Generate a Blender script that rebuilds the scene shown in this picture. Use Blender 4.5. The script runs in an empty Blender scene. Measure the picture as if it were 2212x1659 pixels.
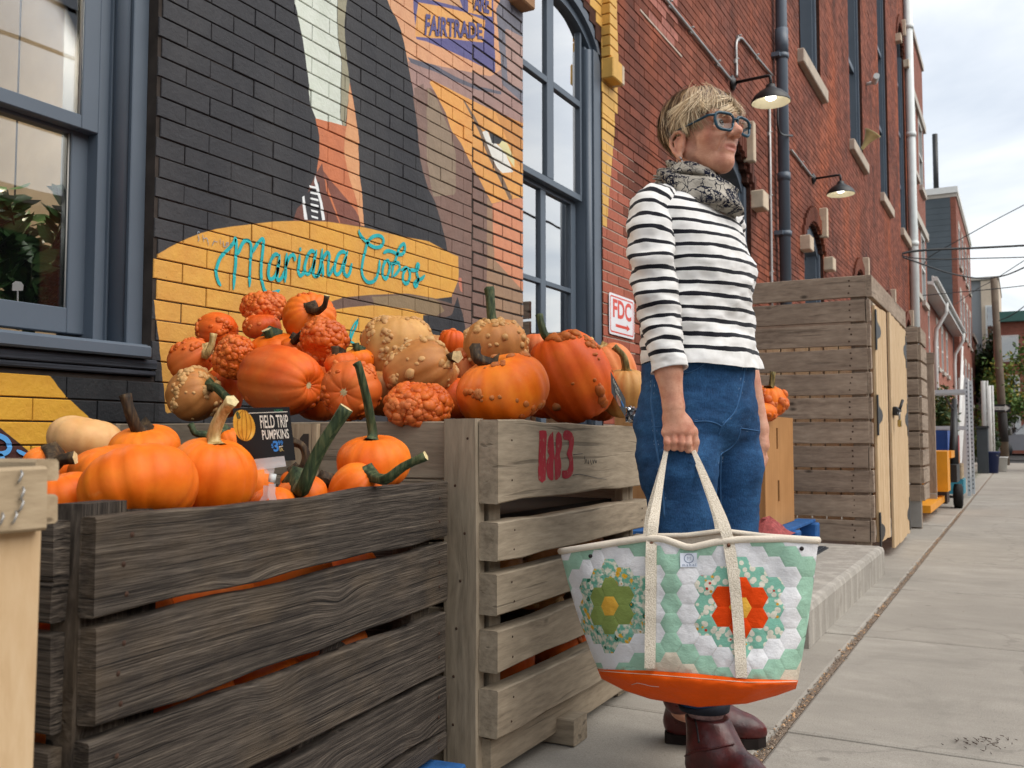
import bpy, bmesh, math, random
import numpy as np
from mathutils import Vector, Matrix, noise as mnoise
from mathutils.bvhtree import BVHTree
SC = bpy.context.scene
COL = SC.collection
random.seed(7)
RNG = np.random.default_rng(7)
rad = math.radians
# ------------------------------------------------------------------ camera
# world: X runs along the street, Y towards the brick wall, Z up; metres
YAW, PIT, FPX, CAMH = rad(28.3), rad(3.3), 2041.3, 0.80      # FPX: focal length in the pixels of a 2212 x 1659 view
FW = np.array([math.cos(YAW) * math.cos(PIT), math.sin(YAW) * math.cos(PIT), math.sin(PIT)])
RT = np.array([math.sin(YAW), -math.cos(YAW), 0.0])
UP = np.cross(RT, FW)
CAM = np.array([0, 0, CAMH])
cam_d = bpy.data.cameras.new('camera')
cam = bpy.data.objects.new('camera', cam_d)
COL.objects.link(cam)
cam_d.sensor_width = 36
cam_d.lens = 36 * FPX / 2212
cam_d.clip_start, cam_d.clip_end = 0.05, 2000
cam.matrix_world = Matrix(((RT[0], UP[0], -FW[0], 0), (RT[1], UP[1], -FW[1], 0), (RT[2], UP[2], -FW[2], CAMH), (0, 0, 0, 1)))
cam_d.dof.use_dof = True
cam_d.dof.focus_distance = 2.45
cam_d.dof.aperture_fstop = 9.0
SC.camera = cam
# ------------------------------------------------------------------ sky, sun, exposure
SUN_AZ, SUN_EL = rad(-88), rad(46)            # over the street, square to the wall, veiled by cloud
w = bpy.data.worlds.new('World'); SC.world = w; w.use_nodes = True
wt = w.node_tree; wt.nodes.clear()
def wn(t, **k):
    n = wt.nodes.new(t)
    for a, b in k.items(): setattr(n, a, b)
    return n
sky = wn('ShaderNodeTexSky', sky_type='NISHITA', sun_disc=False, sun_elevation=SUN_EL, sun_rotation=rad(90) - SUN_AZ, air_density=1.2, dust_density=2.0)
tc = wn('ShaderNodeTexCoord')
sep = wn('ShaderNodeSeparateXYZ'); wt.links.new(tc.outputs['Generated'], sep.inputs[0])
dz = wn('ShaderNodeMath', operation='MAXIMUM'); wt.links.new(sep.outputs[2], dz.inputs[0]); dz.inputs[1].default_value = 0.0
da = wn('ShaderNodeMath', operation='ADD'); wt.links.new(dz.outputs[0], da.inputs[0]); da.inputs[1].default_value = 0.16
dx = wn('ShaderNodeMath', operation='DIVIDE'); wt.links.new(sep.outputs[0], dx.inputs[0]); wt.links.new(da.outputs[0], dx.inputs[1])
dy = wn('ShaderNodeMath', operation='DIVIDE'); wt.links.new(sep.outputs[1], dy.inputs[0]); wt.links.new(da.outputs[0], dy.inputs[1])
cb = wn('ShaderNodeCombineXYZ'); wt.links.new(dx.outputs[0], cb.inputs[0]); wt.links.new(dy.outputs[0], cb.inputs[1])
n1 = wn('ShaderNodeTexNoise'); wt.links.new(cb.outputs[0], n1.inputs['Vector'])
n1.inputs['Scale'].default_value = 1.15; n1.inputs['Detail'].default_value = 6; n1.inputs['Roughness'].default_value = 0.52; n1.inputs['Distortion'].default_value = 0.5
r1 = wn('ShaderNodeValToRGB'); wt.links.new(n1.outputs['Fac'], r1.inputs[0])
r1.color_ramp.elements[0].position = 0.34; r1.color_ramp.elements[0].color = (3.3, 3.6, 4.05, 1)
r1.color_ramp.elements[1].position = 0.66; r1.color_ramp.elements[1].color = (5.9, 5.9, 5.8, 1)
e = r1.color_ramp.elements.new(0.5); e.color = (4.4, 4.6, 4.85, 1)
mx = wn('ShaderNodeMix', data_type='RGBA'); mx.inputs[0].default_value = 0.86
wt.links.new(sky.outputs[0], mx.inputs[6]); wt.links.new(r1.outputs[0], mx.inputs[7])
bg = wn('ShaderNodeBackground'); bg.inputs['Strength'].default_value = 0.1
wt.links.new(mx.outputs[2], bg.inputs['Color'])
wo = wn('ShaderNodeOutputWorld'); wt.links.new(bg.outputs[0], wo.inputs['Surface'])
sun_d = bpy.data.lights.new('sun', 'SUN'); sun_d.energy = 1.3; sun_d.angle = rad(60); sun_d.color = (1, 0.95, 0.88)
sun = bpy.data.objects.new('sun', sun_d); COL.objects.link(sun)
sdir = Vector((math.cos(SUN_AZ) * math.cos(SUN_EL), math.sin(SUN_AZ) * math.cos(SUN_EL), math.sin(SUN_EL)))
sun.rotation_euler = sdir.to_track_quat('Z', 'Y').to_euler()
sun.location = (4, -6, 8)
SC.view_settings.view_transform = 'Standard'; SC.view_settings.look = 'None'
SC.view_settings.exposure = 1.12; SC.view_settings.gamma = 1.0; SC.view_settings.use_curve_mapping = False
SC.render.engine = 'CYCLES'
SC.cycles.use_denoising = True
SC.cycles.max_bounces = 8; SC.cycles.diffuse_bounces = 4; SC.cycles.glossy_bounces = 4; SC.cycles.transmission_bounces = 6; SC.cycles.transparent_max_bounces = 8
SC.cycles.caustics_reflective = False; SC.cycles.caustics_refractive = False
# ------------------------------------------------------------------ pixels of the 2212 x 1659 view -> points
def ray(x, y): return FW + (x - 1106) / FPX * RT - (y - 829.5) / FPX * UP
def onz(x, y, z=0.0): d = ray(x, y); return CAM + d * (z - CAMH) / d[2]
def ony(x, y, Y): d = ray(x, y); return CAM + d * Y / d[1]
def onx(x, y, X): d = ray(x, y); return CAM + d * X / d[0]
def atd(x, y, dep): return CAM + ray(x, y) * dep
def proj(p):
    v = np.asarray(p, float) - CAM; z = v @ FW
    return 1106 + FPX * (v @ RT) / z, 829.5 - FPX * (v @ UP) / z, z
WY = 2.55                                    # plane of the brick faces
# ------------------------------------------------------------------ helpers: node materials
def lin(h):
    h = h.lstrip('#'); c = [int(h[i:i + 2], 16) / 255 for i in (0, 2, 4)]
    return tuple((v / 12.92 if v <= .04045 else ((v + .055) / 1.055) ** 2.4) for v in c) + (1,)
def isock(v): return isinstance(v, bpy.types.NodeSocket)
class NB:
    def __init__(s, name, color=(.5, .5, .5), rough=.6, spec=.4, metal=0.0):
        s.m = bpy.data.materials.new(name); s.m.use_nodes = True; s.t = s.m.node_tree
        s.b = s.t.nodes['Principled BSDF']
        s.set('Base Color', color); s.set('Roughness', rough); s.set('Specular IOR Level', spec); s.set('Metallic', metal)
    def put(s, sock, v):
        if isock(v): s.t.links.new(v, sock)
        else:
            if isinstance(v, str): v = lin(v)
            if hasattr(sock.default_value, '__len__'):
                n = len(sock.default_value)
                if not hasattr(v, '__len__'): v = (v,) * n
                v = tuple(v)
                if len(v) < n: v = v + (1,) * (n - len(v))
                v = v[:n]
            sock.default_value = v
    def set(s, k, v): s.put(s.b.inputs[k], v)
    def node(s, t, ins=None, **props):
        n = s.t.nodes.new(t)
        for a, b in props.items(): setattr(n, a, b)
        for k, v in (ins or {}).items(): s.put(n.inputs[k], v)
        return n
    def pos(s): return s.node('ShaderNodeNewGeometry').outputs['Position']
    def obj(s): return s.node('ShaderNodeTexCoord').outputs['Object']
    def rnd(s): return s.node('ShaderNodeObjectInfo').outputs['Random']
    def objr(s, k=37.0):                     # object coordinates shifted by a number of the object's own
        return s.vm('ADD', s.obj(), s.m_('MULTIPLY', s.rnd(), k))
    def attr(s, name): return s.node('ShaderNodeAttribute', attribute_name=name)
    def m_(s, op, a, b=0.0, c=0.0, clamp=False):
        n = s.node('ShaderNodeMath', operation=op, use_clamp=clamp)
        s.put(n.inputs[0], a); s.put(n.inputs[1], b); s.put(n.inputs[2], c); return n.outputs[0]
    def vm(s, op, a, b=(0, 0, 0)):
        n = s.node('ShaderNodeVectorMath', operation=op); s.put(n.inputs[0], a)
        if op == 'SCALE': s.put(n.inputs['Scale'], b)
        else: s.put(n.inputs[1], b)
        return n.outputs[0]
    def sep(s, v): n = s.node('ShaderNodeSeparateXYZ', {0: v}); return n.outputs
    def comb(s, x=0.0, y=0.0, z=0.0): return s.node('ShaderNodeCombineXYZ', {0: x, 1: y, 2: z}).outputs[0]
    def noise(s, v, scale=5.0, detail=3.0, rough=.55, dist=0.0, col=False):
        n = s.node('ShaderNodeTexNoise', {'Vector': v, 'Scale': scale, 'Detail': detail, 'Roughness': rough, 'Distortion': dist})
        return n.outputs['Color' if col else 'Fac']
    def vor(s, v, scale=5.0, feat='F1', out='Distance', rand=1.0):
        n = s.node('ShaderNodeTexVoronoi', {'Vector': v, 'Scale': scale, 'Randomness': rand}, feature=feat); return n.outputs[out]
    def ramp(s, f, stops, interp='LINEAR'):
        n = s.node('ShaderNodeValToRGB', {0: f}); r = n.color_ramp; r.interpolation = interp
        while len(r.elements) < len(stops): r.elements.new(.5)
        for e_, (p, c) in zip(r.elements, stops):
            if isinstance(c, str): c = lin(c)
            elif not hasattr(c, '__len__'): c = (c, c, c, 1)
            e_.position = p; e_.color = tuple(c)[:3] + (1,)
        return n.outputs[0]
    def mix(s, f, a, b, blend='MIX'):
        n = s.node('ShaderNodeMix', data_type='RGBA', blend_type=blend)
        s.put(n.inputs[0], f); s.put(n.inputs[6], a); s.put(n.inputs[7], b); return n.outputs[2]
    def mapr(s, v, a, b, c=0.0, d=1.0):
        n = s.node('ShaderNodeMapRange', {0: v, 1: a, 2: b, 3: c, 4: d}); return n.outputs[0]
    def step(s, v, edge, soft): return s.mapr(v, edge - soft, edge + soft)
    def bump(s, h, strength=.3, dist=.01, normal=None):
        n = s.node('ShaderNodeBump', {'Height': h, 'Strength': strength, 'Distance': dist})
        if normal is not None: s.t.links.new(normal, n.inputs['Normal'])
        s.t.links.new(n.outputs[0], s.b.inputs['Normal']); return n.outputs[0]
    def hsv(s, c, h=.5, sat=1.0, v=1.0): return s.node('ShaderNodeHueSaturation', {'Color': c, 'Hue': h, 'Saturation': sat, 'Value': v}).outputs[0]
def simple(name, color, rough=.6, spec=.4, metal=0.0, var=.12, scale=6.0, bump=0.0, bscale=60.0):
    n = NB(name, color, rough, spec, metal); c = lin(color) if isinstance(color, str) else tuple(color)[:3] + (1,)
    v = n.objr(); f = n.noise(v, scale, 4)
    lo = tuple(x * (1 - var) for x in c[:3]); hi = tuple(min(1, x * (1 + var)) for x in c[:3])
    n.set('Base Color', n.ramp(f, [(.3, lo), (.7, hi)]))
    if bump: n.bump(n.noise(v, bscale, 4), bump, .004)
    return n.m
# ------------------------------------------------------------------ helpers: meshes and the scene tree
WM = {}                                      # world matrix of each thing or part
def link(o, parent=None, world=True, M=None):
    COL.objects.link(o)
    if parent is not None:
        o.parent = parent
        if world:
            o.matrix_parent_inverse = WM[parent.name].inverted()
            if M is not None: o.matrix_basis = M
            WM[o.name] = M.copy() if M is not None else Matrix()
        else:
            if M is not None: o.matrix_basis = M
            WM[o.name] = WM[parent.name] @ (M if M is not None else Matrix())
    else:
        if M is not None: o.matrix_basis = M
        WM[o.name] = M.copy() if M is not None else Matrix()
    return o
def tag(o, label=None, cat=None, group=None, kind=None):
    if label: o['label'] = label
    if cat: o['category'] = cat
    if group: o['group'] = group
    if kind: o['kind'] = kind
    return o
def thing(name, label, cat, loc=(0, 0, 0), rz=0.0, group=None):
    o = bpy.data.objects.new(name, None); o.empty_display_size = .1
    link(o, None, True, Matrix.Translation(Vector([float(v) for v in loc])) @ Matrix.Rotation(rz, 4, 'Z'))
    return tag(o, label, cat, group)
def setting(name):
    o = bpy.data.objects.new(name, None); link(o); o['kind'] = 'structure'; return o
class MB:
    def __init__(s): s.v = []; s.f = []; s.mi = []; s.sm = []
    def add(s, vs, fs, mi=0, smooth=False):
        o = len(s.v); s.v.extend([tuple(float(c) for c in v) for v in vs]); s.f.extend([tuple(o + i for i in f) for f in fs])
        s.mi.extend([mi] * len(fs)); s.sm.extend([smooth] * len(fs)); return s
    def box(s, c, d, mi=0, rz=0.0, ch=0.0, M=None):
        hx, hy, hz = d[0] / 2, d[1] / 2, d[2] / 2
        if ch <= 0:
            vs = [(x, y, z) for x in (-hx, hx) for y in (-hy, hy) for z in (-hz, hz)]
            fs = [(0, 1, 3, 2), (4, 6, 7, 5), (0, 4, 5, 1), (2, 3, 7, 6), (0, 2, 6, 4), (1, 5, 7, 3)]
        else:
            vs, fs = chamfer_box(hx, hy, hz, ch)
        cr, sr = math.cos(rz), math.sin(rz)
        out = []
        for x, y, z in vs:
            p = (c[0] + x * cr - y * sr, c[1] + x * sr + y * cr, c[2] + z)
            out.append(tuple(M @ Vector(p)) if M is not None else p)
        return s.add(out, fs, mi)
    def tube(s, path, r, n=8, mi=0, smooth=True, cap=True, flat=1.0):
        P = [Vector([float(c) for c in p]) for p in path]; k = len(P)
        R = r if hasattr(r, '__len__') else [r] * k
        t0 = (P[1] - P[0]).normalized(); ref = Vector((0, 0, 1)) if abs(t0.z) < .9 else Vector((1, 0, 0))
        nrm = t0.cross(ref).normalized(); vs = []
        for i in range(k):
            t = (P[min(i + 1, k - 1)] - P[max(i - 1, 0)]).normalized()
            nrm = (nrm - t * nrm.dot(t)).normalized(); b = t.cross(nrm)
            for j in range(n):
                a = 2 * math.pi * j / n
                vs.append(P[i] + (nrm * math.cos(a) + b * math.sin(a) * flat) * R[i])
        fs = [(i * n + j, i * n + (j + 1) % n, (i + 1) * n + (j + 1) % n, (i + 1) * n + j) for i in range(k - 1) for j in range(n)]
        s.add(vs, fs, mi, smooth)
        if cap:
            o = len(s.v) - len(vs)
            s.f.append(tuple(o + j for j in reversed(range(n)))); s.f.append(tuple(o + (k - 1) * n + j for j in range(n)))
            s.mi += [mi, mi]; s.sm += [False, False]
        return s
    def lathe(s, prof, c=(0, 0, 0), n=24, mi=0, smooth=True, M=None):
        vs = []; k = len(prof)
        for r, z in prof:
            for j in range(n):
                a = 2 * math.pi * j / n; p = Vector((c[0] + r * math.cos(a), c[1] + r * math.sin(a), c[2] + z))
                vs.append(M @ p if M is not None else p)
        fs = [(i * n + j, i * n + (j + 1) % n, (i + 1) * n + (j + 1) % n, (i + 1) * n + j) for i in range(k - 1) for j in range(n)]
        return s.add(vs, fs, mi, smooth)
    def grid(s, P, mi=0, smooth=True, flip=False):      # P: rows x cols of points
        r, c = len(P), len(P[0]); vs = [p for row in P for p in row]
        fs = [(i * c + j, i * c + j + 1, (i + 1) * c + j + 1, (i + 1) * c + j) for i in range(r - 1) for j in range(c - 1)]
        if flip: fs = [f[::-1] for f in fs]
        return s.add(vs, fs, mi, smooth)
    def mesh(s, name, mats):
        me = bpy.data.meshes.new(name); me.from_pydata(s.v, [], s.f)
        for m in (mats if isinstance(mats, (list, tuple)) else [mats]): me.materials.append(m)
        me.polygons.foreach_set('material_index', s.mi); me.polygons.foreach_set('use_smooth', s.sm); me.update(); return me
    def weld(s, q=1e4):
        key = {}; mp = []; nv = []
        for v in s.v:
            k = tuple(round(c * q) for c in v)
            if k not in key: key[k] = len(nv); nv.append(v)
            mp.append(key[k])
        keep = []
        for i, f in enumerate(s.f):
            g_ = []
            for j in f:
                if mp[j] not in g_: g_.append(mp[j])
            if len(g_) > 2: keep.append((tuple(g_), s.mi[i], s.sm[i]))
        s.v = nv; s.f = [k[0] for k in keep]; s.mi = [k[1] for k in keep]; s.sm = [k[2] for k in keep]; return s
    def build(s, name, mats, parent=None, world=True, M=None):
        return link(bpy.data.objects.new(name, s.mesh(name, mats)), parent, world, M)
def chamfer_box(hx, hy, hz, c):
    vs = []; idx = {}
    for sx in (-1, 1):
        for sy in (-1, 1):
            for sz in (-1, 1):
                for ax in range(3):
                    h = [hx - c, hy - c, hz - c]; h[ax] += c
                    idx[(sx, sy, sz, ax)] = len(vs); vs.append((sx * h[0], sy * h[1], sz * h[2]))
    fs = []
    for ax in range(3):
        a, b = [i for i in range(3) if i != ax]
        for sg in (-1, 1):
            q = []
            for sa, sb in ((-1, -1), (1, -1), (1, 1), (-1, 1)):
                k = [0, 0, 0]; k[ax] = sg; k[a] = sa; k[b] = sb; q.append(idx[(k[0], k[1], k[2], ax)])
            fs.append(q)
    for ax in range(3):
        a, b = [i for i in range(3) if i != ax]
        for sa in (-1, 1):
            for sb in (-1, 1):
                q = []
                for sg, axx in ((-1, a), (1, a), (1, b), (-1, b)):
                    k = [0, 0, 0]; k[ax] = sg; k[a] = sa; k[b] = sb; q.append(idx[(k[0], k[1], k[2], axx)])
                fs.append(q)
    for sx in (-1, 1):
        for sy in (-1, 1):
            for sz in (-1, 1): fs.append([idx[(sx, sy, sz, k)] for k in range(3)])
    V = [Vector(v) for v in vs]; out = []
    for f in fs:
        cen = sum((V[i] for i in f), Vector()) / len(f); nr = (V[f[1]] - V[f[0]]).cross(V[f[2]] - V[f[0]])
        out.append(tuple(f) if nr.dot(cen) > 0 else tuple(f[::-1]))
    return vs, out
def npmesh(name, V, Fq, mats, mi=None, smooth=False):
    me = bpy.data.meshes.new(name); V = np.asarray(V, np.float32); Fq = np.asarray(Fq, np.int32)
    me.vertices.add(len(V)); me.vertices.foreach_set('co', V.ravel())
    k = Fq.shape[1]; me.loops.add(Fq.size); me.loops.foreach_set('vertex_index', Fq.ravel())
    me.polygons.add(len(Fq)); me.polygons.foreach_set('loop_start', np.arange(0, Fq.size, k, dtype=np.int32))
    me.polygons.foreach_set('loop_total', np.full(len(Fq), k, np.int32))
    if mi is not None: me.polygons.foreach_set('material_index', np.asarray(mi, np.int32))
    me.polygons.foreach_set('use_smooth', np.full(len(Fq), smooth))
    for m in (mats if isinstance(mats, (list, tuple)) else [mats]): me.materials.append(m)
    me.update(calc_edges=True); me.validate(); return me
def obj_np(name, V, Fq, mats, parent=None, mi=None, smooth=False, world=True):
    return link(bpy.data.objects.new(name, npmesh(name, V, Fq, mats, mi, smooth)), parent, world)
def copy_tree(o, M, label=None):
    def rec(src, parent):
        c = src.copy(); COL.objects.link(c); c.parent = parent
        WM[c.name] = (WM[parent.name] @ src.matrix_basis) if parent else M
        for ch in [x for x in ALLCH.get(src.name, [])]: rec(ch, c)
        return c
    c = rec(o, None); c.matrix_basis = M
    if label: c['label'] = label
    return c
ALLCH = {}
def index_children():
    ALLCH.clear()
    for o in COL.objects:
        if o.parent: ALLCH.setdefault(o.parent.name, []).append(o)
def text_mesh(s, size=1.0, bold=0.0, space=1.0, align='LEFT', shear=0.0):
    cu = bpy.data.curves.new('lettering', 'FONT'); cu.body = s; cu.size = size; cu.offset = bold; cu.space_character = space
    cu.align_x = align; cu.shear = shear; cu.resolution_u = 3
    o = bpy.data.objects.new('lettering', cu); COL.objects.link(o)
    dg = bpy.context.evaluated_depsgraph_get(); me = bpy.data.meshes.new_from_object(o.evaluated_get(dg))
    vs = [tuple(v.co) for v in me.vertices]; fs = [tuple(p.vertices) for p in me.polygons]
    bpy.data.objects.remove(o); bpy.data.curves.remove(cu); bpy.data.meshes.remove(me)
    return vs, fs
def fit_text(s, box, **k):                   # lettering stretched into (x0, y0, x1, y1)
    vs, fs = text_mesh(s, **k); A = np.array(vs); lo, hi = A.min(0), A.max(0)
    B = np.zeros((len(A), 2)); B[:, 0] = box[0] + (A[:, 0] - lo[0]) / (hi[0] - lo[0]) * (box[2] - box[0]); B[:, 1] = box[1] + (A[:, 1] - lo[1]) / (hi[1] - lo[1]) * (box[3] - box[1])
    return B, fs
def smooth_path(pts, n=6):                   # Catmull-Rom through the points
    P = [np.array(p, float) for p in pts]; P = [2 * P[0] - P[1]] + P + [2 * P[-1] - P[-2]]; out = []
    for i in range(1, len(P) - 2):
        for j in range(n):
            t = j / n; a, b, c, d = P[i - 1], P[i], P[i + 1], P[i + 2]
            out.append(.5 * ((2 * b) + (-a + c) * t + (2 * a - 5 * b + 4 * c - d) * t * t + (-a + 3 * b - 3 * c + d) * t ** 3))
    out.append(P[-2]); return out
# ================================================================== ground
def concrete_mat(name, base='#a8a298', rnd=True, stain=.5):
    n = NB(name, rough=.9, spec=.2); p = n.pos()
    big = n.noise(p, 1.3, 5, .6); mid = n.noise(n.vm('MULTIPLY', p, (1, .45, 1)), 7, 5, .65); fine = n.noise(p, 260, 3, .7)
    spk = n.noise(p, 90, 2, .6)
    c = lin(base); d = tuple(x * .78 for x in c[:3]); l = tuple(min(1, x * 1.14) for x in c[:3])
    col = n.ramp(big, [(.3, d), (.7, l)])
    col = n.mix(n.ramp(mid, [(.36, .9), (.64, 0)]), col, tuple(x * .80 for x in c[:3]) + (1,))
    col = n.mix(.5, col, n.ramp(fine, [(.3, .30), (.7, .72)]), 'OVERLAY')
    col = n.mix(n.ramp(spk, [(.66, 0), (.75, .5)]), col, (.1, .09, .08, 1))
    if stain:
        st = n.noise(n.vm('ADD', p, (3.1, 7.7, 0)), 2.1, 6, .7, .6)
        col = n.mix(n.ramp(st, [(.52, 0), (.72, stain)]), col, tuple(x * .55 for x in c[:3]) + (1,))
    gum = n.vor(n.vm('MULTIPLY', p, (1, 1, 0)), 2.3); col = n.mix(n.m_('MULTIPLY', n.ramp(gum, [(.035, 1), (.05, 0)]), .55), col, tuple(x * .42 for x in c[:3]) + (1,))
    hair = n.vor(n.vm('ADD', p, n.vm('SCALE', n.noise(p, 3, 4, .6, col=True), .5)), .55, 'DISTANCE_TO_EDGE'); col = n.mix(n.m_('MULTIPLY', n.ramp(hair, [(.0025, 1), (.006, 0)]), .35), col, tuple(x * .4 for x in c[:3]) + (1,))
    if rnd:
        col = n.mix(n.mapr(n.rnd(), 0, 1, 0, .28), col, '#8f877c')
    n.set('Base Color', col)
    n.bump(n.m_('ADD', n.m_('MULTIPLY', fine, .6), n.m_('MULTIPLY', mid, .5)), .5, .004)
    return n.m
M_CONC = concrete_mat('concrete_slab')
M_STEP = concrete_mat('concrete_step', '#b3aea3', False, .35)
M_DIRT = simple('joint_dirt', '#8a7b6d', .95, .1, var=.35, scale=60, bump=.8, bscale=160)
n = NB('asphalt', rough=.93, spec=.15); p = n.pos()
n.set('Base Color', n.mix(.5, n.ramp(n.noise(p, .6, 4), [(.3, .045), (.7, .075)]), n.ramp(n.noise(p, 120, 2), [(.3, .03), (.7, .1)]))); n.bump(n.noise(p, 150, 3), .6, .006)
M_ASPH = n.m
g = MB().box((100, 0, -.42), (1400, 1400, .4)).build('ground', M_ASPH); g['kind'] = 'structure'
side = setting('sidewalk')
JX = [-2.9, -1.5, -.11, 1.29, 2.685, 4.10, 5.44, 6.80, 8.18, 9.55, 10.95, 12.3, 13.7, 15.1, 16.5, 17.9, 19.3, 20.7, 22.1, 23.5, 24.9, 26.3, 27.7, 29.1, 30.6, 32, 33.5, 35]
CR = .605
base = MB().box((16, .6, -.13), (38.2, 4.3, .2)).build('sidewalk_bed', M_DIRT, side)
rs = random.Random(3)
def slab(x0, x1, y0, y1, top=0.0):
    gap = .005
    hx, hy = (x1 - x0) / 2 - gap, (y1 - y0) / 2 - gap
    # softly rounded arrises: three rings
    rings = [(hx, hy, -.09), (hx, hy, -.012), (hx - .003, hy - .003, -.004), (hx - .011, hy - .011, 0)]
    m = MB(); vs = []
    for a, b, z in rings: vs += [(-a, -b, z), (a, -b, z), (a, b, z), (-a, b, z)]
    fs = [(i * 4 + j, i * 4 + (j + 1) % 4, i * 4 + 4 + (j + 1) % 4, i * 4 + 4 + j) for i in range(3) for j in range(4)] + [(12, 13, 14, 15)]
    m.add(vs, fs)
    return m.build('slab', M_CONC, side, True, Matrix.Translation(((x0 + x1) / 2, (y0 + y1) / 2, top)) @ Matrix.Rotation(rs.uniform(-.002, .002), 4, 'X'))
for a, b in zip(JX, JX[1:]):
    slab(a, b, CR + .007, 2.62, rs.uniform(-.002, .002)); slab(a, b, -.9, CR - .007, rs.uniform(-.003, .001))
kerb = MB()
for k in range(27):
    kerb.box((-2.2 + k * 1.4, -.99, -.085), (1.392, .16, .17), ch=.012)
ko = kerb.build('kerb', M_STEP); ko['kind'] = 'structure'
# the dirt-filled joint with grit and small stones in it
peb = MB(); rp = random.Random(11)
ico = [(0, 0, 1), (.9, 0, .1), (.25, .85, 0), (-.75, .5, .05), (-.7, -.55, 0), (.3, -.85, .1), (0, 0, -.6)]
icf = [(0, 1, 2), (0, 2, 3), (0, 3, 4), (0, 4, 5), (0, 5, 1), (6, 2, 1), (6, 3, 2), (6, 4, 3), (6, 5, 4), (6, 1, 5)]
def pebble(m, x, y, z, r, mi):
    a = rp.uniform(0, 6.3); sx, sy, sz = rp.uniform(.7, 1.3), rp.uniform(.6, 1.1), rp.uniform(.5, .9); ca, sa = math.cos(a), math.sin(a)
    m.add([(x + r * (sx * v[0] * ca - sy * v[1] * sa), y + r * (sx * v[0] * sa + sy * v[1] * ca), z + r * sz * v[2]) for v in ico], icf, mi)
for k in range(2600):
    x = 1.9 + 10 * rp.random() ** 1.7; dens = .5 + .5 * mnoise.noise(Vector((x * 3, 0, 0)))
    if rp.random() > dens + .35: continue
    pebble(peb, x, CR + rp.gauss(0, .008), -.004 + rp.random() * .005, rp.uniform(.0018, .0055) * (1.7 if rp.random() < .06 else 1), rp.choice((0, 0, 1, 2)))
for k in range(60):
    x, y = rp.uniform(2, 11), rp.uniform(.1, 1.0); pebble(peb, x, y, .002, rp.uniform(.001, .003), rp.choice((0, 1)))
po = peb.build('grit', [M_DIRT, simple('grit_stone', '#8d7f70', .9, var=.3), simple('grit_chip', '#c9a178', .8, var=.3)]); tag(po, 'brown dirt, grit and wood chips in the long joint of the pavement', 'grit', kind='stuff')
dirt = MB().box((16, CR, -.028), (38, .02, .04)); dirt.build('joint_filling', M_DIRT, side)
# a scatter of dry plant bits on the nearest big slab
lt = MB(); c0 = onz(1659 + 1400 / 3, 1106 + 1500 / 3)
for k in range(46):
    x, y = c0[0] + rp.gauss(0, .035), c0[1] + rp.gauss(0, .045); a = rp.uniform(0, 3.14); l = rp.uniform(.004, .014)
    lt.tube([(x, y, .003), (x + l * math.cos(a), y + l * math.sin(a), .004 + rp.random() * .004)], [.0012, .0006], 4)
lo = lt.build('plant_litter', simple('dry_litter', '#43332a', .95, var=.3)); tag(lo, 'small scatter of dry brown plant bits on the pavement slab', 'litter', kind='stuff')
# concrete step in front of the doorway with its sunken grating
st = thing('doorway_step', 'low pale concrete step with rounded edge and dark grating in front of the fence', 'step', (5.0, 1.6, 0))
STZ = .165
m = MB(); y0, y1, x0, x1 = .735, 2.54, 3.75, 6.02
prof = [(0, 0), (0, STZ - .03), (.008, STZ - .01), (.03, STZ)]
vs = []
for o, z in prof: vs += [(x0 + o, y0 + o, z), (x1 - o, y0 + o, z), (x1 - o, y1, z), (x0 + o, y1, z)]
m.add(vs, [(i * 4 + j, i * 4 + (j + 1) % 4, i * 4 + 4 + (j + 1) % 4, i * 4 + 4 + j) for i in range(3) for j in range(4)] + [(12, 13, 14, 15)])
n = NB('cast_step', rough=.9, spec=.2); p = n.pos(); s_ = n.sep(p)
board = n.noise(n.vm('MULTIPLY', p, (2.4, 2, .4)), 6, 4, .6); fine = n.noise(p, 180, 3, .7); mar = n.noise(p, 5, 6, .7)
col = n.ramp(n.noise(p, 2.2, 5, .65), [(.3, '#9d9890'), (.7, '#bab4aa')]); col = n.mix(n.ramp(board, [(.45, .55), (.62, 0)]), col, '#8b867e'); col = n.mix(n.ramp(mar, [(.58, 0), (.7, .6)]), col, '#7b756d')
col = n.mix(.45, col, n.ramp(fine, [(.3, .3), (.7, .7)]), 'OVERLAY'); n.set('Base Color', col); n.bump(n.m_('ADD', board, n.m_('MULTIPLY', mar, .7)), .3, .008)
m.build('step_block', n.m, st)
M_IRON = simple('dark_iron', '#3e4248', .55, .5, .6, var=.2, scale=20)
gr = MB(); gx0, gx1, gy0, gy1 = 4.25, 5.72, 1.0, 1.75
gr.box(((gx0 + gx1) / 2, (gy0 + gy1) / 2, STZ + .004), (gx1 - gx0, gy1 - gy0, .006))
for k in range(26):
    for j in range(12):
        gr.box((gx0 + .03 + k * .0565, gy0 + .03 + j * .063, STZ + .010), (.036, .040, .008), ch=.003)
gr.build('grating', M_IRON, st)
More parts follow.
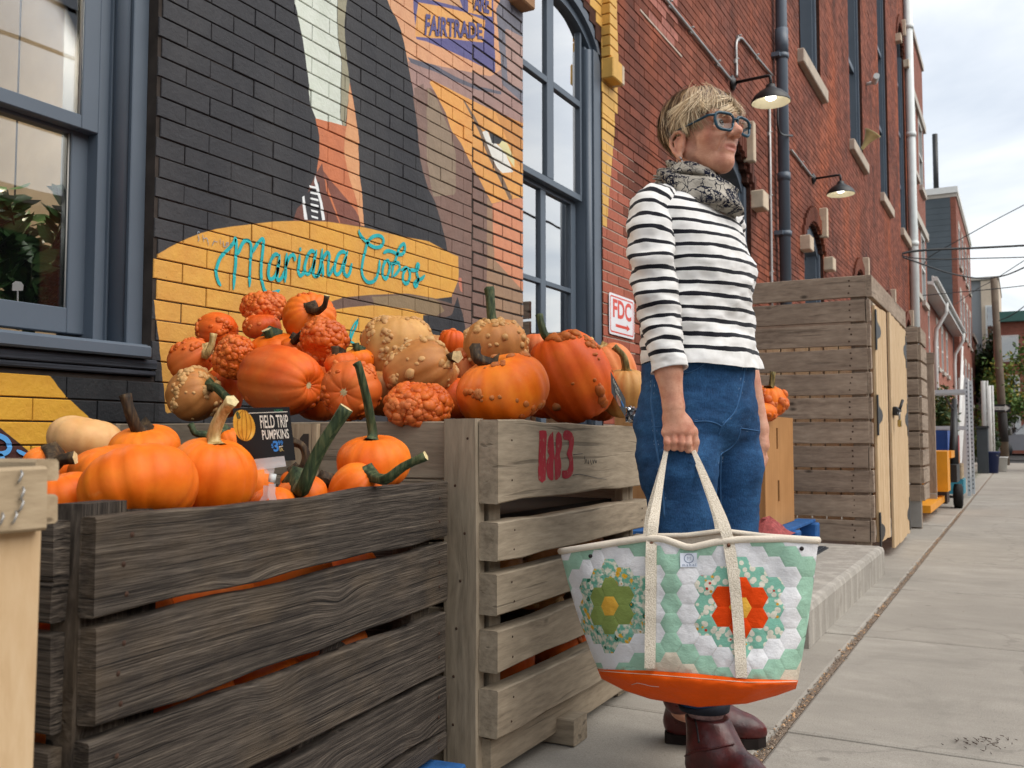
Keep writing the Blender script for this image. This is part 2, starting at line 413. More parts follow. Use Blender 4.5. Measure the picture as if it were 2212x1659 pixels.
# ================================================================== the brick building
def brick_col(n, p, a, b, c, soot=.6):
    cell = n.rnd()
    col = n.ramp(n.noise(p, 1.1, 5, .6), [(.3, a), (.55, b), (.75, c)])
    fine = n.noise(p, 55, 4, .65)
    col = n.mix(.35, col, n.ramp(fine, [(.3, .25), (.7, .75)]), 'OVERLAY')
    streak = n.noise(n.vm('MULTIPLY', p, (1.0, 1, .22)), 1.9, 5, .65, .3)
    return n.mix(n.ramp(streak, [(.47, 0), (.72, soot)]), col, '#3a2723'), fine
def tone_attr(n, col, amt=.5):              # each brick its own tone
    t = n.attr('tone').outputs['Fac']; return n.mix(amt, col, n.ramp(t, [(0, .22), (1, .78)]), 'OVERLAY')
n = NB('old_red_brick', rough=.86, spec=.2); p = n.pos(); col, fine = brick_col(n, p, '#8a5341', '#7b4738', '#634037')
warm = n.noise(n.vm('MULTIPLY', p, (1, 1, .35)), .8, 4, .6); col = n.mix(n.ramp(warm, [(.5, 0), (.68, .6)]), col, '#9c5232')
n.set('Base Color', tone_attr(n, col)); n.bump(fine, .35, .003); M_RED = n.m
n = NB('new_pink_brick', rough=.85, spec=.2); p = n.pos(); col, fine = brick_col(n, p, '#a86552', '#9f5a48', '#954f40', .1)
n.set('Base Color', tone_attr(n, col, .25)); n.bump(fine, .3, .002); M_PINK = n.m
M_MORTD = simple('dark_mortar', '#4b332b', .95, .1, var=.3, scale=20)
M_MORTW = simple('pale_mortar', '#b9aa9c', .95, .1, var=.15, scale=20)
M_STONE = simple('pale_sandstone', '#cbb9a2', .85, .25, var=.14, scale=7, bump=.3, bscale=70)
M_SILLS = simple('grey_sandstone', '#b5a797', .85, .25, var=.14, scale=5, bump=.3, bscale=50)
M_GREY = simple('slate_grey_paint', '#56616d', .42, .5, var=.06, scale=3, bump=.06, bscale=30)
M_GREYD = simple('dark_grey_paint', '#343a41', .5, .4, var=.1, scale=3)
def P2(poly): return [(lambda q: (q[0], q[2]))(ony(x, y, WY)) for x, y in poly]
# painted shapes of the mural, listed from the ground coat up; outlines in view pixels on the wall plane
MURAL = [
 ('#2c2c30', [(330, -60), (1140, -60), (1140, 760), (330, 760), (330, 900)], 'z'),
 ('#d9a077', [(833, -60), (833, 0), (853, 33), (870, 77), (881, 133), (890, 187), (1140, 260), (1140, -60)], 'z'),
 ('#a08078', [(881, 128), (890, 187), (900, 267), (1000, 280), (1140, 300), (1140, 110), (1060, 165)], 'z'),
 ('#7c6055', [(890, 200), (900, 267), (906, 333), (920, 400), (943, 443), (956, 493), (966, 533), (985, 760), (1140, 760), (1140, 330), (1000, 240), (930, 190)], 'z'),
 ('#8d7a66', [(923, 187), (922, 240), (920, 330), (935, 425), (985, 420), (985, 330), (972, 280), (945, 215)], 'z'),
 ('#80665c', [(893, 190), (900, 267), (907, 333), (920, 395), (922, 330), (921, 240), (915, 180)], 'z'),
 ('#e0a055', [(921, 167), (940, 200), (963, 243), (975, 280), (996, 310), (1013, 347), (1033, 383), (1053, 423), (1062, 440), (1106, 430), (1140, 425), (1140, 270), (1106, 257), (1053, 233), (986, 200)], 'z'),
 ('#77614f', [(1004, 217), (1023, 247), (1042, 283), (1060, 330), (1090, 390), (1112, 440), (1103, 440), (1080, 390), (1052, 333), (1034, 283), (1016, 247), (999, 214)], 'z'),
 ('#c98d4e', [(1070, 242), (1090, 290), (1106, 330), (1140, 390), (1140, 270), (1106, 257)], 'z'),
 ('#e4e2da', [(1041, 284), (1053, 281), (1060, 300), (1075, 312), (1092, 330), (1110, 372), (1085, 374), (1073, 362), (1060, 333)], 'z'),
 ('#2c2c30', [(1055, 285), (1086, 299), (1100, 318), (1104, 326), (1090, 318), (1079, 312), (1062, 309)], 'z'),
 ('#d8cf9a', [(1077, 313), (1085, 303), (1096, 309), (1112, 345), (1112, 362), (1100, 345), (1090, 330)], 'z'),
 ('#d08a67', [(1063, 440), (1106, 430), (1140, 425), (1140, 760), (1078, 760), (1066, 560)], 'z'),
 ('#9b7c62', [(1052, 424), (1063, 440), (1068, 560), (1140, 640), (1140, 760), (1050, 760), (1052, 560)], 'z'),
 ('#71707a', [(1071, 20), (1080, 0), (1080, -60), (1140, -60), (1140, 230), (1085, 190), (1080, 120)], 'z'),
 ('#a88a80', [(1091, 60), (1140, 85), (1140, 205), (1096, 175)], 'z'),
 ('#5d5c68', [(880, 122), (905, 130), (940, 140), (985, 165), (1030, 185), (1083, 197), (1083, 205), (1030, 195), (985, 177), (940, 156), (905, 143), (882, 134)], 'x'),
 ('#5a5688', [(893, -20), (1068, -20), (1067, 60), (1060, 80), (1063, 110), (1070, 158), (1020, 133), (970, 110), (920, 90), (893, 84)], 'x'),
 ('#dfa35f', [(898, 3), (950, 12), (1000, 24), (1048, 43), (1047, 93), (1010, 89), (970, 84), (930, 83), (897, 80)], 'x'),
 ('#dfa35f', [(1011, -30), (1062, -30), (1063, 37), (1035, 33), (1010, 28)], 'x'),
 ('#c99a72', [(915, -20), (985, -20), (1000, 18), (960, 8), (918, -2)], 'x'),
 ('#d5dccf', [(628, -60), (635, 0), (653, 83), (665, 167), (671, 227), (681, 253), (696, 283), (713, 310), (728, 320), (741, 324), (743, 293), (735, 250), (736, 200), (739, 133), (729, 83), (729, 0), (728, -60)], 'z'),
 ('#9a957c', [(728, -60), (729, 0), (729, 83), (739, 133), (736, 200), (735, 250), (743, 293), (746, 270), (750, 240), (757, 180), (750, 127), (744, 67), (750, 0), (752, -60)], 'z'),
 ('#c8754b', [(681, 253), (688, 290), (690, 333), (683, 373), (690, 400), (700, 477), (788, 490), (783, 417), (778, 383), (775, 300), (766, 233), (756, 175), (750, 240), (745, 290), (741, 324), (728, 320), (713, 310), (696, 283)], 'z'),
 ('#7d4a3c', [(686, 350), (700, 380), (720, 440), (735, 483), (788, 490), (770, 455), (745, 425), (715, 390)], 'z'),
 ('#6d4338', [(652, 440), (665, 410), (683, 373), (697, 350), (705, 410), (735, 486), (633, 477), (640, 450)], 'z'),
 ('#dd9f6e', [(755, 178), (766, 233), (775, 300), (778, 383), (783, 417), (788, 490), (779, 487), (770, 433), (754, 383), (742, 323), (745, 290), (750, 240)], 'z'),
 ('#2e2d31', [(655, 423), (690, 390), (700, 477), (664, 475)], 'z'),
 ('#e9ecec', [(651, 425), (657, 422), (665, 475), (656, 474)], 'z'),
 ('#e9ecec', [(681, 377), (688, 400), (697, 440), (703, 477), (695, 476), (690, 440), (683, 410), (678, 392)], 'z'),
] + [('#e9ecec', [(667 + k * .8, 400 + k * 13), (688, 404 + k * 13), (688, 409 + k * 13), (669 + k * .8, 405 + k * 13)], 'z') for k in range(6)] + [
 ('#dba043', [(330, 555), (346, 543), (397, 517), (445, 498), (493, 489), (545, 483), (594, 477), (640, 476), (703, 477), (786, 490), (870, 510), (926, 520), (976, 547), (991, 553), (990, 640), (913, 650), (913, 790), (330, 900)], 'x'),
 ('#6b5348', [(690, 660), (716, 650), (743, 641), (800, 636), (880, 633), (936, 643), (990, 660), (990, 700), (940, 690), (886, 668), (806, 660), (753, 665), (716, 671), (690, 690)], 'x'),
 ('#8a7456', [(803, 640), (880, 636), (936, 645), (950, 652), (960, 672), (940, 686), (886, 668), (806, 660)], 'x'),
 ('#2c2c30', [(913, 676), (950, 690), (975, 680), (989, 640), (1003, 690), (1012, 760), (913, 760)], 'z'),
 ('#c77a63', [(989, 600), (997, 600), (1000, 632), (994, 628)], 'z'),
 # below the left window
 ('#1d1f22', [(-200, 800), (345, 800), (345, 1050), (-200, 1100)], 'z'),
 ('#d09a2f', [(-200, 800), (100, 800), (112, 816), (143, 856), (193, 900), (230, 990), (70, 990), (63, 976), (0, 925), (-200, 790)], 'z'),
 ('#43201d', [(-200, 790), (0, 925), (63, 976), (70, 990), (80, 1100), (-200, 1100)], 'z'),
]
def mural_color(n, p):
    s = n.sep(p); X, Z = s[0], s[2]
    wob = n.noise(p, 30, 2, .5); X = n.m_('ADD', X, n.mapr(wob, 0, 1, -.004, .004)); col = None
    Xn = n.m_('DIVIDE', X, 10.0); Zn = n.m_('DIVIDE', Z, 10.0)
    for colr, poly, ax in MURAL:
        Q = np.array(P2(poly)); a, b = (Q[:, 1], Q[:, 0]) if ax == 'z' else (Q[:, 0], Q[:, 1])
        lo, hi = a.min(), a.max(); K = 28; L, R = [], []
        for k in range(K + 1):
            t = lo + (hi - lo) * min(max(k / K, .001), .999); c = []
            for i in range(len(a)):
                a0, b0, a1, b1 = a[i], b[i], a[(i + 1) % len(a)], b[(i + 1) % len(a)]
                if (a0 - t) * (a1 - t) <= 0 and a0 != a1: c.append(b0 + (b1 - b0) * (t - a0) / (a1 - a0))
            L.append(min(c)); R.append(max(c))
        av, bv = (Z, Xn) if ax == 'z' else (X, Zn)
        t = n.mapr(av, lo, hi)
        def curve(vals):
            fc = n.node('ShaderNodeFloatCurve', {1: t}); cu = fc.mapping.curves[0]
            fc.mapping.clip_min_x, fc.mapping.clip_min_y, fc.mapping.clip_max_x, fc.mapping.clip_max_y = 0, -1, 1, 2
            cu.points[0].location = (0, vals[0] / 10); cu.points[1].location = (1, vals[-1] / 10)
            for k in range(1, K): cu.points.new(k / K, vals[k] / 10)
            for q in cu.points: q.handle_type = 'VECTOR'
            fc.mapping.update(); return fc.outputs[0]
        ins = n.m_('MINIMUM', n.m_('SUBTRACT', bv, curve(L)), n.m_('SUBTRACT', curve(R), bv))
        ins = n.m_('MULTIPLY', ins, 2500.0, clamp=True)
        rng = n.m_('MULTIPLY', n.m_('MINIMUM', n.m_('SUBTRACT', av, float(lo)), n.m_('SUBTRACT', float(hi), av)), 400.0, clamp=True)
        f = n.m_('MULTIPLY', ins, rng)
        col = n.mix(f, col if col is not None else '#2c2c30', colr)
    return col
n = NB('mural_paint', rough=.62, spec=.4); p = n.pos(); col = mural_color(n, p)
dirt = n.noise(n.vm('MULTIPLY', p, (1, 1, .3)), 2.5, 5, .6); col = n.mix(n.ramp(dirt, [(.45, 0), (.8, .22)]), col, '#6b6864')
f1 = n.noise(p, 70, 4, .6); f2 = n.noise(p, 16, 4, .6)
col = n.mix(.16, col, n.ramp(f2, [(.3, .2), (.7, .8)]), 'OVERLAY')
chip = n.ramp(n.noise(n.vm('ADD', p, (9, 0, 4)), 13, 5, .7), [(.69, 0), (.71, 1)]); col = n.mix(n.m_('MULTIPLY', chip, .5), col, '#2a2522')
n.set('Base Color', col); n.bump(n.m_('ADD', f1, n.m_('MULTIPLY', f2, 1.2)), .55, .004); M_MURAL = n.m
M_JOINTSHADE = simple('shade_dark_mortar', '#3a3430', .9, .2, var=.3, scale=15)  # unpainted mortar, coloured darker to include the shadow in the mural joints
M_YEL = simple('ochre_wall_paint', '#d5a653', .6, .4, var=.12, scale=8, bump=.3, bscale=70)
bld = thing('brick_building', 'long old red brick building with painted mural, grey sash windows and stone sills', 'building', (16, WY, 0))
PZ, Z0 = .0695, 1.545
# openings: x0, x1, z0, z1 (z1 = spring of the arch), arch rise
OPEN = [(.95, 2.20, 1.003, 4.2, 0.0), (4.875, 6.085, .55, 3.5, .32)]
LOWC, UPC = [9.55, 13.9, 18.25, 22.55, 26.6], [13.87, 18.3, 22.45, 26.35]
for c in LOWC: OPEN.append((c - .72, c + .72, 1.0, 3.45, .42))
for k, c in enumerate(UPC): OPEN.append((c - .8, c + .8, 6.12, 11.0 if k == 3 else 12.6, .7))
X_END, Z_TOP = 28.0, 13.2
def arch_z(op, x): 
    c, h = (op[0] + op[1]) / 2, (op[1] - op[0]) / 2; return op[3] + op[4] * max(0.0, 1 - ((x - c) / h) ** 2) ** .6 if op[4] else op[3]
def in_open(x, z):
    for op in OPEN:
        if op[0] < x < op[1] and op[2] < z < arch_z(op, x): return True
    return False
# mortar face and body of the wall: a solid slab with the openings left out
xs = sorted({-1.5, X_END} | {o for op in OPEN for o in np.linspace(op[0], op[1], 13 if op[4] else 2)})
core = MB(); depth = .32
for a, b in zip(xs, xs[1:]):
    xm = (a + b) / 2; segs = []; z = -.15
    for op in sorted([o for o in OPEN if o[0] < xm < o[1]], key=lambda o: o[2]):
        segs.append((z, op[2])); z = arch_z(op, xm)
    segs.append((z, Z_TOP))
    for z0, z1 in segs: core.box((xm, WY + .006 + depth / 2, (z0 + z1) / 2), (b - a, depth, z1 - z0), mi=1 if b <= 4.3 else (2 if b < 4.9 else (3 if xm < 7.2 and 1 < z0 + 1 and z1 < 3.2 else 0)))
core.build('wall', [M_MORTD, M_JOINTSHADE, M_JOINTSHADE, M_MORTD], bld)
# rear and roof so the block is a solid from any side
MB().box((14, WY + 6.3, 6.5), (30.5, .3, 13.3)).box((-1.35, WY + 3.3, 6.5), (.3, 6, 13.3)).box((X_END - .15, WY + 3.3, 6.5), (.3, 5.9, 13.3)).box((14, WY + 3.3, Z_TOP + .1), (31, 6.6, .2)).box((14, WY + 3.3, .3), (30, 6, .1)).build('roof_and_rear', simple('tar_and_plaster', '#6d6257', .9, var=.2), bld)
rects = []                                    # x0, x1, z0, z1, material, proud
rb = random.Random(5)
def zone(x0, x1, z0, z1, px, pz, xo, zo, jx, jz, mat, bond='stretcher'):
    k0 = math.floor((z0 - zo) / pz)
    for k in range(k0, math.ceil((z1 - zo) / pz)):
        za, zb = max(zo + k * pz + jz / 2, z0), min(zo + (k + 1) * pz - jz / 2, z1)
        if zb - za < .02: continue
        if bond == 'stretcher': cuts = [xo + (k % 2) * px / 2 + px * i for i in range(math.floor((x0 - xo) / px) - 1, math.ceil((x1 - xo) / px) + 1)]
        else:
            hdr = (k % 6 == 0); q = px / 2 if hdr else px
            cuts = [xo + (k % 2) * px / 2 * (.5 if hdr else 1) + q * i for i in range(math.floor((x0 - xo) / q) - 1, math.ceil((x1 - xo) / q) + 1)]
        for a, b in zip(cuts, cuts[1:]):
            a, b = max(a + jx / 2, x0), min(b - jx / 2, x1)
            if b - a < .02: continue
            # cut at the openings
            parts = [(a, b)]
            for op in OPEN:
                new = []
                for (u, v) in parts:
                    if zb <= op[2] or za >= op[3] + op[4] or v <= op[0] or u >= op[1]: new.append((u, v)); continue
                    if za >= op[3]:
                        if in_open(u + .01, (za + zb) / 2) or in_open(v - .01, (za + zb) / 2) or in_open((u + v) / 2, (za + zb) / 2): continue
                        new.append((u, v)); continue
                    if u < op[0] - .02: new.append((u, op[0]))
                    if v > op[1] + .02: new.append((op[1], v))
                parts = new
            for u, v in parts:
                if v - u > .02: rects.append((u, v, za, zb, mat, rb.gauss(0, .0012)))
zone(-1.4, 4.285, -.1, 4.2, .2205, PZ, 2.434, Z0, .003, .0046, 'mural')
zone(4.293, 4.875, .2, 4.2, .218, .0703, 4.30, 1.865, .009, .011, 'mural')
# right of the second window: a strip of ochre paint, new pink infill stepped into old red work
def red_mat(x, z):
    yb = 6.30 - max(0, (3.05 - z)) * .22
    if z > 2.28 and x < yb + (.02 if z < 3.2 else .08): return 'ochre'
    st = 6.34 + (2.98 - z) * .34
    return 'pink' if z < 2.93 and x < min(st, 6.72) else 'red'
n0 = len(rects); zone(6.085, X_END, -.1, 3.1, .213, .0775, 6.265, 2.446, .006, .010, 'red'); zone(6.085, X_END, 3.1, Z_TOP, .213, .0775, 6.2, 3.1, .005, .007, 'red')
zone(4.6, 6.085, 3.5, Z_TOP, .213, .0775, 6.2, 3.1, .005, .007, 'red'); zone(-1.4, 4.6, 4.2, 6.4, .213, .0775, 6.2, 3.1, .005, .007, 'red')
out = rects[:n0]
for (a, b, z0, z1, mt, pr_) in rects[n0:]:
    zm = (z0 + z1) / 2
    if a < 6.9 and 6.0 < b:
        cut = 6.30 - max(0, (3.05 - zm)) * .22 + (.02 if zm < 3.2 else .08)
        if zm > 2.28 and a < cut < b: out += [(a, cut, z0, z1, 'ochre', pr_), (cut, b, z0, z1, red_mat(cut + .01, zm), pr_)]; continue
        mt = red_mat((a + b) / 2, zm)
    out.append((a, b, z0, z1, mt, pr_))
rects = out
def brick_geo(a, b, z0, z1, pr_, y=WY, ch=.0022):
    # ring on the mortar, ring at the arris, ring on the face
    yb, ya, yf = y + .011, y + .0022 - pr_, y - pr_
    V = [(a, yb, z0), (b, yb, z0), (b, yb, z1), (a, yb, z1), (a, ya, z0), (b, ya, z0), (b, ya, z1), (a, ya, z1), (a + ch, yf, z0 + ch), (b - ch, yf, z0 + ch), (b - ch, yf, z1 - ch), (a + ch, yf, z1 - ch)]
    F = [(i * 4 + j, i * 4 + (j + 1) % 4, i * 4 + 4 + (j + 1) % 4, i * 4 + 4 + j) for i in range(2) for j in range(4)] + [(8, 9, 10, 11)]
    return V, F
BM = {'mural': M_MURAL, 'red': M_RED, 'pink': M_PINK, 'ochre': M_YEL}
def score(r):
    x, y, d = proj(((r[0] + r[1]) / 2, WY, (r[2] + r[3]) / 2))
    return (r[1] - r[0]) * (r[3] - r[2]) / d ** 2 / d if (-40 < x < 1330 and -40 < y < 870 and not (x < 320 and y < 820)) else 0
order = sorted(range(len(rects)), key=lambda i: -score(rects[i])); single = set(order[:290])
shared = {}
for i in sorted(single):
    a, b, z0, z1, mt, pr_ = rects[i]; w_, h_ = round(b - a, 3), round(z1 - z0, 3); key = (w_, h_, mt)
    if key not in shared:
        V, F = brick_geo(-w_ / 2, w_ / 2, -h_ / 2, h_ / 2, 0, 0); me = bpy.data.meshes.new('brick'); me.from_pydata(V, [], F); me.materials.append(BM[mt])
        at = me.attributes.new('tone', 'FLOAT', 'POINT'); at.data.foreach_set('value', [.5] * 12); shared[key] = me
    o = bpy.data.objects.new('brick', shared[key])
    link(o, bld, True, Matrix.Translation(((a + b) / 2, WY - pr_, (z0 + z1) / 2)) @ Matrix.Rotation(rb.gauss(0, .003), 4, 'Z') @ Matrix.Rotation(rb.gauss(0, .006), 4, 'X'))
for mt, nm in (('mural', 'painted_brickwork'), ('red', 'red_brickwork'), ('pink', 'pink_brickwork'), ('ochre', 'ochre_brickwork')):
    V, F, T = [], [], []
    for i, r in enumerate(rects):
        if i in single or r[4] != mt: continue
        v, f = brick_geo(*r[:4], r[5]); o = len(V); V += v; F += [tuple(o + q for q in g_) for g_ in f]; T += [rb.random()] * 12
    if V:
        o = obj_np(nm, V, F, BM[mt], bld); at = o.data.attributes.new('tone', 'FLOAT', 'POINT'); at.data.foreach_set('value', T); o['kind'] = 'stuff'
# pale mortar behind the new infill
MB().box((6.40, WY + .0075, 1.45), (.63, .004, 2.95)).build('infill_mortar', M_MORTW, bld)
# ------------------------------------------------------------------ windows of the brick building
def glass_mat(name, k=4.0, tint=(.9, .93, .92)):
    n = NB(name); t = n.t
    fr = n.node('ShaderNodeFresnel', {'IOR': 1.5}).outputs[0]
    v = n.pos(); nm = n.node('ShaderNodeBump', {'Height': n.noise(v, 1.6, 1), 'Strength': .12, 'Distance': .02}).outputs[0]
    gl = n.node('ShaderNodeBsdfGlossy', {'Roughness': .012, 'Color': (1, 1, 1, 1), 'Normal': nm}).outputs[0]
    tr = n.node('ShaderNodeBsdfTransparent', {'Color': tint + (1,)}).outputs[0]
    mxs = n.node('ShaderNodeMixShader', {0: n.m_('MULTIPLY', fr, k, clamp=True)}); t.links.new(tr, mxs.inputs[1]); t.links.new(gl, mxs.inputs[2])
    t.links.new(mxs.outputs[0], t.nodes['Material Output'].inputs[0]); return n.m
M_GLASS = glass_mat('window_glass', 1.5, (.98, .99, .98))
M_GLASSB = glass_mat('coated_window_glass', 5.5, (.75, .8, .82))
M_PUTTY = simple('old_putty', '#c9c7bf', .7, var=.1)
def xat(px, py, Y): return float(ony(px, py, Y)[0])
def zat(px, py, Y): return float(ony(px, py, Y)[2])
def bx(m, x0, x1, y0, y1, z0, z1, mi=0, ch=0.0): m.box(((x0 + x1) / 2, (y0 + y1) / 2, (z0 + z1) / 2), (abs(x1 - x0), abs(y1 - y0), abs(z1 - z0)), mi, 0, ch)
# --- the large left window
W1 = MB(); YC = WY + .05
xo = xat(331, 400, YC); xc = xat(315, 400, YC); xq = xat(282, 400, YC); xr = xat(250, 400, YC + .02); xst = xat(217, 400, YC + .05); xg = xat(180, 400, YC + .05)
zs1 = zat(330, 752, YC); XL = .97
bx(W1, xc, xo, YC + .012, WY + .3, zs1, 4.19, ch=.003); bx(W1, xq, xc, YC, WY + .3, zs1, 4.19, ch=.003)
W1.tube([((xq + xr) / 2 + .004, YC + .035, zs1), ((xq + xr) / 2 + .004, YC + .035, 4.19)], (xq - xr) / 2 + .004, 14)
bx(W1, xr - .003, xq, YC + .05, WY + .3, zs1, 4.19); bx(W1, xst - .004, xr, YC + .062, WY + .3, zs1, 4.19, ch=.002)
bx(W1, XL, XL + .12, YC, WY + .3, zs1, 4.19)
wA = W1.build('window', M_GREY, bld)
def sash(parent, x0, x1, z0, z1, y, stile, top, bot, mat=M_GREY, depth=.045):
    s = MB(); bx(s, x1 - stile, x1, y, y + depth, z0, z1, ch=.003); bx(s, x0, x0 + stile, y, y + depth, z0, z1, ch=.003)
    bx(s, x0 + stile, x1 - stile, y + .001, y + depth, z1 - top, z1, ch=.003); bx(s, x0 + stile, x1 - stile, y + .001, y + depth, z0, z0 + bot, ch=.003)
    return s.build('sash', mat, parent)
zr1, zr0 = zat(193, 253, YC + .065), zat(193, 283, YC + .065)
sash(wA, XL + .12, xst, zr0, 4.19, YC + .065, xst - xg, .06, zr1 - zr0)
zb = zat(210, 727, YC + .11); zg0 = zat(170, 668, YC + .11)
sash(wA, XL + .12, xst, zb, zr1 - .005, YC + .112, xst - xg, .05, zg0 - zb)
g_ = MB(); bx(g_, XL + .15, xg, YC + .085, YC + .089, zr1 - .01, 4.16); g_.build('pane', M_GLASS, wA)
g_ = MB(); bx(g_, XL + .15, xg, YC + .132, YC + .136, zg0 - .01, zr0 + .02); g_.build('pane', M_GLASS, wA)
pt = MB(); pt.tube([(xg + .001, YC + .08, zr1), (xg + .001, YC + .08, 4.1)], .005, 6); pt.tube([(xg + .001, YC + .127, zg0), (xg + .001, YC + .127, zr0)], .004, 6); pt.build('putty_line', M_PUTTY, wA)
s = MB(); zsill = zat(328, 775, WY - .045); bx(s, XL - .05, xat(330, 765, WY - .045), WY - .045, WY + .12, zsill, zsill + .042, ch=.006); bx(s, XL, xo, WY + .02, WY + .3, zsill + .04, zs1 + .006, ch=.004); s.build('sill', M_GREY, wA)
n = NB('charred_board', rough=.8, spec=.3); v = n.obj(); gr_ = n.noise(n.vm('MULTIPLY', v, (2, 30, 60)), 2.0, 4, .6); n.set('Base Color', n.ramp(gr_, [(.3, '#1d1f24'), (.7, '#41454e')])); n.bump(gr_, .6, .006); M_BOARD = n.m
for k, (za, zb_) in enumerate(((zsill - .034, zsill - .001), (1.006, zsill - .037))):
    s = MB(); bx(s, XL - .03, 2.196 + .012, WY - .02 + .006 * k, WY + .1, za, zb_, ch=.004); s.build('under_sill_board', M_BOARD, wA)
# reveal of bare red and black-painted bricks beside the frame
s = MB()
for k in range(46):
    z = 1.0 + k * PZ; s.box((2.2045, WY + .045, z + PZ / 2), (.007, .07, PZ - .008), mi=0 if z < 1.5 else 1, ch=.002)
s.build('reveal_bricks', [simple('bare_reveal_brick', '#7c4534', .8, var=.2), simple('black_reveal_paint', '#1a1a1d', .7, var=.2)], bld)['kind'] = 'stuff'
# --- the second window: two sashes of four panes
YB = WY + .012; W2 = MB()
xl0, xl1 = 4.878, xat(1130, 400, YB); xo = 6.083
xk = xat(1284, 400, YB); xq = xat(1272, 400, YB + .02); xs_ = xat(1256, 400, YB + .05); zB0 = .56
bx(W2, xk, xo, YB, WY + .3, zB0, 3.52, ch=.003); W2.tube([(xq + .01, YB + .03, zB0), (xq + .01, YB + .03, 3.5)], (xk - xq) * .55, 12); bx(W2, xq - .02, xk, YB + .04, WY + .3, zB0, 3.52); bx(W2, xl0, xl1, YB, WY + .3, zB0, 3.52, ch=.002)
opB = OPEN[1]
for rr, y in ((.0, YB), (.06, YB + .035)):    # curved head members
    pts = [(x, arch_z(opB, x) - rr) for x in np.linspace(opB[0] + .004 + rr * .2, opB[1] - .004 - rr * .2, 19)]
    G1 = [[(x, y, z - .075), (x, y, z), ] for x, z in pts]; W2.grid(G1, 0, False); W2.grid([[(x, y, z - .075), (x, WY + .3, z - .075)] for x, z in pts], 0, False, True)
wB = W2.build('window', M_GREY, bld)
ysu, ysl = YB + .05, YB + .10
zmr1, zmr0 = zat(1131, 353, ysu), zat(1131, 368, ysu)
xst0, xst1 = xl1 - .01, xs_ + .012
def four(parent, z0, z1, y, top, bot, mx0, mx1, mz0, mz1, stile, mat_g, arch=False):
    s = MB(); d = .045
    bx(s, xst1 - stile, xst1, y, y + d, z0, z1, ch=.003); bx(s, xst0, xst0 + .045, y, y + d, z0, z1, ch=.003)
    bx(s, xst0 + .045, xst1 - stile, y + .001, y + d, z0, z0 + bot, ch=.003)
    if not arch: bx(s, xst0 + .045, xst1 - stile, y + .001, y + d, z1 - top, z1, ch=.003)
    bx(s, mx0, mx1, y + .002, y + d - .004, z0 + bot, z1 - (0 if arch else top), ch=.003); bx(s, xst0 + .045, mx0, y + .002, y + d - .004, mz0, mz1, ch=.003); bx(s, mx1, xst1 - stile, y + .002, y + d - .004, mz0, mz1, ch=.003)
    so = s.build('sash', M_GREY, parent)
    for (a, b) in ((xst0 + .04, mx0 + .005), (mx1 - .005, xst1 - stile + .005)):
        for (c, d_) in ((z0 + bot - .01, mz0 + .005), (mz1 - .005, z1 - (0 if arch else top) + .01)):
            q = MB(); bx(q, a, b, y + .022, y + .026, c, d_); q.build('pane', mat_g, parent)
    return so
xm0, xm1 = xat(1183, 250, ysu), xat(1197, 250, ysu)
four(wB, zmr0, 3.78, ysu, .0, zmr1 - zmr0, xm0, xm1, zat(1131, 140, ysu), zat(1131, 125, ysu), xst1 - xat(1254, 300, ysu), M_GLASSB, True)
xm0, xm1 = xat(1169, 500, ysl), xat(1180, 500, ysl)
four(wB, zB0 + .05, zmr1 - .01, ysl, .06, .12, xm0, xm1, zat(1133, 601, ysl), zat(1133, 590, ysl), .075, M_GLASSB)
# brick hood mould and stone stop of the second window
hb = MB(); zblk1, zblk0 = zat(1320, 122, WY - .06), zat(1320, 168, WY - .06)
for k in range(8):
    z = zblk1 + k * .0775; q = MB(); bx(q, 6.089, 6.245 - .006 * k, WY - .062, WY + .01, z + .004, z + .0735, ch=.003); q.build('hood_brick', M_YEL, bld)
for k in range(16):
    t = k / 15 * math.pi; xcc = (opB[0] + opB[1]) / 2; x, z = xcc + math.cos(t) * .72, zblk1 + 8 * .0775 + .1 + math.sin(t) * .5
    q = MB(); q.box((x, WY - .026, z), (.15, .07, .085), ch=.003); q.build('hood_brick', M_YEL, bld)
q = MB(); bx(q, 6.089, 6.262, WY - .085, WY + .02, zblk0, zblk1 - .004, 0, .008); bx(q, 6.2625, 6.31, WY - .084, WY + .02, zblk0 + .003, zblk1 - .006, 1, .008); q.build('hood_stop', [M_YEL, M_STONE], bld)
q = MB(); bx(q, 4.70, 4.872, WY - .085, WY + .02, zblk0 - .02, zblk1, ch=.008); q.build('hood_stop', simple('tan_hood_paint', '#9a7350', .7, var=.15), bld)
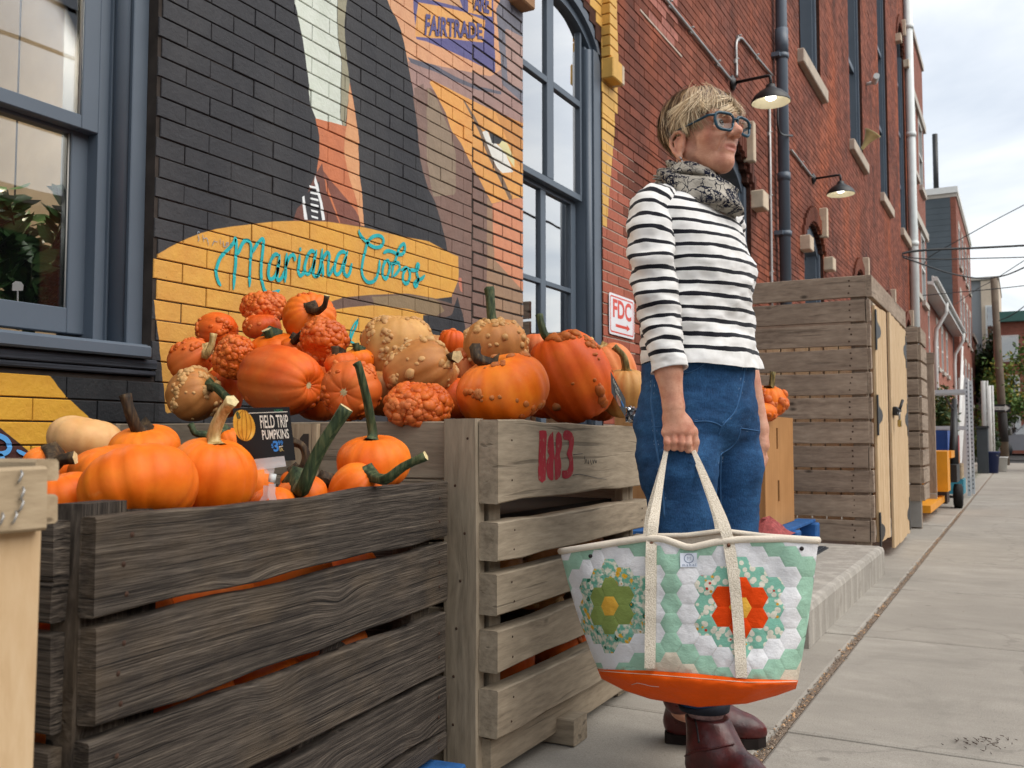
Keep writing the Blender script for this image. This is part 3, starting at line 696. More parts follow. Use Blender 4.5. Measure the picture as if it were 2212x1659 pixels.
# --- plain sash windows further along
def plain_window(op, stops=True, hood=True):
    x0, x1, z0, zt, rise = op; y = WY + .13; m = MB(); c = (x0 + x1) / 2
    bx(m, x0 + .003, x0 + .10, WY + .05, WY + .3, z0, zt + .1); bx(m, x1 - .10, x1 - .003, WY + .05, WY + .3, z0, zt + .1); bx(m, x1 - .15, x1 - .1, WY + .09, WY + .3, z0, zt + .1); bx(m, x0 + .1, x0 + .15, WY + .09, WY + .3, z0, zt + .1)
    zm = (z0 + zt) / 2
    for k in range(1, 4 if zt - z0 > 4 else 2): zz = z0 + (zt + rise - z0) * k / (4 if zt - z0 > 4 else 2); bx(m, x0 + .1, x1 - .1, y - .03 + (.02 if k % 2 else 0), y + .08, zz - .05, zz + .05)
    bx(m, x0 + .1, x1 - .1, y, y + .08, z0, z0 + .12)
    pts = [(x, arch_z(op, x)) for x in np.linspace(x0 + .004, x1 - .004, 17)]
    m.grid([[(x, WY + .07, z - .16), (x, WY + .07, z)] for x, z in pts], 0, False); m.grid([[(x, WY + .07, z - .16), (x, WY + .3, z - .16)] for x, z in pts], 0, False, True)
    wo_ = m.build('window', M_GREY, bld)
    for a, b in ((z0 + .1, zm), (zm, zt + rise - .05)):
        q = MB(); bx(q, x0 + .14, x1 - .14, y + .03, y + .034, a, b); q.build('pane', M_GLASSB, wo_)
    q = MB(); bx(q, x0 - .12, x1 + .12, WY - .09, WY + .2, z0 - .2, z0 - .005, ch=.012); q.build('sill', M_SILLS, wo_)
    if hood:
        q = MB(); k = 17
        for i in range(k):
            t = i / (k - 1); x = x0 - .09 + (x1 - x0 + .18) * t; h = math.sin(t * math.pi); z = zt + .08 + rise * h ** .75
            q.box((x, WY - .012, z + .06), ((x1 - x0) / k * .94, .05, .22), 0, 0, .004)
        q.build('arch_bricks', M_RED, bld)['kind'] = 'stuff'
        for sx in (-1, 1):
            q = MB(); q.box((c + sx * ((x1 - x0) / 2 + .15), WY - .06, zt - .02), (.24, .15, .2), 0, 0, .01); q.build('hood_stop', M_STONE, bld)
        q = MB(); q.box((c + .5, WY - .05, zt + rise + .12), (.1, .12, .44), 0, 0, .01); q.build('hood_stone', M_STONE, bld)
for op in OPEN[2:7]: plain_window(op)
for op in OPEN[7:]: plain_window(op, hood=(op is OPEN[-1]))
# dark rooms behind the glass
s = MB(); bx(s, 3.0, 27.8, WY + 3.2, WY + 3.3, -.1, 13); bx(s, -1.3, 3.0, WY + 2.2, WY + 2.26, -.1, 6); bx(s, 2.98, 3.04, WY + .34, WY + 3.2, -.1, 13); bx(s, 7.0, 7.06, WY + .34, WY + 3.2, -.1, 13); bx(s, -1.3, 27.8, WY + .34, WY + 3.3, 4.4, 4.5); bx(s, -1.3, 3.0, WY + .36, WY + 2.2, .93, .97)
s.build('room_walls', simple('room_plaster', '#9a8e7c', .9, var=.1), bld)
# quoins at the far corner
for k in range(26):
    w_ = .34 if k % 2 else .22; q = MB(); bx(q, X_END - w_, X_END + .012, WY - .03, WY + .2, .5 + k * .47, .5 + k * .47 + .455, ch=.015); q.build('quoin', M_STONE, bld)
# old patched panel high on the wall
pz = P2([(1375, -30), (1462, 120), (1470, 60), (1462, 40), (1395, -60)])
q = MB()
for k in range(26):
    x = pz[0][0] + rb.random() * (pz[1][0] - pz[0][0]); z = pz[1][1] + .04 + rb.random() * .5
cx0, cx1 = float(ony(1400, 0, WY)[0]), float(ony(1470, 120, WY)[0]); zc = float(ony(1468, 118, WY)[2])
for r_ in range(7):
    for c_ in range(int((cx1 - cx0) / .215)):
        if rb.random() < .12: continue
        bx(q, cx0 + c_ * .215 + (r_ % 2) * .1, cx0 + c_ * .215 + .205 + (r_ % 2) * .1, WY - .006, WY + .002, zc + .01 + r_ * .0775, zc + .078 + r_ * .0775, ch=.002)
q.build('patched_bricks', simple('pale_patched_brick', '#a4685a', .85, var=.3, scale=14), bld)['kind'] = 'stuff'
q = MB(); bx(q, cx0 - .2, cx1 + .02, WY - .008, WY + .002, zc - .012, zc + .006); q.build('mortar_smear', M_MORTW, bld)
# ------------------------------------------------------------------ lettering on the wall: brush strokes that sink into the joints
M_TEAL = simple('teal_brush_paint', '#1fa9ac', .6, .4, var=.18, scale=25, bump=.3, bscale=70)
def stroke(m, pts, wpx, Y=WY, lift=.0016):   # pts in view pixels, wpx brush width in view pixels
    C = [ony(x, y, Y) for x, y in smooth_path(pts, 7)]; C = np.array([(c[0], c[2]) for c in C]); k = len(C)
    sc = np.linalg.norm(ony(pts[0][0], pts[0][1], Y) - CAM) / FPX
    T = np.gradient(C, axis=0); T /= np.maximum(np.linalg.norm(T, axis=1, keepdims=True), 1e-9); N_ = np.stack([-T[:, 1], T[:, 0]], 1)
    rows = []
    for i in range(k):
        e_ = min(i, k - 1 - i) / 4.0; wv = wpx * sc * .5 * min(1, .45 + .55 * min(e_, 1)); row = []
        for u in (-1, -.5, 0, .5, 1):
            q = C[i] + N_[i] * wv * u * 1.15; zz = ((q[1] - Z0) / PZ) % 1.0; kk = math.floor((q[1] - Z0) / PZ); xx = ((q[0] - 2.434 - (kk % 2) * .11025) / .2205) % 1.0
            deep = .003 if (zz < .05 or zz > .95 or xx < .012 or xx > .988) else 0
            row.append((q[0], Y - lift - .0025 + deep, q[1]))
        rows.append(row)
    m.grid(rows, 0, False, True)
zA = lambda x, y: (453.6 + x * .10742, 486 + y * .10742)
zB_ = lambda x, y: (680.4 + x * .1123, 475.2 + y * .1123)
ST = [[zA(*p) for p in l] for l in (
 [(205, 1230), (150, 1130), (110, 980), (125, 850), (190, 670), (300, 540), (400, 440), (470, 340), (500, 240)],
 [(505, 230), (515, 400), (510, 600), (500, 800), (480, 1000), (460, 1300)],
 [(545, 600), (600, 460), (650, 360), (710, 310), (790, 340), (815, 450), (810, 650), (800, 850), (790, 1050), (780, 1250)],
 [(840, 560), (900, 440), (980, 330), (1040, 280), (1065, 330), (1050, 500), (1030, 700), (1015, 900), (1020, 1060), (1050, 1200), (1080, 1300), (1150, 1370), (1280, 1360), (1390, 1310)],
 [(1385, 610), (1300, 590), (1230, 680), (1180, 830), (1160, 980), (1190, 1080), (1260, 1070), (1330, 960), (1370, 800), (1390, 590)],
 [(1385, 700), (1350, 900), (1340, 1080), (1380, 1110), (1450, 1030), (1490, 900)],
 [(1530, 560), (1520, 750), (1510, 950), (1495, 1160)], [(1500, 900), (1540, 750), (1590, 640), (1660, 600), (1695, 660), (1685, 730)],
 [(1810, 450), (1800, 530)], [(1795, 590), (1780, 760), (1765, 930), (1800, 1020), (1860, 980), (1900, 940)],
 [(2110, 560), (2030, 520), (1960, 600), (1910, 750), (1890, 880), (1930, 980), (1990, 960), (2060, 830), (2100, 650), (2130, 500)], [(2110, 640), (2075, 850), (2070, 1000), (2130, 1030), (2190, 980), (2230, 850)])]
ST += [[zB_(*p) for p in l] for l in (
 [(-10, 1090), (40, 1060), (80, 950), (110, 760), (130, 550)], [(130, 800), (140, 950), (150, 1100)], [(120, 820), (170, 690), (230, 620), (265, 680), (255, 800), (240, 950), (250, 1060), (310, 980), (345, 880)],
 [(600, 640), (520, 610), (450, 650), (400, 760), (370, 900), (370, 1000), (420, 1050), (490, 970), (550, 800), (620, 600)], [(600, 700), (550, 880), (550, 1010), (600, 1080), (650, 1030), (680, 930), (697, 830)],
 [(838, 185), (850, 260), (900, 340), (980, 420), (1060, 490), (1170, 530), (1270, 500), (1310, 400), (1270, 320), (1180, 300), (1090, 330), (1020, 400), (980, 490), (950, 620), (910, 780), (890, 950), (910, 1080), (980, 1180), (1060, 1200), (1140, 1160), (1195, 1050), (1225, 900), (1230, 770)],
 [(1370, 770), (1320, 840), (1290, 960), (1300, 1080), (1350, 1130), (1400, 1050), (1430, 900), (1410, 800), (1360, 760)],
 [(1300, 640), (1380, 595), (1480, 610), (1580, 660), (1680, 650), (1720, 560), (1705, 460), (1640, 500), (1590, 600), (1540, 760), (1490, 900), (1470, 1110)], [(1430, 850), (1520, 830), (1600, 830), (1620, 920), (1580, 1000), (1500, 1090)],
 [(1640, 970), (1720, 930), (1770, 900)], [(1760, 920), (1700, 1000), (1680, 1120), (1720, 1220), (1780, 1200), (1815, 1080), (1800, 960), (1765, 915)],
 [(1800, 960), (1900, 970), (1960, 960), (1985, 870), (1960, 850), (1940, 920), (1950, 1020), (1975, 1130), (1960, 1240), (1920, 1280), (1900, 1220), (1960, 1160), (2040, 1130), (2105, 1060)])]
m = MB()
for l in ST: stroke(m, l, 7.0)
stroke(m, [(772, 688), (768, 705), (760, 722), (752, 745)], 5); stroke(m, [(772, 690), (764, 700), (757, 715), (755, 735), (765, 742)], 4)
wl = m.build('painted_lettering', M_TEAL, bld); wl['kind'] = 'stuff'
m = MB(); S3 = lambda x, y: (x * .2018, 799.3 + y * .2018)
stroke(m, [S3(-60, 690), S3(0, 710), S3(60, 745), S3(95, 810), S3(75, 870), S3(20, 895), S3(-50, 895)], 8.5); stroke(m, [S3(-30, 900), S3(10, 930), S3(30, 970)], 8); stroke(m, [S3(170, 858), S3(230, 890), S3(300, 920)], 6.5)
m.build('blue_lettering', simple('sky_blue_brush_paint', '#5aa0dc', .6, .4, var=.1), bld)
m = MB(); tl = lambda l: [(324 + x * .1302, 432 + y * .1302) for x, y in l]
for l in ([(770, 560), (790, 525), (815, 550)], [(780, 570), (800, 650), (780, 690)], [(860, 570), (880, 700)], [(870, 650), (930, 640), (960, 760)], [(1020, 760), (1060, 660)], [(1040, 690), (1120, 700)], [(1150, 640), (1160, 740)], [(1200, 680), (1210, 770), (1250, 770), (1290, 720), (1260, 710), (1250, 760)]): stroke(m, tl(l), 1.6)
m.build('scratched_tag', simple('grey_marker', '#8f97a0', .6, var=.1), bld)
# block lettering on the painted sign of the mural
def wall_text(txt, q, mat, name, bold=.02, sub=0):   # q: four corners in view pixels (bl, br, tr, tl)
    B, fs = fit_text(txt, (0, 0, 1, 1), bold=bold); c = [np.array(a, float) for a in q]; vs = []
    for u, v in B:
        px = (c[0] * (1 - u) + c[1] * u) * (1 - v) + (c[3] * (1 - u) + c[2] * u) * v; pt_ = ony(px[0], px[1], WY); vs.append((pt_[0], WY - .0035, pt_[2]))
    return MB().add(vs, fs).build(name, mat, bld)
M_PURP = simple('violet_wall_paint', '#524f80', .6, .4, var=.1)
wall_text('FAIRTRADE', [(916, 76), (1042, 85), (1040, 52), (919, 30)], M_PURP, 'sign_lettering', .03)
wall_text('ARE', [(1022, 22), (1056, 30), (1055, -16), (1026, -20)], M_PURP, 'sign_lettering', .03)
# ================================================================== fixtures on the wall
M_BLACK = simple('black_metal', '#17181a', .45, .5, var=.1)
M_GALV = simple('galvanised_conduit', '#a7a6a3', .4, .5, .7, var=.12)
M_LAMPIN = simple('cream_enamel', '#e6dfc6', .4, .5, var=.04)
n = NB('lit_bulb', '#ffffff'); n.set('Emission Color', (1, .97, .9, 1)); n.set('Emission Strength', 2.6); M_BULB = n.m
def wall_lamp(x, z, y, label):
    t = thing('wall_lamp', label, 'wall lamp', (x, WY, z), 0, 'lit barn lamps on the brick wall')
    m = MB(); m.lathe([(.0, -.001), (.075, 0), (.08, .02), (.05, .035), (.03, .05)], n=20, M=Matrix.Translation((x, WY, z)) @ Matrix.Rotation(rad(90), 4, 'X')); m.build('wall_plate', M_BLACK, t)
    MB().tube([(x, WY - .04, z), (x, y + .03, z + .01), (x, y + .006, z + .003), (x, y, z - .03), (x, y, z - .08)], .016, 10).build('arm', M_BLACK, t)
    m = MB(); zz = z - .08
    out = [(.022, 0), (.045, -.01), (.05, -.035), (.075, -.06), (.12, -.085), (.165, -.125), (.19, -.165), (.198, -.19)]
    m.lathe(out, (x, y, zz), 32, 0); m.lathe([(r * .96, q - .004) for r, q in out[::-1]], (x, y, zz), 32, 1); m.lathe([(.198, -.19), (.19, -.194)], (x, y, zz), 32, 0); m.build('lamp_shade', [M_BLACK, M_LAMPIN], t)
    MB().lathe([(.001, -.17), (.035, -.165), (.055, -.145), (.052, -.115), (.03, -.08), (.02, -.05)], (x, y, zz), 20).build('bulb', M_BULB, t)
wall_lamp(9.54, 4.48, 2.15, 'black barn lamp with cream inside, lit, beside the grey downpipe above the person')
wall_lamp(13.86, 4.53, 2.165, 'black barn lamp with cream inside, lit, between the downpipe and the tall upper window')
def wpath(pts, y=WY - .022): return [(lambda p: (p[0], y, p[2]))(ony(a, b, y)) for a, b in pts]
def run(name, label, pts, r, mat, clips=0, cat='conduit', y=WY - .022):
    t = thing(name, label, cat, wpath(pts, y)[0]); P = wpath(pts, y); m = MB().tube(P, r, 8); m.build('pipe', mat, t)
    for k in range(clips):
        f = (k + .5) / clips * (len(P) - 1); i = min(int(f), len(P) - 2); q = np.array(P[i]) * (1 - f + i) + np.array(P[i + 1]) * (f - i)
        MB().box((q[0], WY - .012, q[2]), (.05, .03, .05), ch=.004).tube([(q[0], WY - .01, q[2] + .03), (q[0], WY - .05, q[2] + .03)], .008, 6).build('clip', mat, t)
    return t
run('conduit', 'thin grey conduit running diagonal along the brick up to the first barn lamp', [(1400, -48), (1439, 0), (1500, 75), (1578, 172)], .016, M_GALV, 4)
run('conduit', 'bent grey conduit looping over the first barn lamp', smooth_path([(1591, 168), (1591, 140), (1590, 100), (1593, 86), (1600, 82), (1610, 92), (1640, 130), (1668, 163)], 4), .015, M_GALV, 3)
run('conduit', 'thin grey conduit between the downpipe and the second barn lamp', [(1709, 324), (1754, 382)], .016, M_GALV, 1)
run('conduit', 'upright pale conduit beside the grey downpipe below the first barn lamp', [(1662, 225), (1664, 400), (1667, 620), (1668, 760)], .017, M_GALV, 4)
# grey downpipe
xd = float(ony(1692, 300, WY - .1)[0]); t = thing('downpipe', 'thick grey painted downpipe fixed to the red brick wall', 'downpipe', (xd, WY - .1, 0))
m = MB(); m.tube([(xd, WY - .1, 0), (xd, WY - .1, 13)], .068, 20); m.build('pipe', M_GREY, t)
for a, b in ((75, 128), (376, 392)):
    za, zb_ = float(ony(1695, a, WY - .1)[2]), float(ony(1695, b, WY - .1)[2]); MB().tube([(xd, WY - .1, zb_), (xd, WY - .1, za)], .078, 20).build('sleeve', M_GREY, t)
for b in (132, 505): zb_ = float(ony(1695, b, WY - .1)[2]); MB().tube([(xd, WY - .1, zb_ - .03), (xd, WY - .1, zb_ + .03)], .082, 20).box((xd - .09, WY - .05, zb_), (.08, .1, .05)).build('bracket', M_GREY, t)
run('cable', 'black cable bent round the grey downpipe under the first barn lamp', smooth_path([(1680, 228), (1680, 262), (1682, 280), (1690, 291), (1711, 293)], 4), .013, M_BLACK, 0, 'cable', WY - .185)
# white rainwater pipe at the building's end
xw = float(ony(1968, 300, WY - .12)[0]); t = thing('rainwater_pipe', 'tall white rainwater pipe at the far corner beside the stone quoins', 'downpipe', (xw, WY - .12, 0)); M_WHITE = simple('white_paint', '#d9dedc', .5, .4, var=.06)
m = MB(); m.tube([(xw, WY - .12, 0), (xw, WY - .12, 13.5)], .11, 16); m.build('pipe', M_WHITE, t)
for z in (3, 6, 9, 12): MB().tube([(xw, WY - .12, z), (xw, WY - .12, z + .12)], .135, 16).build('bracket', M_WHITE, t)
# horn loudspeaker, camera
p_ = ony(1862, 322, WY - .1); t = thing('horn_loudspeaker', 'small cream horn loudspeaker on the wall beside the upper window sill', 'loudspeaker', p_); M_CREAM = simple('cream_plastic', '#d8c38a', .5, .4, var=.1)
MB().lathe([(.03, 0), (.04, .08), (.07, .18), (.13, .3), (.16, .34), (.15, .33), (.06, .18), (.0, .1)], n=20, M=Matrix.Translation(Vector(p_)) @ Matrix.Rotation(rad(35), 4, 'X')).build('horn', M_CREAM, t)
MB().tube([p_, (p_[0], WY + .01, p_[2] - .08)], .02, 8).build('bracket', M_GALV, t)
p_ = ony(1889, 177, WY - .15); t = thing('security_camera', 'white bullet camera on the brick wall high beside the tall window', 'camera', p_)
MB().tube([p_, p_ + np.array((-.32, -.08, 0))], .06, 12).build('housing', M_WHITE, t); MB().tube([p_, (p_[0], WY + .01, p_[2] - .02)], .035, 8).build('bracket', M_WHITE, t)
# electric service: mast on the wall and wires
n = NB('black_cable', '#1c1d1f', .6); M_CABLE = n.m
def wire(label, pts, r=.012, group='overhead wires over the street'):
    P = smooth_path(pts, 8); o = MB().tube(P, r, 5).build('overhead_wire', M_CABLE); tag(o, label, 'wire', group); return o
def Wp(x, y, Y=WY - .1): return ony(x, y, Y)
sm = [onx(1930, 620, 26.0), onx(1931, 575, 26.0), onx(1934, 558, 26.0), onx(1945, 549, 26.2)]
wire('thick black service cable arching off the brick wall to the far side', [onx(1934, 620, 25.5), onx(1933, 572, 25.5), onx(1940, 553, 25.6), onx(1965, 544, 25.8), onx(2020, 539, 26.2), onx(2100, 536, 27), onx(2240, 529, 28)], .03)
wire('thin wire from the wall bracket straight across the street', [onx(1935, 548, 25.5), onx(1972, 557, 25.7), onx(2030, 560, 26), onx(2120, 558, 27), onx(2240, 555, 28)], .015)
wire('wire from the wall sagging to the top of the wooden pole', [onx(1935, 550, 25.5), onx(1985, 568, 26.5), onx(2050, 590, 28.5), onx(2110, 601, 30.5), onx(2147, 600, 32)], .022)
wire('wire rising from the wooden pole to the right', [onx(2147, 600, 32), onx(2180, 592, 30), onx(2240, 565, 27)], .022)
wire('wire rising steeply past the grey gable to the upper right', [onx(1997, 569, 27), onx(2012, 552, 27.2), onx(2090, 508, 27.5), onx(2150, 475, 28), onx(2240, 428, 28.5)], .013)
wire('level wire over the low eave to the right', [onx(1978, 640, 30), onx(2060, 632, 30.5), onx(2140, 625, 31), onx(2240, 614, 31.5)], .014)
wire('wire climbing from the pole shoulder to the right', [onx(2158, 693, 32), onx(2190, 678, 31), onx(2240, 640, 30)], .014)
wire('faint wire crossing behind the wooden pole', [onx(2060, 660, 45), onx(2110, 625, 40), onx(2146, 605, 36), onx(2240, 545, 32)], .014)
wire('long wire high over the street, mirrored in the upper panes', [(-14, -5.2, 7.2), (0, -5.2, 6.6), (14, -5.2, 7.2)], .03); wire('long wire lower over the street, mirrored in the upper panes', [(-14, -5.4, 6.1), (0, -5.4, 5.4), (14, -5.4, 6.2)], .03)
wire('slanting wire over the street, mirrored in the panes', [(-10, -9, 8.5), (6, -4.6, 6.0), (20, -3, 5.2)], .025)
# FDC sign
t = thing('enamel_sign', 'white metal sign with red border, letters FDC and a red arrow, screwed to the brick', 'sign', ony(1345, 685, WY))
c4 = [(1315.6, 715), (1370.5, 739), (1369, 649), (1316.8, 631)]     # bl br tr tl in view pixels
YS = WY - .012; q4 = [np.array(ony(a, b, YS)) for a, b in c4]
sx0, sx1 = (q4[0][0] + q4[3][0]) / 2, (q4[1][0] + q4[2][0]) / 2; sz0, sz1 = (q4[0][2] + q4[1][2]) / 2, (q4[2][2] + q4[3][2]) / 2; sw, sh = sx1 - sx0, sz1 - sz0
def rrect(x0, z0, x1, z1, r, k=5): return [(cx + r * math.cos(a), cz + r * math.sin(a)) for cx, cz, s0 in ((x1 - r, z1 - r, 0), (x0 + r, z1 - r, 90), (x0 + r, z0 + r, 180), (x1 - r, z0 + r, 270)) for a in [rad(s0 + 90 * i / k) for i in range(k + 1)]]
M_SIGNW = simple('white_enamel', '#e6e6ea', .35, .5, var=.04, scale=12); M_SIGNR = simple('red_sign_print', '#d8432f', .4, .4, var=.12, scale=30)
def plate(poly, y, th, mat, name, par):
    k = len(poly); vs = [(a, y, b) for a, b in poly] + [(a, y + th, b) for a, b in poly]; fs = [tuple(range(k)), tuple(range(2 * k - 1, k - 1, -1))] + [(i, k + i, k + (i + 1) % k, (i + 1) % k) for i in range(k)]; return MB().add(vs, fs).build(name, mat, par)
plate(rrect(sx0, sz0, sx1, sz1, .02)[::-1], YS, .003, M_SIGNW, 'plate', t)
o_, i_ = rrect(sx0 + .016, sz0 + .016, sx1 - .016, sz1 - .016, .022), rrect(sx0 + .026, sz0 + .026, sx1 - .026, sz1 - .026, .016); k = len(o_)
MB().add([(a, YS - .0008, b) for a, b in o_ + i_], [(i, k + i, k + (i + 1) % k, (i + 1) % k) for i in range(k)]).build('border', M_SIGNR, t)
B, fs = fit_text('FDC', (sx0 + sw * .14, sz0 + sh * .42, sx0 + sw * .88, sz0 + sh * .88), bold=.03); MB().add([(a, YS - .0009, b) for a, b in B], fs).build('lettering', M_SIGNR, t)
ax0, ax1, az = sx0 + sw * .24, sx0 + sw * .82, sz0 + sh * .24; h1, h2 = sh * .035, sh * .085; xh = ax1 - sw * .13
MB().add([(a, YS - .0009, b) for a, b in ((ax0, az - h1), (xh, az - h1), (xh, az - h2), (ax1, az), (xh, az + h2), (xh, az + h1), (ax0, az + h1))], [tuple(range(7))]).build('arrow', M_SIGNR, t)
# ================================================================== the rest of the street
def brick_tex(name, a, b, mortar, sc=1.0, ax='xz'):
    n = NB(name, rough=.88, spec=.2); p = n.sep(n.pos()); v = n.comb(p[0] if ax == 'xz' else p[1], p[2], 0.0)
    bt = n.node('ShaderNodeTexBrick', {'Vector': v, 'Color1': lin(a), 'Color2': lin(b), 'Mortar': lin(mortar), 'Scale': 1.0, 'Mortar Size': .006, 'Brick Width': .215 * sc, 'Row Height': .072 * sc})
    c = n.mix(.3, bt.outputs['Color'], n.ramp(n.noise(n.pos(), 2.0, 4), [(.3, .3), (.7, .7)]), 'OVERLAY'); n.set('Base Color', c); return n.m
M_BR2 = brick_tex('far_brown_brick', '#8e5344', '#7d4739', '#8b7768'); M_BR3 = brick_tex('far_pale_red_brick', '#a0604e', '#8c4f40', '#a08a7c')
M_LINT = simple('pale_lintel', '#b3aba0', .8, var=.1); M_WTRIM = simple('white_trim', '#d8d8d4', .6, var=.06); M_DKGL = glass_mat('far_window_glass', 7.0, (.2, .23, .25)); M_INT = simple('dark_interior', '#25282b', .9)
def bays(b, face, y, rects, M_fr=M_WTRIM, sill=M_LINT, lint=True):
    for (x0, x1, z0, z1) in rects:
        m = MB(); f = .07
        bx(m, x0, x0 + f, y - .01, y + .12, z0, z1); bx(m, x1 - f, x1, y - .01, y + .12, z0, z1); bx(m, x0 + f, x1 - f, y - .009, y + .12, z1 - f, z1); bx(m, x0 + f, x1 - f, y - .009, y + .12, z0, z0 + f); bx(m, x0 + f, x1 - f, y - .005, y + .1, (z0 + z1) / 2 - .03, (z0 + z1) / 2 + .03)
        wv = m.build('window', M_fr, b); q = MB(); bx(q, x0 + .02, x1 - .02, y + .05, y + .055, z0 + .02, z1 - .02); q.build('pane', M_DKGL, wv)
        q = MB(); bx(q, x0, x1, y + .2, y + .22, z0, z1); q.build('dark_room_sheet', M_INT, wv)  # dark sheet painted as the unlit room behind the pane
        q = MB(); bx(q, x0 - .1, x1 + .1, y - .1, y + .05, z0 - .16, z0 - .004); q.build('sill', sill, wv)
        if lint: q = MB(); bx(q, x0 - .12, x1 + .12, y - .02, y + .05, z1 + .004, z1 + .26); q.build('lintel', sill, wv)
def wall_with_holes(m, x0, x1, z0, z1, y, d, rects, mi=0):
    xs = sorted({x0, x1} | {r[0] for r in rects} | {r[1] for r in rects})
    for a, b in zip(xs, xs[1:]):
        c = (a + b) / 2; z = z0
        for r in sorted([r for r in rects if r[0] < c < r[1]], key=lambda r: r[2]): bx(m, a, b, y, y + d, z, r[2], mi); z = r[3]
        bx(m, a, b, y, y + d, z, z1, mi)
def house(name, label, x0, x1, zt, y, mat, rects, depth=7.0, side=None, roofm=None, lint=True, group='row houses down the street'):
    t = thing(name, label, 'building', ((x0 + x1) / 2, y, 0), 0, group); m = MB(); wall_with_holes(m, x0, x1, -.1, zt, y, .25, rects)
    m.build('wall', mat, t); q = MB(); bx(q, x0, x0 + .2, y + .25, y + depth, -.1, zt - .01); bx(q, x1 - .2, x1, y + .25, y + depth, -.1, zt - .01); bx(q, x0 + .2, x1 - .2, y + depth - .2, y + depth, -.1, zt - .01); q.build('side_wall', side or mat, t)
    q = MB(); bx(q, x0 - .02, x1 + .02, y - .06, y + depth, zt, zt + .18); q.build('roof', roofm or M_LINT, t); bays(t, None, y, rects, lint=lint); return t
X2 = 33.05; r2 = [(a, a + 1.3, z, z + 2.1) for a in (28.9, 31.1) for z in (8.55, 5.0)]
h2 = house('brick_house', 'tall brown brick house right after the white rainwater pipe', 28.02, X2, 12.8, WY, M_BR2, r2)
for z in (10.72, 7.15): q = MB(); bx(q, 28.03, X2 + .05, WY - .08, WY + .02, z, z + .24); q.build('band', M_LINT, h2)
r3 = [(a, a + .95, z, z + 1.7) for a in (34.2, 36.4, 40.6, 43.2, 46.0) for z in (3.6, .9)]
h3 = house('brick_house', 'low pale red brick house with deep white eave and gutter', X2 + .03, 50.9, 5.9, 2.85, M_BR3, r3, roofm=M_LINT)
m = MB(); bx(m, X2 + .05, 50.8, 2.42, 2.84, 5.78, 5.88); bx(m, X2 + .05, 50.8, 2.36, 2.42, 5.74, 6.05); m.build('eave', M_WTRIM, h3)
m = MB(); m.tube([(X2 + .05, 2.30, 5.95), (50.8, 2.30, 5.95)], .075, 10); m.build('gutter', M_WTRIM, h3)
for a in (38.6, 50.2):
    MB().tube([(a, 2.34, 5.9), (a, 2.36, 5.5), (a + .2, 2.72, 4.9), (a + .2, 2.76, 4.4), (a + .2, 2.76, 0)], .075, 10).build('gutter_pipe', M_WTRIM, h3)
n = NB('grey_siding', '#4e565b', .7, .3); n.set('Base Color', n.ramp(n.noise(n.pos(), .8, 3), [(.3, '#4a5257'), (.7, '#565f65')])); M_SIDE = n.m
r4 = [(a, a + 1.4, z, z + 2.0) for a in (52.6, 55.6, 59, 62.5) for z in (9.6, 6.2, 2.8)]
h4 = house('tall_house', 'tall narrow house with grey clapboard gable and brick front', 51.0, 65.8, 12.75, WY, M_BR2, r4, 9.0, M_SIDE)
for k in range(42): q = MB(); q.box((50.985, WY + 4.6, .3 + k * .295), (.05, 8.7, .285)); q.build('clapboard', M_SIDE, h4)
m = MB(); bx(m, 50.9, 65.9, WY - .1, WY + 9.1, 12.94, 13.25); m.build('parapet', M_WTRIM, h4); m = MB(); m.box((54, WY + 3.4, 13.5), (2.2, 1.6, .5), ch=.05); m.tube([(56, WY + 1.2, 13.2), (56, WY + 1.2, 17.5)], .14, 10); m.build('roof_plant', M_BLACK, h4)
# boxy new building beyond the crossing
pa, pb = onx(2101, 606, 74.0), onx(2157, 606, 74.0); pm = onx(2118, 606, 74.0); zt = float(pm[2])
t = thing('new_building', 'boxy beige and grey new building beyond the crossing, behind the wooden pole', 'building', (78, float(pm[1]), 0))
m = MB(); bx(m, 74, 84, pm[1], pa[1] + 6, -.1, zt); m.build('wall', simple('grey_panel', '#8a8d8f', .7, var=.05), t); m = MB(); bx(m, 73.8, 84, pb[1], pm[1] - .01, -.1, zt - .05); m.build('wall', simple('beige_panel', '#c9b7a2', .7, var=.06), t)
for (a, b, c, d) in ((2128, 2156, 660, 735), (2128, 2156, 744, 800)):
    u, v = onx(a, c, 73.7), onx(b, d, 73.7); q = MB(); bx(q, 73.62, 73.78, v[1], u[1], v[2], u[2]); f = q.build('window', M_WTRIM, t); q = MB(); bx(q, 73.58, 73.6, v[1] + .12, u[1] - .12, v[2] + .12, u[2] - .12); q.build('pane', M_DKGL, f)
q = MB(); bx(q, 73.7, 84.1, pb[1] - .05, pa[1] + 6, zt + .002, zt + .2); q.build('roof', M_LINT, t)
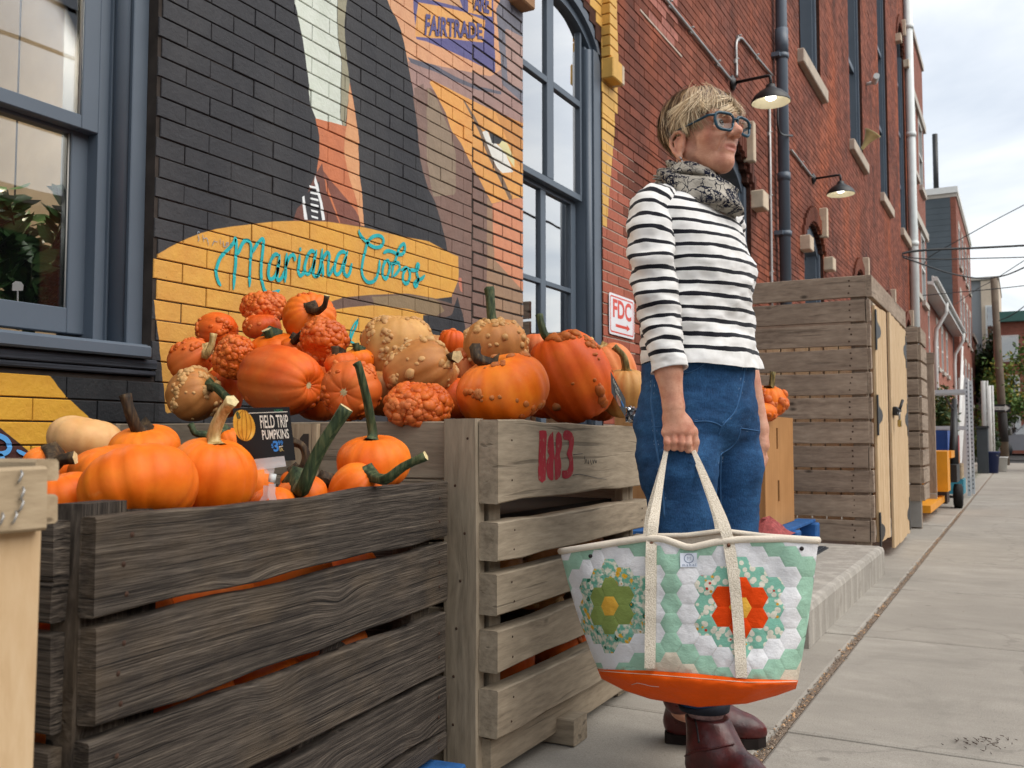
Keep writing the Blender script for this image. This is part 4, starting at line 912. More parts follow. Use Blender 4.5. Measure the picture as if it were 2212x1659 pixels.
# brick houses facing us across the crossing
for k, (ya, yb, z, mt, lab) in enumerate(((-3.5, 1.35, 8.3, M_BR3, 'red brick corner house across the crossing with green cornice'), (-9, -3.6, 8.9, M_BR2, 'brown brick house across the crossing behind the street tree'))):
    t = thing('brick_house', lab, 'building', (64, (ya + yb) / 2, 0), 0, 'houses across the crossing'); mtx = brick_tex('crossing_brick', '#9a5a49', '#84493b', '#9a8577', 1, 'yz')
    m = MB(); bx(m, 64, 72, ya, yb, -.1, z); m.build('wall', mtx, t); q = MB(); bx(q, 63.6, 72, ya, yb, z - .5, z + .1); q.build('cornice', simple('green_cornice', '#3f6a63', .6, var=.1), t)
    for a in np.arange(ya + .5, yb - 1.0, 1.5):
        for zz in (.6, 3.0, 5.4):
            q = MB(); bx(q, 63.9, 64.05, a, a + 1.0, zz, zz + 1.6); f = q.build('window', M_WTRIM, t); q = MB(); bx(q, 63.86, 63.9, a + .1, a + .9, zz + .1, zz + 1.5); q.build('pane', M_DKGL, f)
t = thing('brick_house', 'brick house at the end of the row beside the trees', 'building', (60, WY, 0), 0, 'row houses down the street'); m = MB(); bx(m, 65.85, 71.5, WY, WY + 7, -.1, 7.2); m.build('wall', M_BR3, t); q = MB(); bx(q, 65.8, 71.6, WY - .1, WY + 7.1, 7.2, 7.4); q.build('roof', M_LINT, t)
# the other side of the street: only mirrored in the panes
t = thing('brick_house', 'brick row house on the other side of the street, mirrored in the window panes', 'building', (4, -12.5, 0)); m = MB(); bx(m, -16, 26, -18, -12.5, -.3, 5.6); m.build('wall', M_BR3, t); q = MB(); bx(q, -16.2, 26.2, -18.2, -12.2, 5.6, 5.9); q.box((9, -14, 6.3), (.8, .6, 1.0)); q.build('roof', M_LINT, t)
for a in np.arange(-15, 25, 2.2):
    for z in (.8, 3.3): q = MB(); bx(q, a, a + 1.0, -12.5, -12.44, z, z + 1.7); q.build('window', M_INT, t)
# wooden pole and one-way sign
M_POLE = simple('weathered_pole', '#6f6357', .9, .15, var=.25, scale=3, bump=.5, bscale=25)
pt_, pb_ = onx(2146, 598, 32.2), onz(2172, 1003, 0); pb_ = np.array((32.2, float(onx(2172, 1000, 32.2)[1]), -.05))
t = thing('utility_pole', 'weathered wooden utility pole leaning slightly beside the crossing', 'pole', pb_); MB().tube([pb_, pb_ * .5 + pt_ * .5, pt_], [.12, .11, .09], 14).build('pole', M_POLE, t)
MB().tube([pb_ * .72 + pt_ * .28, pb_ * .87 + pt_ * .13], [.13, .132], 14).build('wrap', simple('dark_wrap', '#2d2a29', .8, var=.2), t)
pc = pb_ * .71 + pt_ * .29; s0, s1 = onx(2146, 882, 31.9), onx(2183, 882, 31.9); zc_ = float(s0[2])
t = thing('one_way_sign', 'black one way sign with white arrow on the wooden pole', 'sign', s0); yy0, yy1 = float(s0[1]), float(s1[1]); wv = yy0 - yy1; hh = .105
m = MB(); m.box((31.95, (yy0 + yy1) / 2, zc_), (.02, wv, .24)); m.build('plate', M_BLACK, t)
m = MB(); U = lambda a: yy0 - wv * a; m.add([(31.93, U(a), zc_ + b) for a, b in ((.04, -.05), (.68, -.05), (.68, -.1), (.97, 0), (.68, .1), (.68, .05), (.04, .05))], [tuple(range(7))]); m.build('arrow', M_WTRIM, t)
B, fs = fit_text('ONE WAY', (.08, -.03, .64, .03)); MB().add([(31.92, U(a), zc_ + b) for a, b in B], fs).build('lettering', M_BLACK, t)
# trees
def leaf_mat(name, a, b, c):
    n = NB(name, rough=.6, spec=.25); col = n.ramp(n.attr('tone').outputs['Fac'], [(0, a), (.6, b), (1, c)]); n.set('Base Color', col); n.set('Subsurface Weight', .0); return n.m
M_LEAF = leaf_mat('autumn_leaf', '#2f4a26', '#5d7a35', '#a98f3a'); M_LEAFD = leaf_mat('dark_leaf', '#26381f', '#44592c', '#7d6f36'); M_BARK = simple('bark', '#4b4138', .9, var=.2)
def leaves(name, cen, rx, ry, rz, N, size, mat, parent, seed, clumps=40, kind=None):
    r = np.random.default_rng(seed); cc = r.normal(size=(clumps, 3)); cc /= np.linalg.norm(cc, axis=1)[:, None]; cc *= (r.random((clumps, 1)) ** .45)
    cid = r.integers(0, clumps, N); P = cc[cid] + r.normal(size=(N, 3)) * .16; P = P * np.array((rx, ry, rz)) + np.array(cen)
    a = r.normal(size=(N, 3)); a /= np.linalg.norm(a, axis=1)[:, None]; b = np.cross(a, r.normal(size=(N, 3))); b /= np.linalg.norm(b, axis=1)[:, None]; s = size * (.6 + .8 * r.random((N, 1)))
    V = np.stack([P - a * s, P + b * s * .45, P + a * s, P - b * s * .45], 1).reshape(-1, 3); o = obj_np(name, V, np.arange(N * 4).reshape(N, 4), mat, parent)
    at = o.data.attributes.new('tone', 'FLOAT', 'POINT'); at.data.foreach_set('value', np.repeat(np.clip(r.random(clumps)[cid] * .7 + r.random(N) * .3, 0, 1), 4).astype(np.float32)); return o
def tree(label, x, y, h, rx, rz, N, size, mat, seed, group='street trees'):
    t = thing('street_tree', label, 'tree', (x, y, 0), 0, group); m = MB(); m.tube([(x, y, -.1), (x + .05, y, h * .35), (x, y + .05, h * .7), (x, y, h)], [.12, .1, .07, .02], 10); r = random.Random(seed)
    for k in range(9):
        a = r.uniform(0, 6.3); z = h * r.uniform(.45, .85); m.tube([(x, y, z), (x + math.cos(a) * rx * .4, y + math.sin(a) * rx * .4, z + .25 * rz), (x + math.cos(a) * rx * .8, y + math.sin(a) * rx * .8, z + .35 * rz)], [.05, .03, .01], 6)
    m.build('trunk', M_BARK, t); leaves('crown', (x, y, h), rx, rx, rz, N, size, mat, t, seed); return t
pl = onx(2176, 800, 27.0); tree('small street tree with green and yellowing leaves beside the one way sign', 27.0, float(pl[1]) - 1.35, 2.75, 1.3, 1.35, 5200, .06, M_LEAF, 5)
pl = onx(2122, 790, 69.0); tree('dark bushy tree behind the wooden pole at the end of the row', 69.0, float(pl[1]) - .1, 5.2, 1.6, 2.6, 4200, .15, M_LEAFD, 8)
pl = onx(2150, 850, 58.0); tree('yellow green tree over the crossing behind the pole', 58.0, float(pl[1]) - .3, 3.0, 1.6, 2.2, 2600, .13, M_LEAF, 12)
# small things on the pavement down the street
M_STOOPW = simple('white_painted_masonry', '#d6d6d2', .7, var=.06)
t = thing('stoop', 'white painted stoop wall with stair stringer against the brick row', 'stoop', (23.5, 1.3, 0)); m = MB(); bx(m, 21.5, 23.7, .95, 1.12, 0, 2.05); m.build('side_wall', M_STOOPW, t)
m = MB()
for k in range(6): bx(m, 19.3 + k * .36, 21.5, 1.13, 2.5, .0 + k * .2, .2 + k * .2)
m.build('stair', simple('brick_stair', '#7a4638', .85, var=.2), t)
m = MB(); m.add([(18.9, 1.0, .05), (19.15, 1.0, .05), (21.6, 1.0, 1.55), (21.6, 1.0, 1.85), (18.9, 1.06, .05), (19.15, 1.06, .05), (21.6, 1.06, 1.55), (21.6, 1.06, 1.85)], [(0, 1, 2, 3), (7, 6, 5, 4), (0, 4, 5, 1), (3, 2, 6, 7), (0, 3, 7, 4), (1, 5, 6, 2)]); m.build('stringer', M_STOOPW, t)
for k in range(3): MB().tube([(19.0 + k * .2, 1.03, .7 + .12 * k), (21.6, 1.03, 2.1 + .3 * k)], .02, 6).build('handrail', M_WTRIM, t)
t = thing('cabinet', 'tall dark grey utility cabinet standing by the white stoop', 'cabinet', (24.6, 1.1, 0)); m = MB(); q = onx(2109, 925, 24.2); q2 = onx(2133, 925, 24.2); bx(m, 24.2, 24.9, q2[1], q[1], 0, float(q[2])); m.build('body', simple('charcoal_cabinet', '#3c4145', .6, var=.08), t); m = MB(); bx(m, 24.15, 24.95, q2[1] - .02, q[1] + .02, float(q[2]) + .002, float(q[2]) + .05); m.build('top', M_BLACK, t)
def bucket(label, x, y, r, h, mat, name='bucket'):
    t = thing(name, label, 'bucket' if name == 'bucket' else 'bin', (x, y, 0)); MB().lathe([(0, .005), (r * .8, .005), (r, h), (r * 1.06, h), (r * 1.06, h - .03), (r * .93, h - .01), (r * .75, .02), (0, .02)], (x, y, 0), 20).build('body', mat, t); MB().tube([(x - r, y, h - .02), (x - r * .6, y - r * .8, h - .1), (x + r * .6, y - r * .8, h - .1), (x + r, y, h - .02)], .006, 5).build('handle', M_GALV, t)
b_ = onz(2161, 1019, 0); bucket('white plastic bucket at the foot of the wooden pole', float(b_[0]), float(b_[1]), .17, .36, M_WTRIM); b_ = onz(2140, 1022, 0); bucket('dark blue bin beside the white bucket', float(b_[0]), float(b_[1]) , .2, .5, simple('navy_plastic', '#22305f', .5, var=.1), 'blue_bin')
# railings of the stoops near the pole
for k, (xx, px) in enumerate(((27.5, 2126), (30.0, 2138))):
    q = onx(px, 900, xx); t = thing('porch_post', 'white scrolled iron porch post ' + ('beside the dark cabinet' if k == 0 else 'just before the wooden pole'), 'post', (xx, float(q[1]), 0)); MB().tube([(xx, q[1], 0), (xx, q[1], 2.3)], .06, 8).tube([(xx, q[1] - .09, 0), (xx, q[1] - .09, 2.3)], .025, 6).build('post', M_WTRIM, t)
    m = MB()
    for j in range(7): m.tube([(xx, q[1], .2 + j * .3), (xx, q[1] - .09, .35 + j * .3)], .018, 5)
    m.build('scrollwork', M_WTRIM, t)
t = thing('shrub', 'dark green shrub behind the cabinet near the pole', 'shrub', (31.0, .95, 0)); leaves('foliage', (31.0, .95, .7), .4, .35, .7, 1500, .06, M_LEAFD, t, 21); MB().tube([(31, .95, 0), (31, .95, .6)], .03, 6).build('stem', M_BARK, t)
t = thing('shrub', 'climbing green vine by the white stair stringer', 'shrub', (19.0, 1.3, 0)); leaves('foliage', (19.0, 1.25, 1.0), .35, .25, .75, 1500, .05, M_LEAFD, t, 22); MB().tube([(19, 1.25, 0), (19, 1.25, .9)], .03, 6).build('stem', M_BARK, t)
gm = np.concatenate([np.array([[x, y, 0], [x + .02, y, 0], [x + r_ * .1 - .05, y + r2_ * .1 - .05, .05 + r3_ * .1]]) for x, y, r_, r2_, r3_ in zip(RNG.uniform(20, 25, 260), RNG.normal(.88, .04, 260), RNG.random(260), RNG.random(260), RNG.random(260))])
o = obj_np('weeds', gm, np.arange(len(gm)).reshape(-1, 3), M_LEAFD); at = o.data.attributes.new('tone', 'FLOAT', 'POINT'); at.data.foreach_set('value', RNG.random(len(gm)).astype(np.float32)); tag(o, 'tufts of green weeds along the foot of the white stoop wall', 'weeds', kind='stuff')
# parked car on the crossing
cx, cy = 49.5, -.9
t = thing('parked_car', 'silver grey pickup parked across the crossing, seen side on', 'car', (cx, cy, -.1)); M_CAR = simple('silver_car_paint', '#8d9298', .3, .6, .4, var=.03)
prof = [(-2.6, .35), (-2.65, .75), (-2.55, .95), (-1.3, 1.05), (-.75, 1.6), (.7, 1.65), (1.0, 1.08), (2.55, 1.05), (2.6, .4)]
m = MB(); vs = [(cx - .9, cy - a, b - .1) for a, b in prof] + [(cx + .9, cy - a, b - .1) for a, b in prof]; k = len(prof); m.add(vs, [tuple(range(k)), tuple(range(2 * k - 1, k - 1, -1))] + [(i, k + i, k + (i + 1) % k, (i + 1) % k) for i in range(k)]); m.build('body', M_CAR, t)
m = MB(); m.add([(cx - .91, cy - a, b - .1) for a, b in ((-1.2, 1.08), (-.72, 1.54), (.62, 1.58), (.85, 1.1))], [(0, 1, 2, 3)]); m.build('side_window', M_DKGL, t)
for a in (-1.65, 1.7):
    w_ = MB().lathe([(0, -.12), (.2, -.12), (.22, -.1), (.36, -.11), (.38, -.05), (.38, .1)], n=24, M=Matrix.Translation((cx - .85, cy - a, .28)) @ Matrix.Rotation(rad(90), 4, 'Y')).build('wheel', M_BLACK, t)
    MB().lathe([(0, -.13), (.1, -.13), (.2, -.125)], n=12, M=Matrix.Translation((cx - .86, cy - a, .28)) @ Matrix.Rotation(rad(90), 4, 'Y')).build('rim', M_GALV, w_)
# ================================================================== crates, bins, fences
def wood(name, stops, lines=150, relief=.5, knots=1.0, crack=.8, rough=.85, dirt=None):
    n = NB(name, rough=rough, spec=.25); v = n.objr(23.0); s = n.sep(v); x, y, z = s[0], s[1], s[2]
    kv = n.comb(n.m_('MULTIPLY', x, 3.6), 0.0, n.m_('MULTIPLY', z, 7.5)); d = n.vor(kv, 1.0); bul = n.mapr(d, 0, .42, 1, 0); bul = n.m_('MULTIPLY', n.m_('MULTIPLY', bul, bul), .028 * knots)
    lowf = n.noise(n.comb(n.m_('MULTIPLY', x, 1.6), 0.0, n.m_('MULTIPLY', z, 5.0)), 1.0, 2)
    zz = n.m_('ADD', n.m_('ADD', z, n.m_('MULTIPLY', lowf, .02)), bul)
    g1 = n.noise(n.comb(n.m_('MULTIPLY', x, 13.0), n.m_('MULTIPLY', y, 60.0), n.m_('MULTIPLY', zz, float(lines))), 1.0, 4, .6)
    g2 = n.noise(n.comb(n.m_('MULTIPLY', x, 1.2), n.m_('MULTIPLY', y, 15.0), n.m_('MULTIPLY', zz, lines * .28)), 1.0, 3, .55)
    g = n.m_('ADD', n.m_('MULTIPLY', g1, .55), n.m_('MULTIPLY', g2, .45)); col = n.ramp(g, stops)
    col = n.mix(n.mapr(n.rnd(), 0, 1, 0, .22), col, stops[0][1]); blot = n.noise(v, 5, 4, .6); col = n.mix(n.ramp(blot, [(.42, 0), (.72, .4)]), col, stops[0][1] if dirt is None else dirt)
    col = n.mix(n.ramp(n.noise(n.vm('ADD', n.vm('MULTIPLY', v, (.6, 1, 1)), (7, 3, 1)), 4, 5, .65), [(.52, 0), (.7, .3)]), col, tuple(c_ * k_ for c_, k_ in zip(lin(stops[-1][1])[:3], (.85, .74, .58))) + (1,)) if relief > .9 else col
    cr = n.noise(n.comb(n.m_('MULTIPLY', x, 1.5), n.m_('MULTIPLY', y, 20.0), n.m_('MULTIPLY', zz, lines * .55)), 1.0, 2, .5); crk = n.ramp(cr, [(.31, 1), (.36, 0)]); col = n.mix(n.m_('MULTIPLY', crk, crack), col, tuple(c * .25 for c in lin(stops[0][1])[:3]) + (1,))
    kc = n.ramp(d, [(.045 * knots, 1), (.12 * knots + .001, 0)]); col = n.mix(n.m_('MULTIPLY', kc, min(1, knots * .85)), col, tuple(c * .3 for c in lin(stops[0][1])[:3]) + (1,))
    n.set('Base Color', col); n.bump(n.m_('SUBTRACT', g, n.m_('MULTIPLY', crk, .5)), relief, .006); return n.m
M_DARKW = wood('weathered_black_oak', [(.3, '#1d1916'), (.46, '#3f3832'), (.58, '#625950'), (.72, '#8f8272')], 430, .95, 1.0, .9)
M_BINW = wood('grey_bin_wood', [(.28, '#6f6353'), (.5, '#9a8c78'), (.72, '#b5a690')], 90, .35, .5, .45, dirt='#857a69')
M_PINE = wood('fresh_pine', [(.3, '#bd9c74'), (.5, '#d2b690'), (.7, '#dfc8a6')], 60, .2, .6, .15, .7)
M_CEDAR = wood('brown_fence_board', [(.3, '#78685b'), (.45, '#998877'), (.6, '#b09e8b'), (.75, '#c0af9c')], 62, .3, 1.0, .35)
M_OLDPINE = wood('worn_pale_wood', [(.3, '#8d7a60'), (.5, '#b39f82'), (.7, '#c9b799')], 80, .4, .6, .6)
M_BLUEW = simple('blue_pallet_paint', '#2a5c96', .75, .3, var=.3, scale=18, bump=.5, bscale=60)
M_NAIL = simple('rusty_nail', '#4a362c', .8, .3, .4, var=.3, scale=80)
rw = random.Random(21)
def plank(parent, p0, p1, width, thick, mat, up=(0, 0, 1), name='board', seg=4, rough=1.0, out=None, ch=.003):
    p0, p1 = Vector([float(c) for c in p0]), Vector([float(c) for c in p1]); X = (p1 - p0); L = X.length; X.normalize(); U = Vector(up); U = (U - X * U.dot(X)).normalized(); Y = U.cross(X)
    m = MB(); hw, ht = width / 2, thick / 2; prof = [(-ht, -hw + ch), (-ht + ch, -hw), (ht - ch, -hw), (ht, -hw + ch), (ht, hw - ch), (ht - ch, hw), (-ht + ch, hw), (-ht, hw - ch)]
    o1, o2, o3 = rw.uniform(0, 99), rw.uniform(0, 99), rw.uniform(0, 99); vs = []
    for i in range(seg + 1):
        x = -L / 2 + L * i / seg; wt = rough * .0035 * mnoise.noise(Vector((x * 5, o1, 0))) * 2; wb = rough * .0035 * mnoise.noise(Vector((x * 5, o2, 0))) * 2; bow = rough * .004 * mnoise.noise(Vector((x * 2, o3, 0)))
        for (a, b) in prof:
            xx = x + (rough * .003 * mnoise.noise(Vector((a * 90, b * 40, o1))) if i in (0, seg) else 0)
            vs.append((xx, a + bow, b + (wt if b > 0 else wb)))
    fs = [(i * 8 + j, i * 8 + (j + 1) % 8, i * 8 + 8 + (j + 1) % 8, i * 8 + 8 + j) for i in range(seg) for j in range(8)]; fs = [f[::-1] for f in fs]
    fs += [tuple(range(8)), tuple(range(seg * 8 + 7, seg * 8 - 1, -1))]; m.add(vs, fs)
    c = (p0 + p1) / 2; M = Matrix(((X.x, Y.x, U.x, c.x), (X.y, Y.y, U.y, c.y), (X.z, Y.z, U.z, c.z), (0, 0, 0, 1)))
    return m.build(name, mat, parent, True, M)
def nails(parent, pts, n_=(0, -1, 0), r=.004):
    for p_ in pts:
        m = MB(); v = Vector(n_).normalized(); a = v.orthogonal().normalized(); b = v.cross(a); c = Vector([float(q) for q in p_])
        ring = [c + (a * math.cos(t) + b * math.sin(t)) * r for t in np.linspace(0, 2 * math.pi, 8, endpoint=False)]; m.add(ring + [c + v * .002], [(i, (i + 1) % 8, 8) for i in range(8)]); m.build('nail', M_NAIL, parent)
# ---- dark weathered crate
A0, A1 = np.array((.822, 1.043)), np.array((1.822, 1.152)); ud = (A1 - A0) / np.linalg.norm(A1 - A0); vd = np.array((-ud[1], ud[0])); LEN = float(np.linalg.norm(A1 - A0)); DEP = .80
def C(u, v, z): q = A0 + ud * u + vd * v; return (float(q[0]), float(q[1]), z)
crate = thing('dark_crate', 'dark weathered wooden crate with gapped boards, full of smooth orange pumpkins', 'crate', C(LEN / 2, DEP / 2, .1))
FR = [(.697, .572, .705, .577), (.556, .431, .566, .430), (.413, .288, .408, .277), (.266, .15, .262, .154), (.138, .10, .148, .107)]
for k, (a, b, c_, d_) in enumerate(FR):
    plank(crate, C(.004 * (k % 2) - .004, .014, (a + b) / 2), C(LEN + .01, .014, (c_ + d_) / 2), (a - b + c_ - d_) / 2, .028, M_DARKW, seg=12, rough=1.5)
    nails(crate, [C(.05 + rw.uniform(-.012, .012), -.0005, b + (a - b) * f) for f in (.18, .5, .8)] + [C(LEN - .03, -.0005, d_ + (c_ - d_) * f) for f in (.3, .7)], (ud[1], -ud[0], 0))
SIDE = [(.69, .615), (.612, .565), (.55, .43), (.405, .29), (.265, .15)]
for (a, b) in SIDE:
    for u in (-.012, LEN - .002): plank(crate, C(u, .05, (a + b) / 2), C(u, DEP, (a + b) / 2), a - b, .026, M_DARKW, seg=5, rough=1.6)
for (a, b, c_, d_) in FR[:4]: plank(crate, C(0, DEP, (a + b) / 2), C(LEN, DEP, (a + b) / 2), a - b, .026, M_DARKW, seg=4)
for u in (.04, LEN - .055):
    for v in (.055, DEP - .05): plank(crate, C(u, v, .09), C(u, v, .715 if u < .5 else .69), .085, .05, M_DARKW, up=(ud[0], ud[1], 0), name='corner_post', seg=3)
for u in (.12,): plank(crate, C(u, .06, .09), C(u, .06, .70), .06, .04, M_DARKW, up=(ud[0], ud[1], 0), name='corner_post', seg=3)
plank(crate, C(.45, .04, .12), C(.62, .04, .42), .06, .018, M_DARKW, up=(ud[0], ud[1], 0), name='brace', seg=3)
MB().box((0, 0, 0), (LEN - .06, DEP - .06, .02), rz=math.atan2(ud[1], ud[0])).build('floor_boards', M_DARKW, crate, True, Matrix.Translation(C(LEN / 2, DEP / 2, .115)))
# blue pallet under it
bp = thing('pallet', 'worn blue pallet under the dark weathered crate', 'pallet', C(LEN / 2, .4, 0))
for v in (-.02, .2, .42, .64): plank(bp, C(-.02, v, .088), C(LEN - .03, v, .085), .1, .018, M_BLUEW, up=(vd[0], vd[1], 0), seg=3)
for u in (.06, LEN / 2, LEN - .08): plank(bp, C(u, -.05, .04), C(u, .72, .04), .075, .06, M_BLUEW, name='runner', seg=3)
# ---- pale crate at the left edge
pc = thing('pale_crate', 'pale wooden crate with stapled top board beside the dark crate', 'crate', (.4, 1.2, 0)); K = np.array((.612, .872))
def pcz(y, dep=.955): return CAMH - (y - 947) / FPX * dep
plank(pc, (.05, .861, (pcz(1003) + pcz(1140)) / 2), (.611, .861, (pcz(1003) + pcz(1140)) / 2), pcz(1003) - pcz(1140), .02, M_OLDPINE, seg=6)
for a, b in ((993, 1041), (1069, 1129)): plank(pc, (.625, .874, (pcz(a) + pcz(b)) / 2), (.625, 1.7, (pcz(a) + pcz(b)) / 2), pcz(a) - pcz(b), .026, M_OLDPINE, seg=4)
for z in (.62, .5, .38, .25): plank(pc, (.625, .90, z), (.625, 1.7, z), .08, .02, M_OLDPINE, seg=2); plank(pc, (.05, 1.69, z), (.61, 1.69, z), .08, .02, M_OLDPINE, seg=2)
plank(pc, (.582, .885, 0), (.582, .885, pcz(1139)), .075, .03, M_PINE, up=(1, 0, 0), name='corner_post', seg=3); plank(pc, (.59, 1.66, 0), (.59, 1.66, .7), .06, .03, M_PINE, up=(1, 0, 0), name='corner_post', seg=2)
for (px, py) in ((41, 1030), (45, 1066), (43, 1092), (29, 1118), (0, 1122)):
    q = ony(px, py, .850); MB().tube([q + np.array((-.0015, 0, -.006)), q + np.array((-.001, -.003, -.003)), q + np.array((.0015, -.003, .003)), q + np.array((.002, 0, .006))], .0012, 5).build('staple', M_GALV, pc)
# ---- big bin marked 183
BX0, BX1, BY0, BY1 = 1.90, 2.895, 1.06, 2.36
bin_ = thing('bulk_bin', 'grey wooden bulk bin stencilled 183 in red, heaped with warty pumpkins', 'bin', ((BX0 + BX1) / 2, 1.7, 0))
BF = [(.843, .655), (.607, .517), (.488, .395), (.361, .268), (.225, .118)]
for k, (a, b) in enumerate(BF):
    plank(bin_, (BX0 + .002, BY0 + .026, (a + b) / 2), (BX1 + rw.uniform(-.005, .01), BY0 + .026, (a + b) / 2 + rw.uniform(-.004, .004)), a - b, .05, M_BINW, seg=8, rough=1.2)
    nails(bin_, [(BX0 + .075 + rw.uniform(-.01, .01), BY0, b + (a - b) * f) for f in (.25, .75)] + [(BX1 - .06, BY0, b + (a - b) * f) for f in (.3, .7)], r=.003)
plank(bin_, (BX0 + .02, BY0 + .05, .07), (BX1, BY0 + .05, .07), .075, .04, M_BINW, seg=5)
for a, b in ((.842, .705), (.70, .56), (.55, .41), (.40, .26), (.25, .11)):
    plank(bin_, (BX0 + .03, BY0 + .14, (a + b) / 2), (BX0 + .03, BY1, (a + b) / 2), a - b, .03, M_BINW, seg=4); plank(bin_, (BX1 - .03, BY0 + .06, (a + b) / 2), (BX1 - .03, BY1, (a + b) / 2), a - b, .03, M_BINW, seg=3); plank(bin_, (BX0, BY1, (a + b) / 2), (BX1, BY1, (a + b) / 2), a - b, .03, M_BINW, seg=3)
plank(bin_, (BX0 + .012, BY0 + .098, .03), (BX0 + .012, BY0 + .098, .846), .092, .036, M_BINW, up=(0, 1, 0), name='corner_post', seg=4); nails(bin_, [(BX0 - .0065, BY0 + .085 + rw.uniform(-.02, .03), .8 - k * .11) for k in range(7)], (-1, 0, 0), .0035)
plank(bin_, (BX0 + .085, BY0 + .068, .06), (BX0 + .085, BY0 + .068, .84), .05, .03, M_BINW, up=(1, 0, 0), name='inner_post', seg=3); plank(bin_, (BX1 - .06, BY0 + .068, .06), (BX1 - .06, BY0 + .068, .84), .05, .03, M_BINW, up=(1, 0, 0), name='inner_post', seg=3); plank(bin_, (BX1 - .012, BY0 + .1, .03), (BX1 - .012, BY0 + .1, .84), .09, .03, M_BINW, up=(0, 1, 0), name='corner_post', seg=3)
for x in (BX0 + .06, 2.31, BX1 - .08): plank(bin_, (x, 1.04 if x == 2.31 else BY0 + .06, .026 + .012), (x, BY1, .026 + .012), .074, .085, M_BINW, name='runner', seg=3)
MB().box(((BX0 + BX1) / 2, 1.72, .11), (.93, 1.22, .02)).build('floor_boards', M_BINW, bin_); MB().box(((BX0 + BX1) / 2, 1.75, .60), (.90, 1.16, .015)).build('inner_sheet', simple('dark_sheet', '#2a241e', .95), bin_)  # plain dark sheet laid across the bin under the heap
# plywood patch with a stencilled figure on the bin's end
q0, q1 = onx(636, 916, BX0 + .012), onx(690, 1037, BX0 + .012); plank(bin_, (BX0 + .006, (q0[1] + q1[1]) / 2, float(q1[2]) - .05), (BX0 + .006, (q0[1] + q1[1]) / 2, float(q0[2])), abs(q0[1] - q1[1]), .014, M_OLDPINE, up=(0, 1, 0), name='patch', seg=2)
yy = [float(onx(a, 970, BX0 - .0025)[1]) for a in (668, 659, 655)]; z1_, z0_ = float(onx(664, 937, BX0 - .0025)[2]), float(onx(664, 985, BX0 - .0025)[2])
YP = (q0[1] + q1[1]) / 2; m = MB(); m.add([(BX0 - .0022, YP - a, b) for a, b in ((.018, z0_), (.018, z1_), (.0, z1_), (-.012, z1_ - .012), (-.012, z1_ - .02), (.002, z1_ - .02), (.002, z0_))], [tuple(range(7))]); m.build('stencil', simple('faded_black_stencil', '#3d3630', .8, var=.3), bin_)
# red stencil 183: outlines in view pixels on the top board
Z5 = lambda x, y: (1134 + x * .12207, 907.3 + y * .12207)
def stencil(poly, k=2):
    P = smooth_path([Z5(*p) for p in poly + poly[:1]], k)[:-1] if k > 1 else [Z5(*p) for p in poly]; pts = [ony(a, b, BY0 - .0006) for a, b in P]; return [(float(p[0]), BY0 - .0012, float(p[2])) for p in pts]
n = NB('worn_red_stencil', rough=.8, spec=.2); p = n.pos(); wr = n.ramp(n.noise(n.vm('MULTIPLY', p, (1, 1, .6)), 70, 5, .75), [(.58, 0), (.68, 1)]); n.set('Base Color', n.mix(n.m_('MULTIPLY', wr, .8), n.ramp(n.noise(p, 14, 3), [(.3, '#8f1f2a'), (.7, '#a8323c')]), '#9a8c78')); M_STEN = n.m
for poly in ([(250, 190), (372, 190), (380, 350), (365, 620), (362, 1060), (240, 1060), (236, 700), (250, 400)],
  [(495, 200), (440, 260), (410, 330), (395, 480), (400, 570), (425, 630), (385, 720), (375, 830), (390, 970), (430, 1050), (500, 1060), (500, 880), (505, 700), (520, 690), (515, 560), (505, 400)],
  [(590, 205), (550, 260), (540, 400), (545, 560), (520, 680), (525, 900), (525, 1050), (575, 1050), (625, 980), (640, 850), (635, 720), (612, 620), (640, 520), (655, 400), (640, 260)],
  [(662, 290), (690, 200), (750, 180), (820, 220), (860, 310), (862, 420), (840, 550), (835, 610), (850, 720), (855, 870), (830, 970), (760, 1030), (690, 1035), (655, 1000), (655, 900), (700, 895), (750, 880), (780, 800), (780, 700), (735, 600), (775, 480), (775, 380), (740, 350), (690, 350)]):
    V = stencil(poly); MB().add(V, [tuple(range(len(V)))]).build('stencil', M_STEN, bin_)
m = MB()
for l in ([(1060, 630), (1055, 680), (1080, 720), (1060, 770)], [(1090, 690), (1100, 770)], [(1130, 700), (1120, 780), (1140, 740)], [(1160, 700), (1165, 750), (1185, 790)], [(1200, 700), (1210, 770), (1225, 700)], [(1235, 700), (1245, 760), (1260, 710), (1265, 760)], [(855, 612), (1020, 595)], [(850, 975), (960, 955), (1100, 985), (1250, 1020), (1440, 1050)]):
    m.tube([ony(*Z5(a, b), BY0 - .0005) for a, b in l], .0007, 4)
m.build('pencil_marks', M_BLACK, bin_)
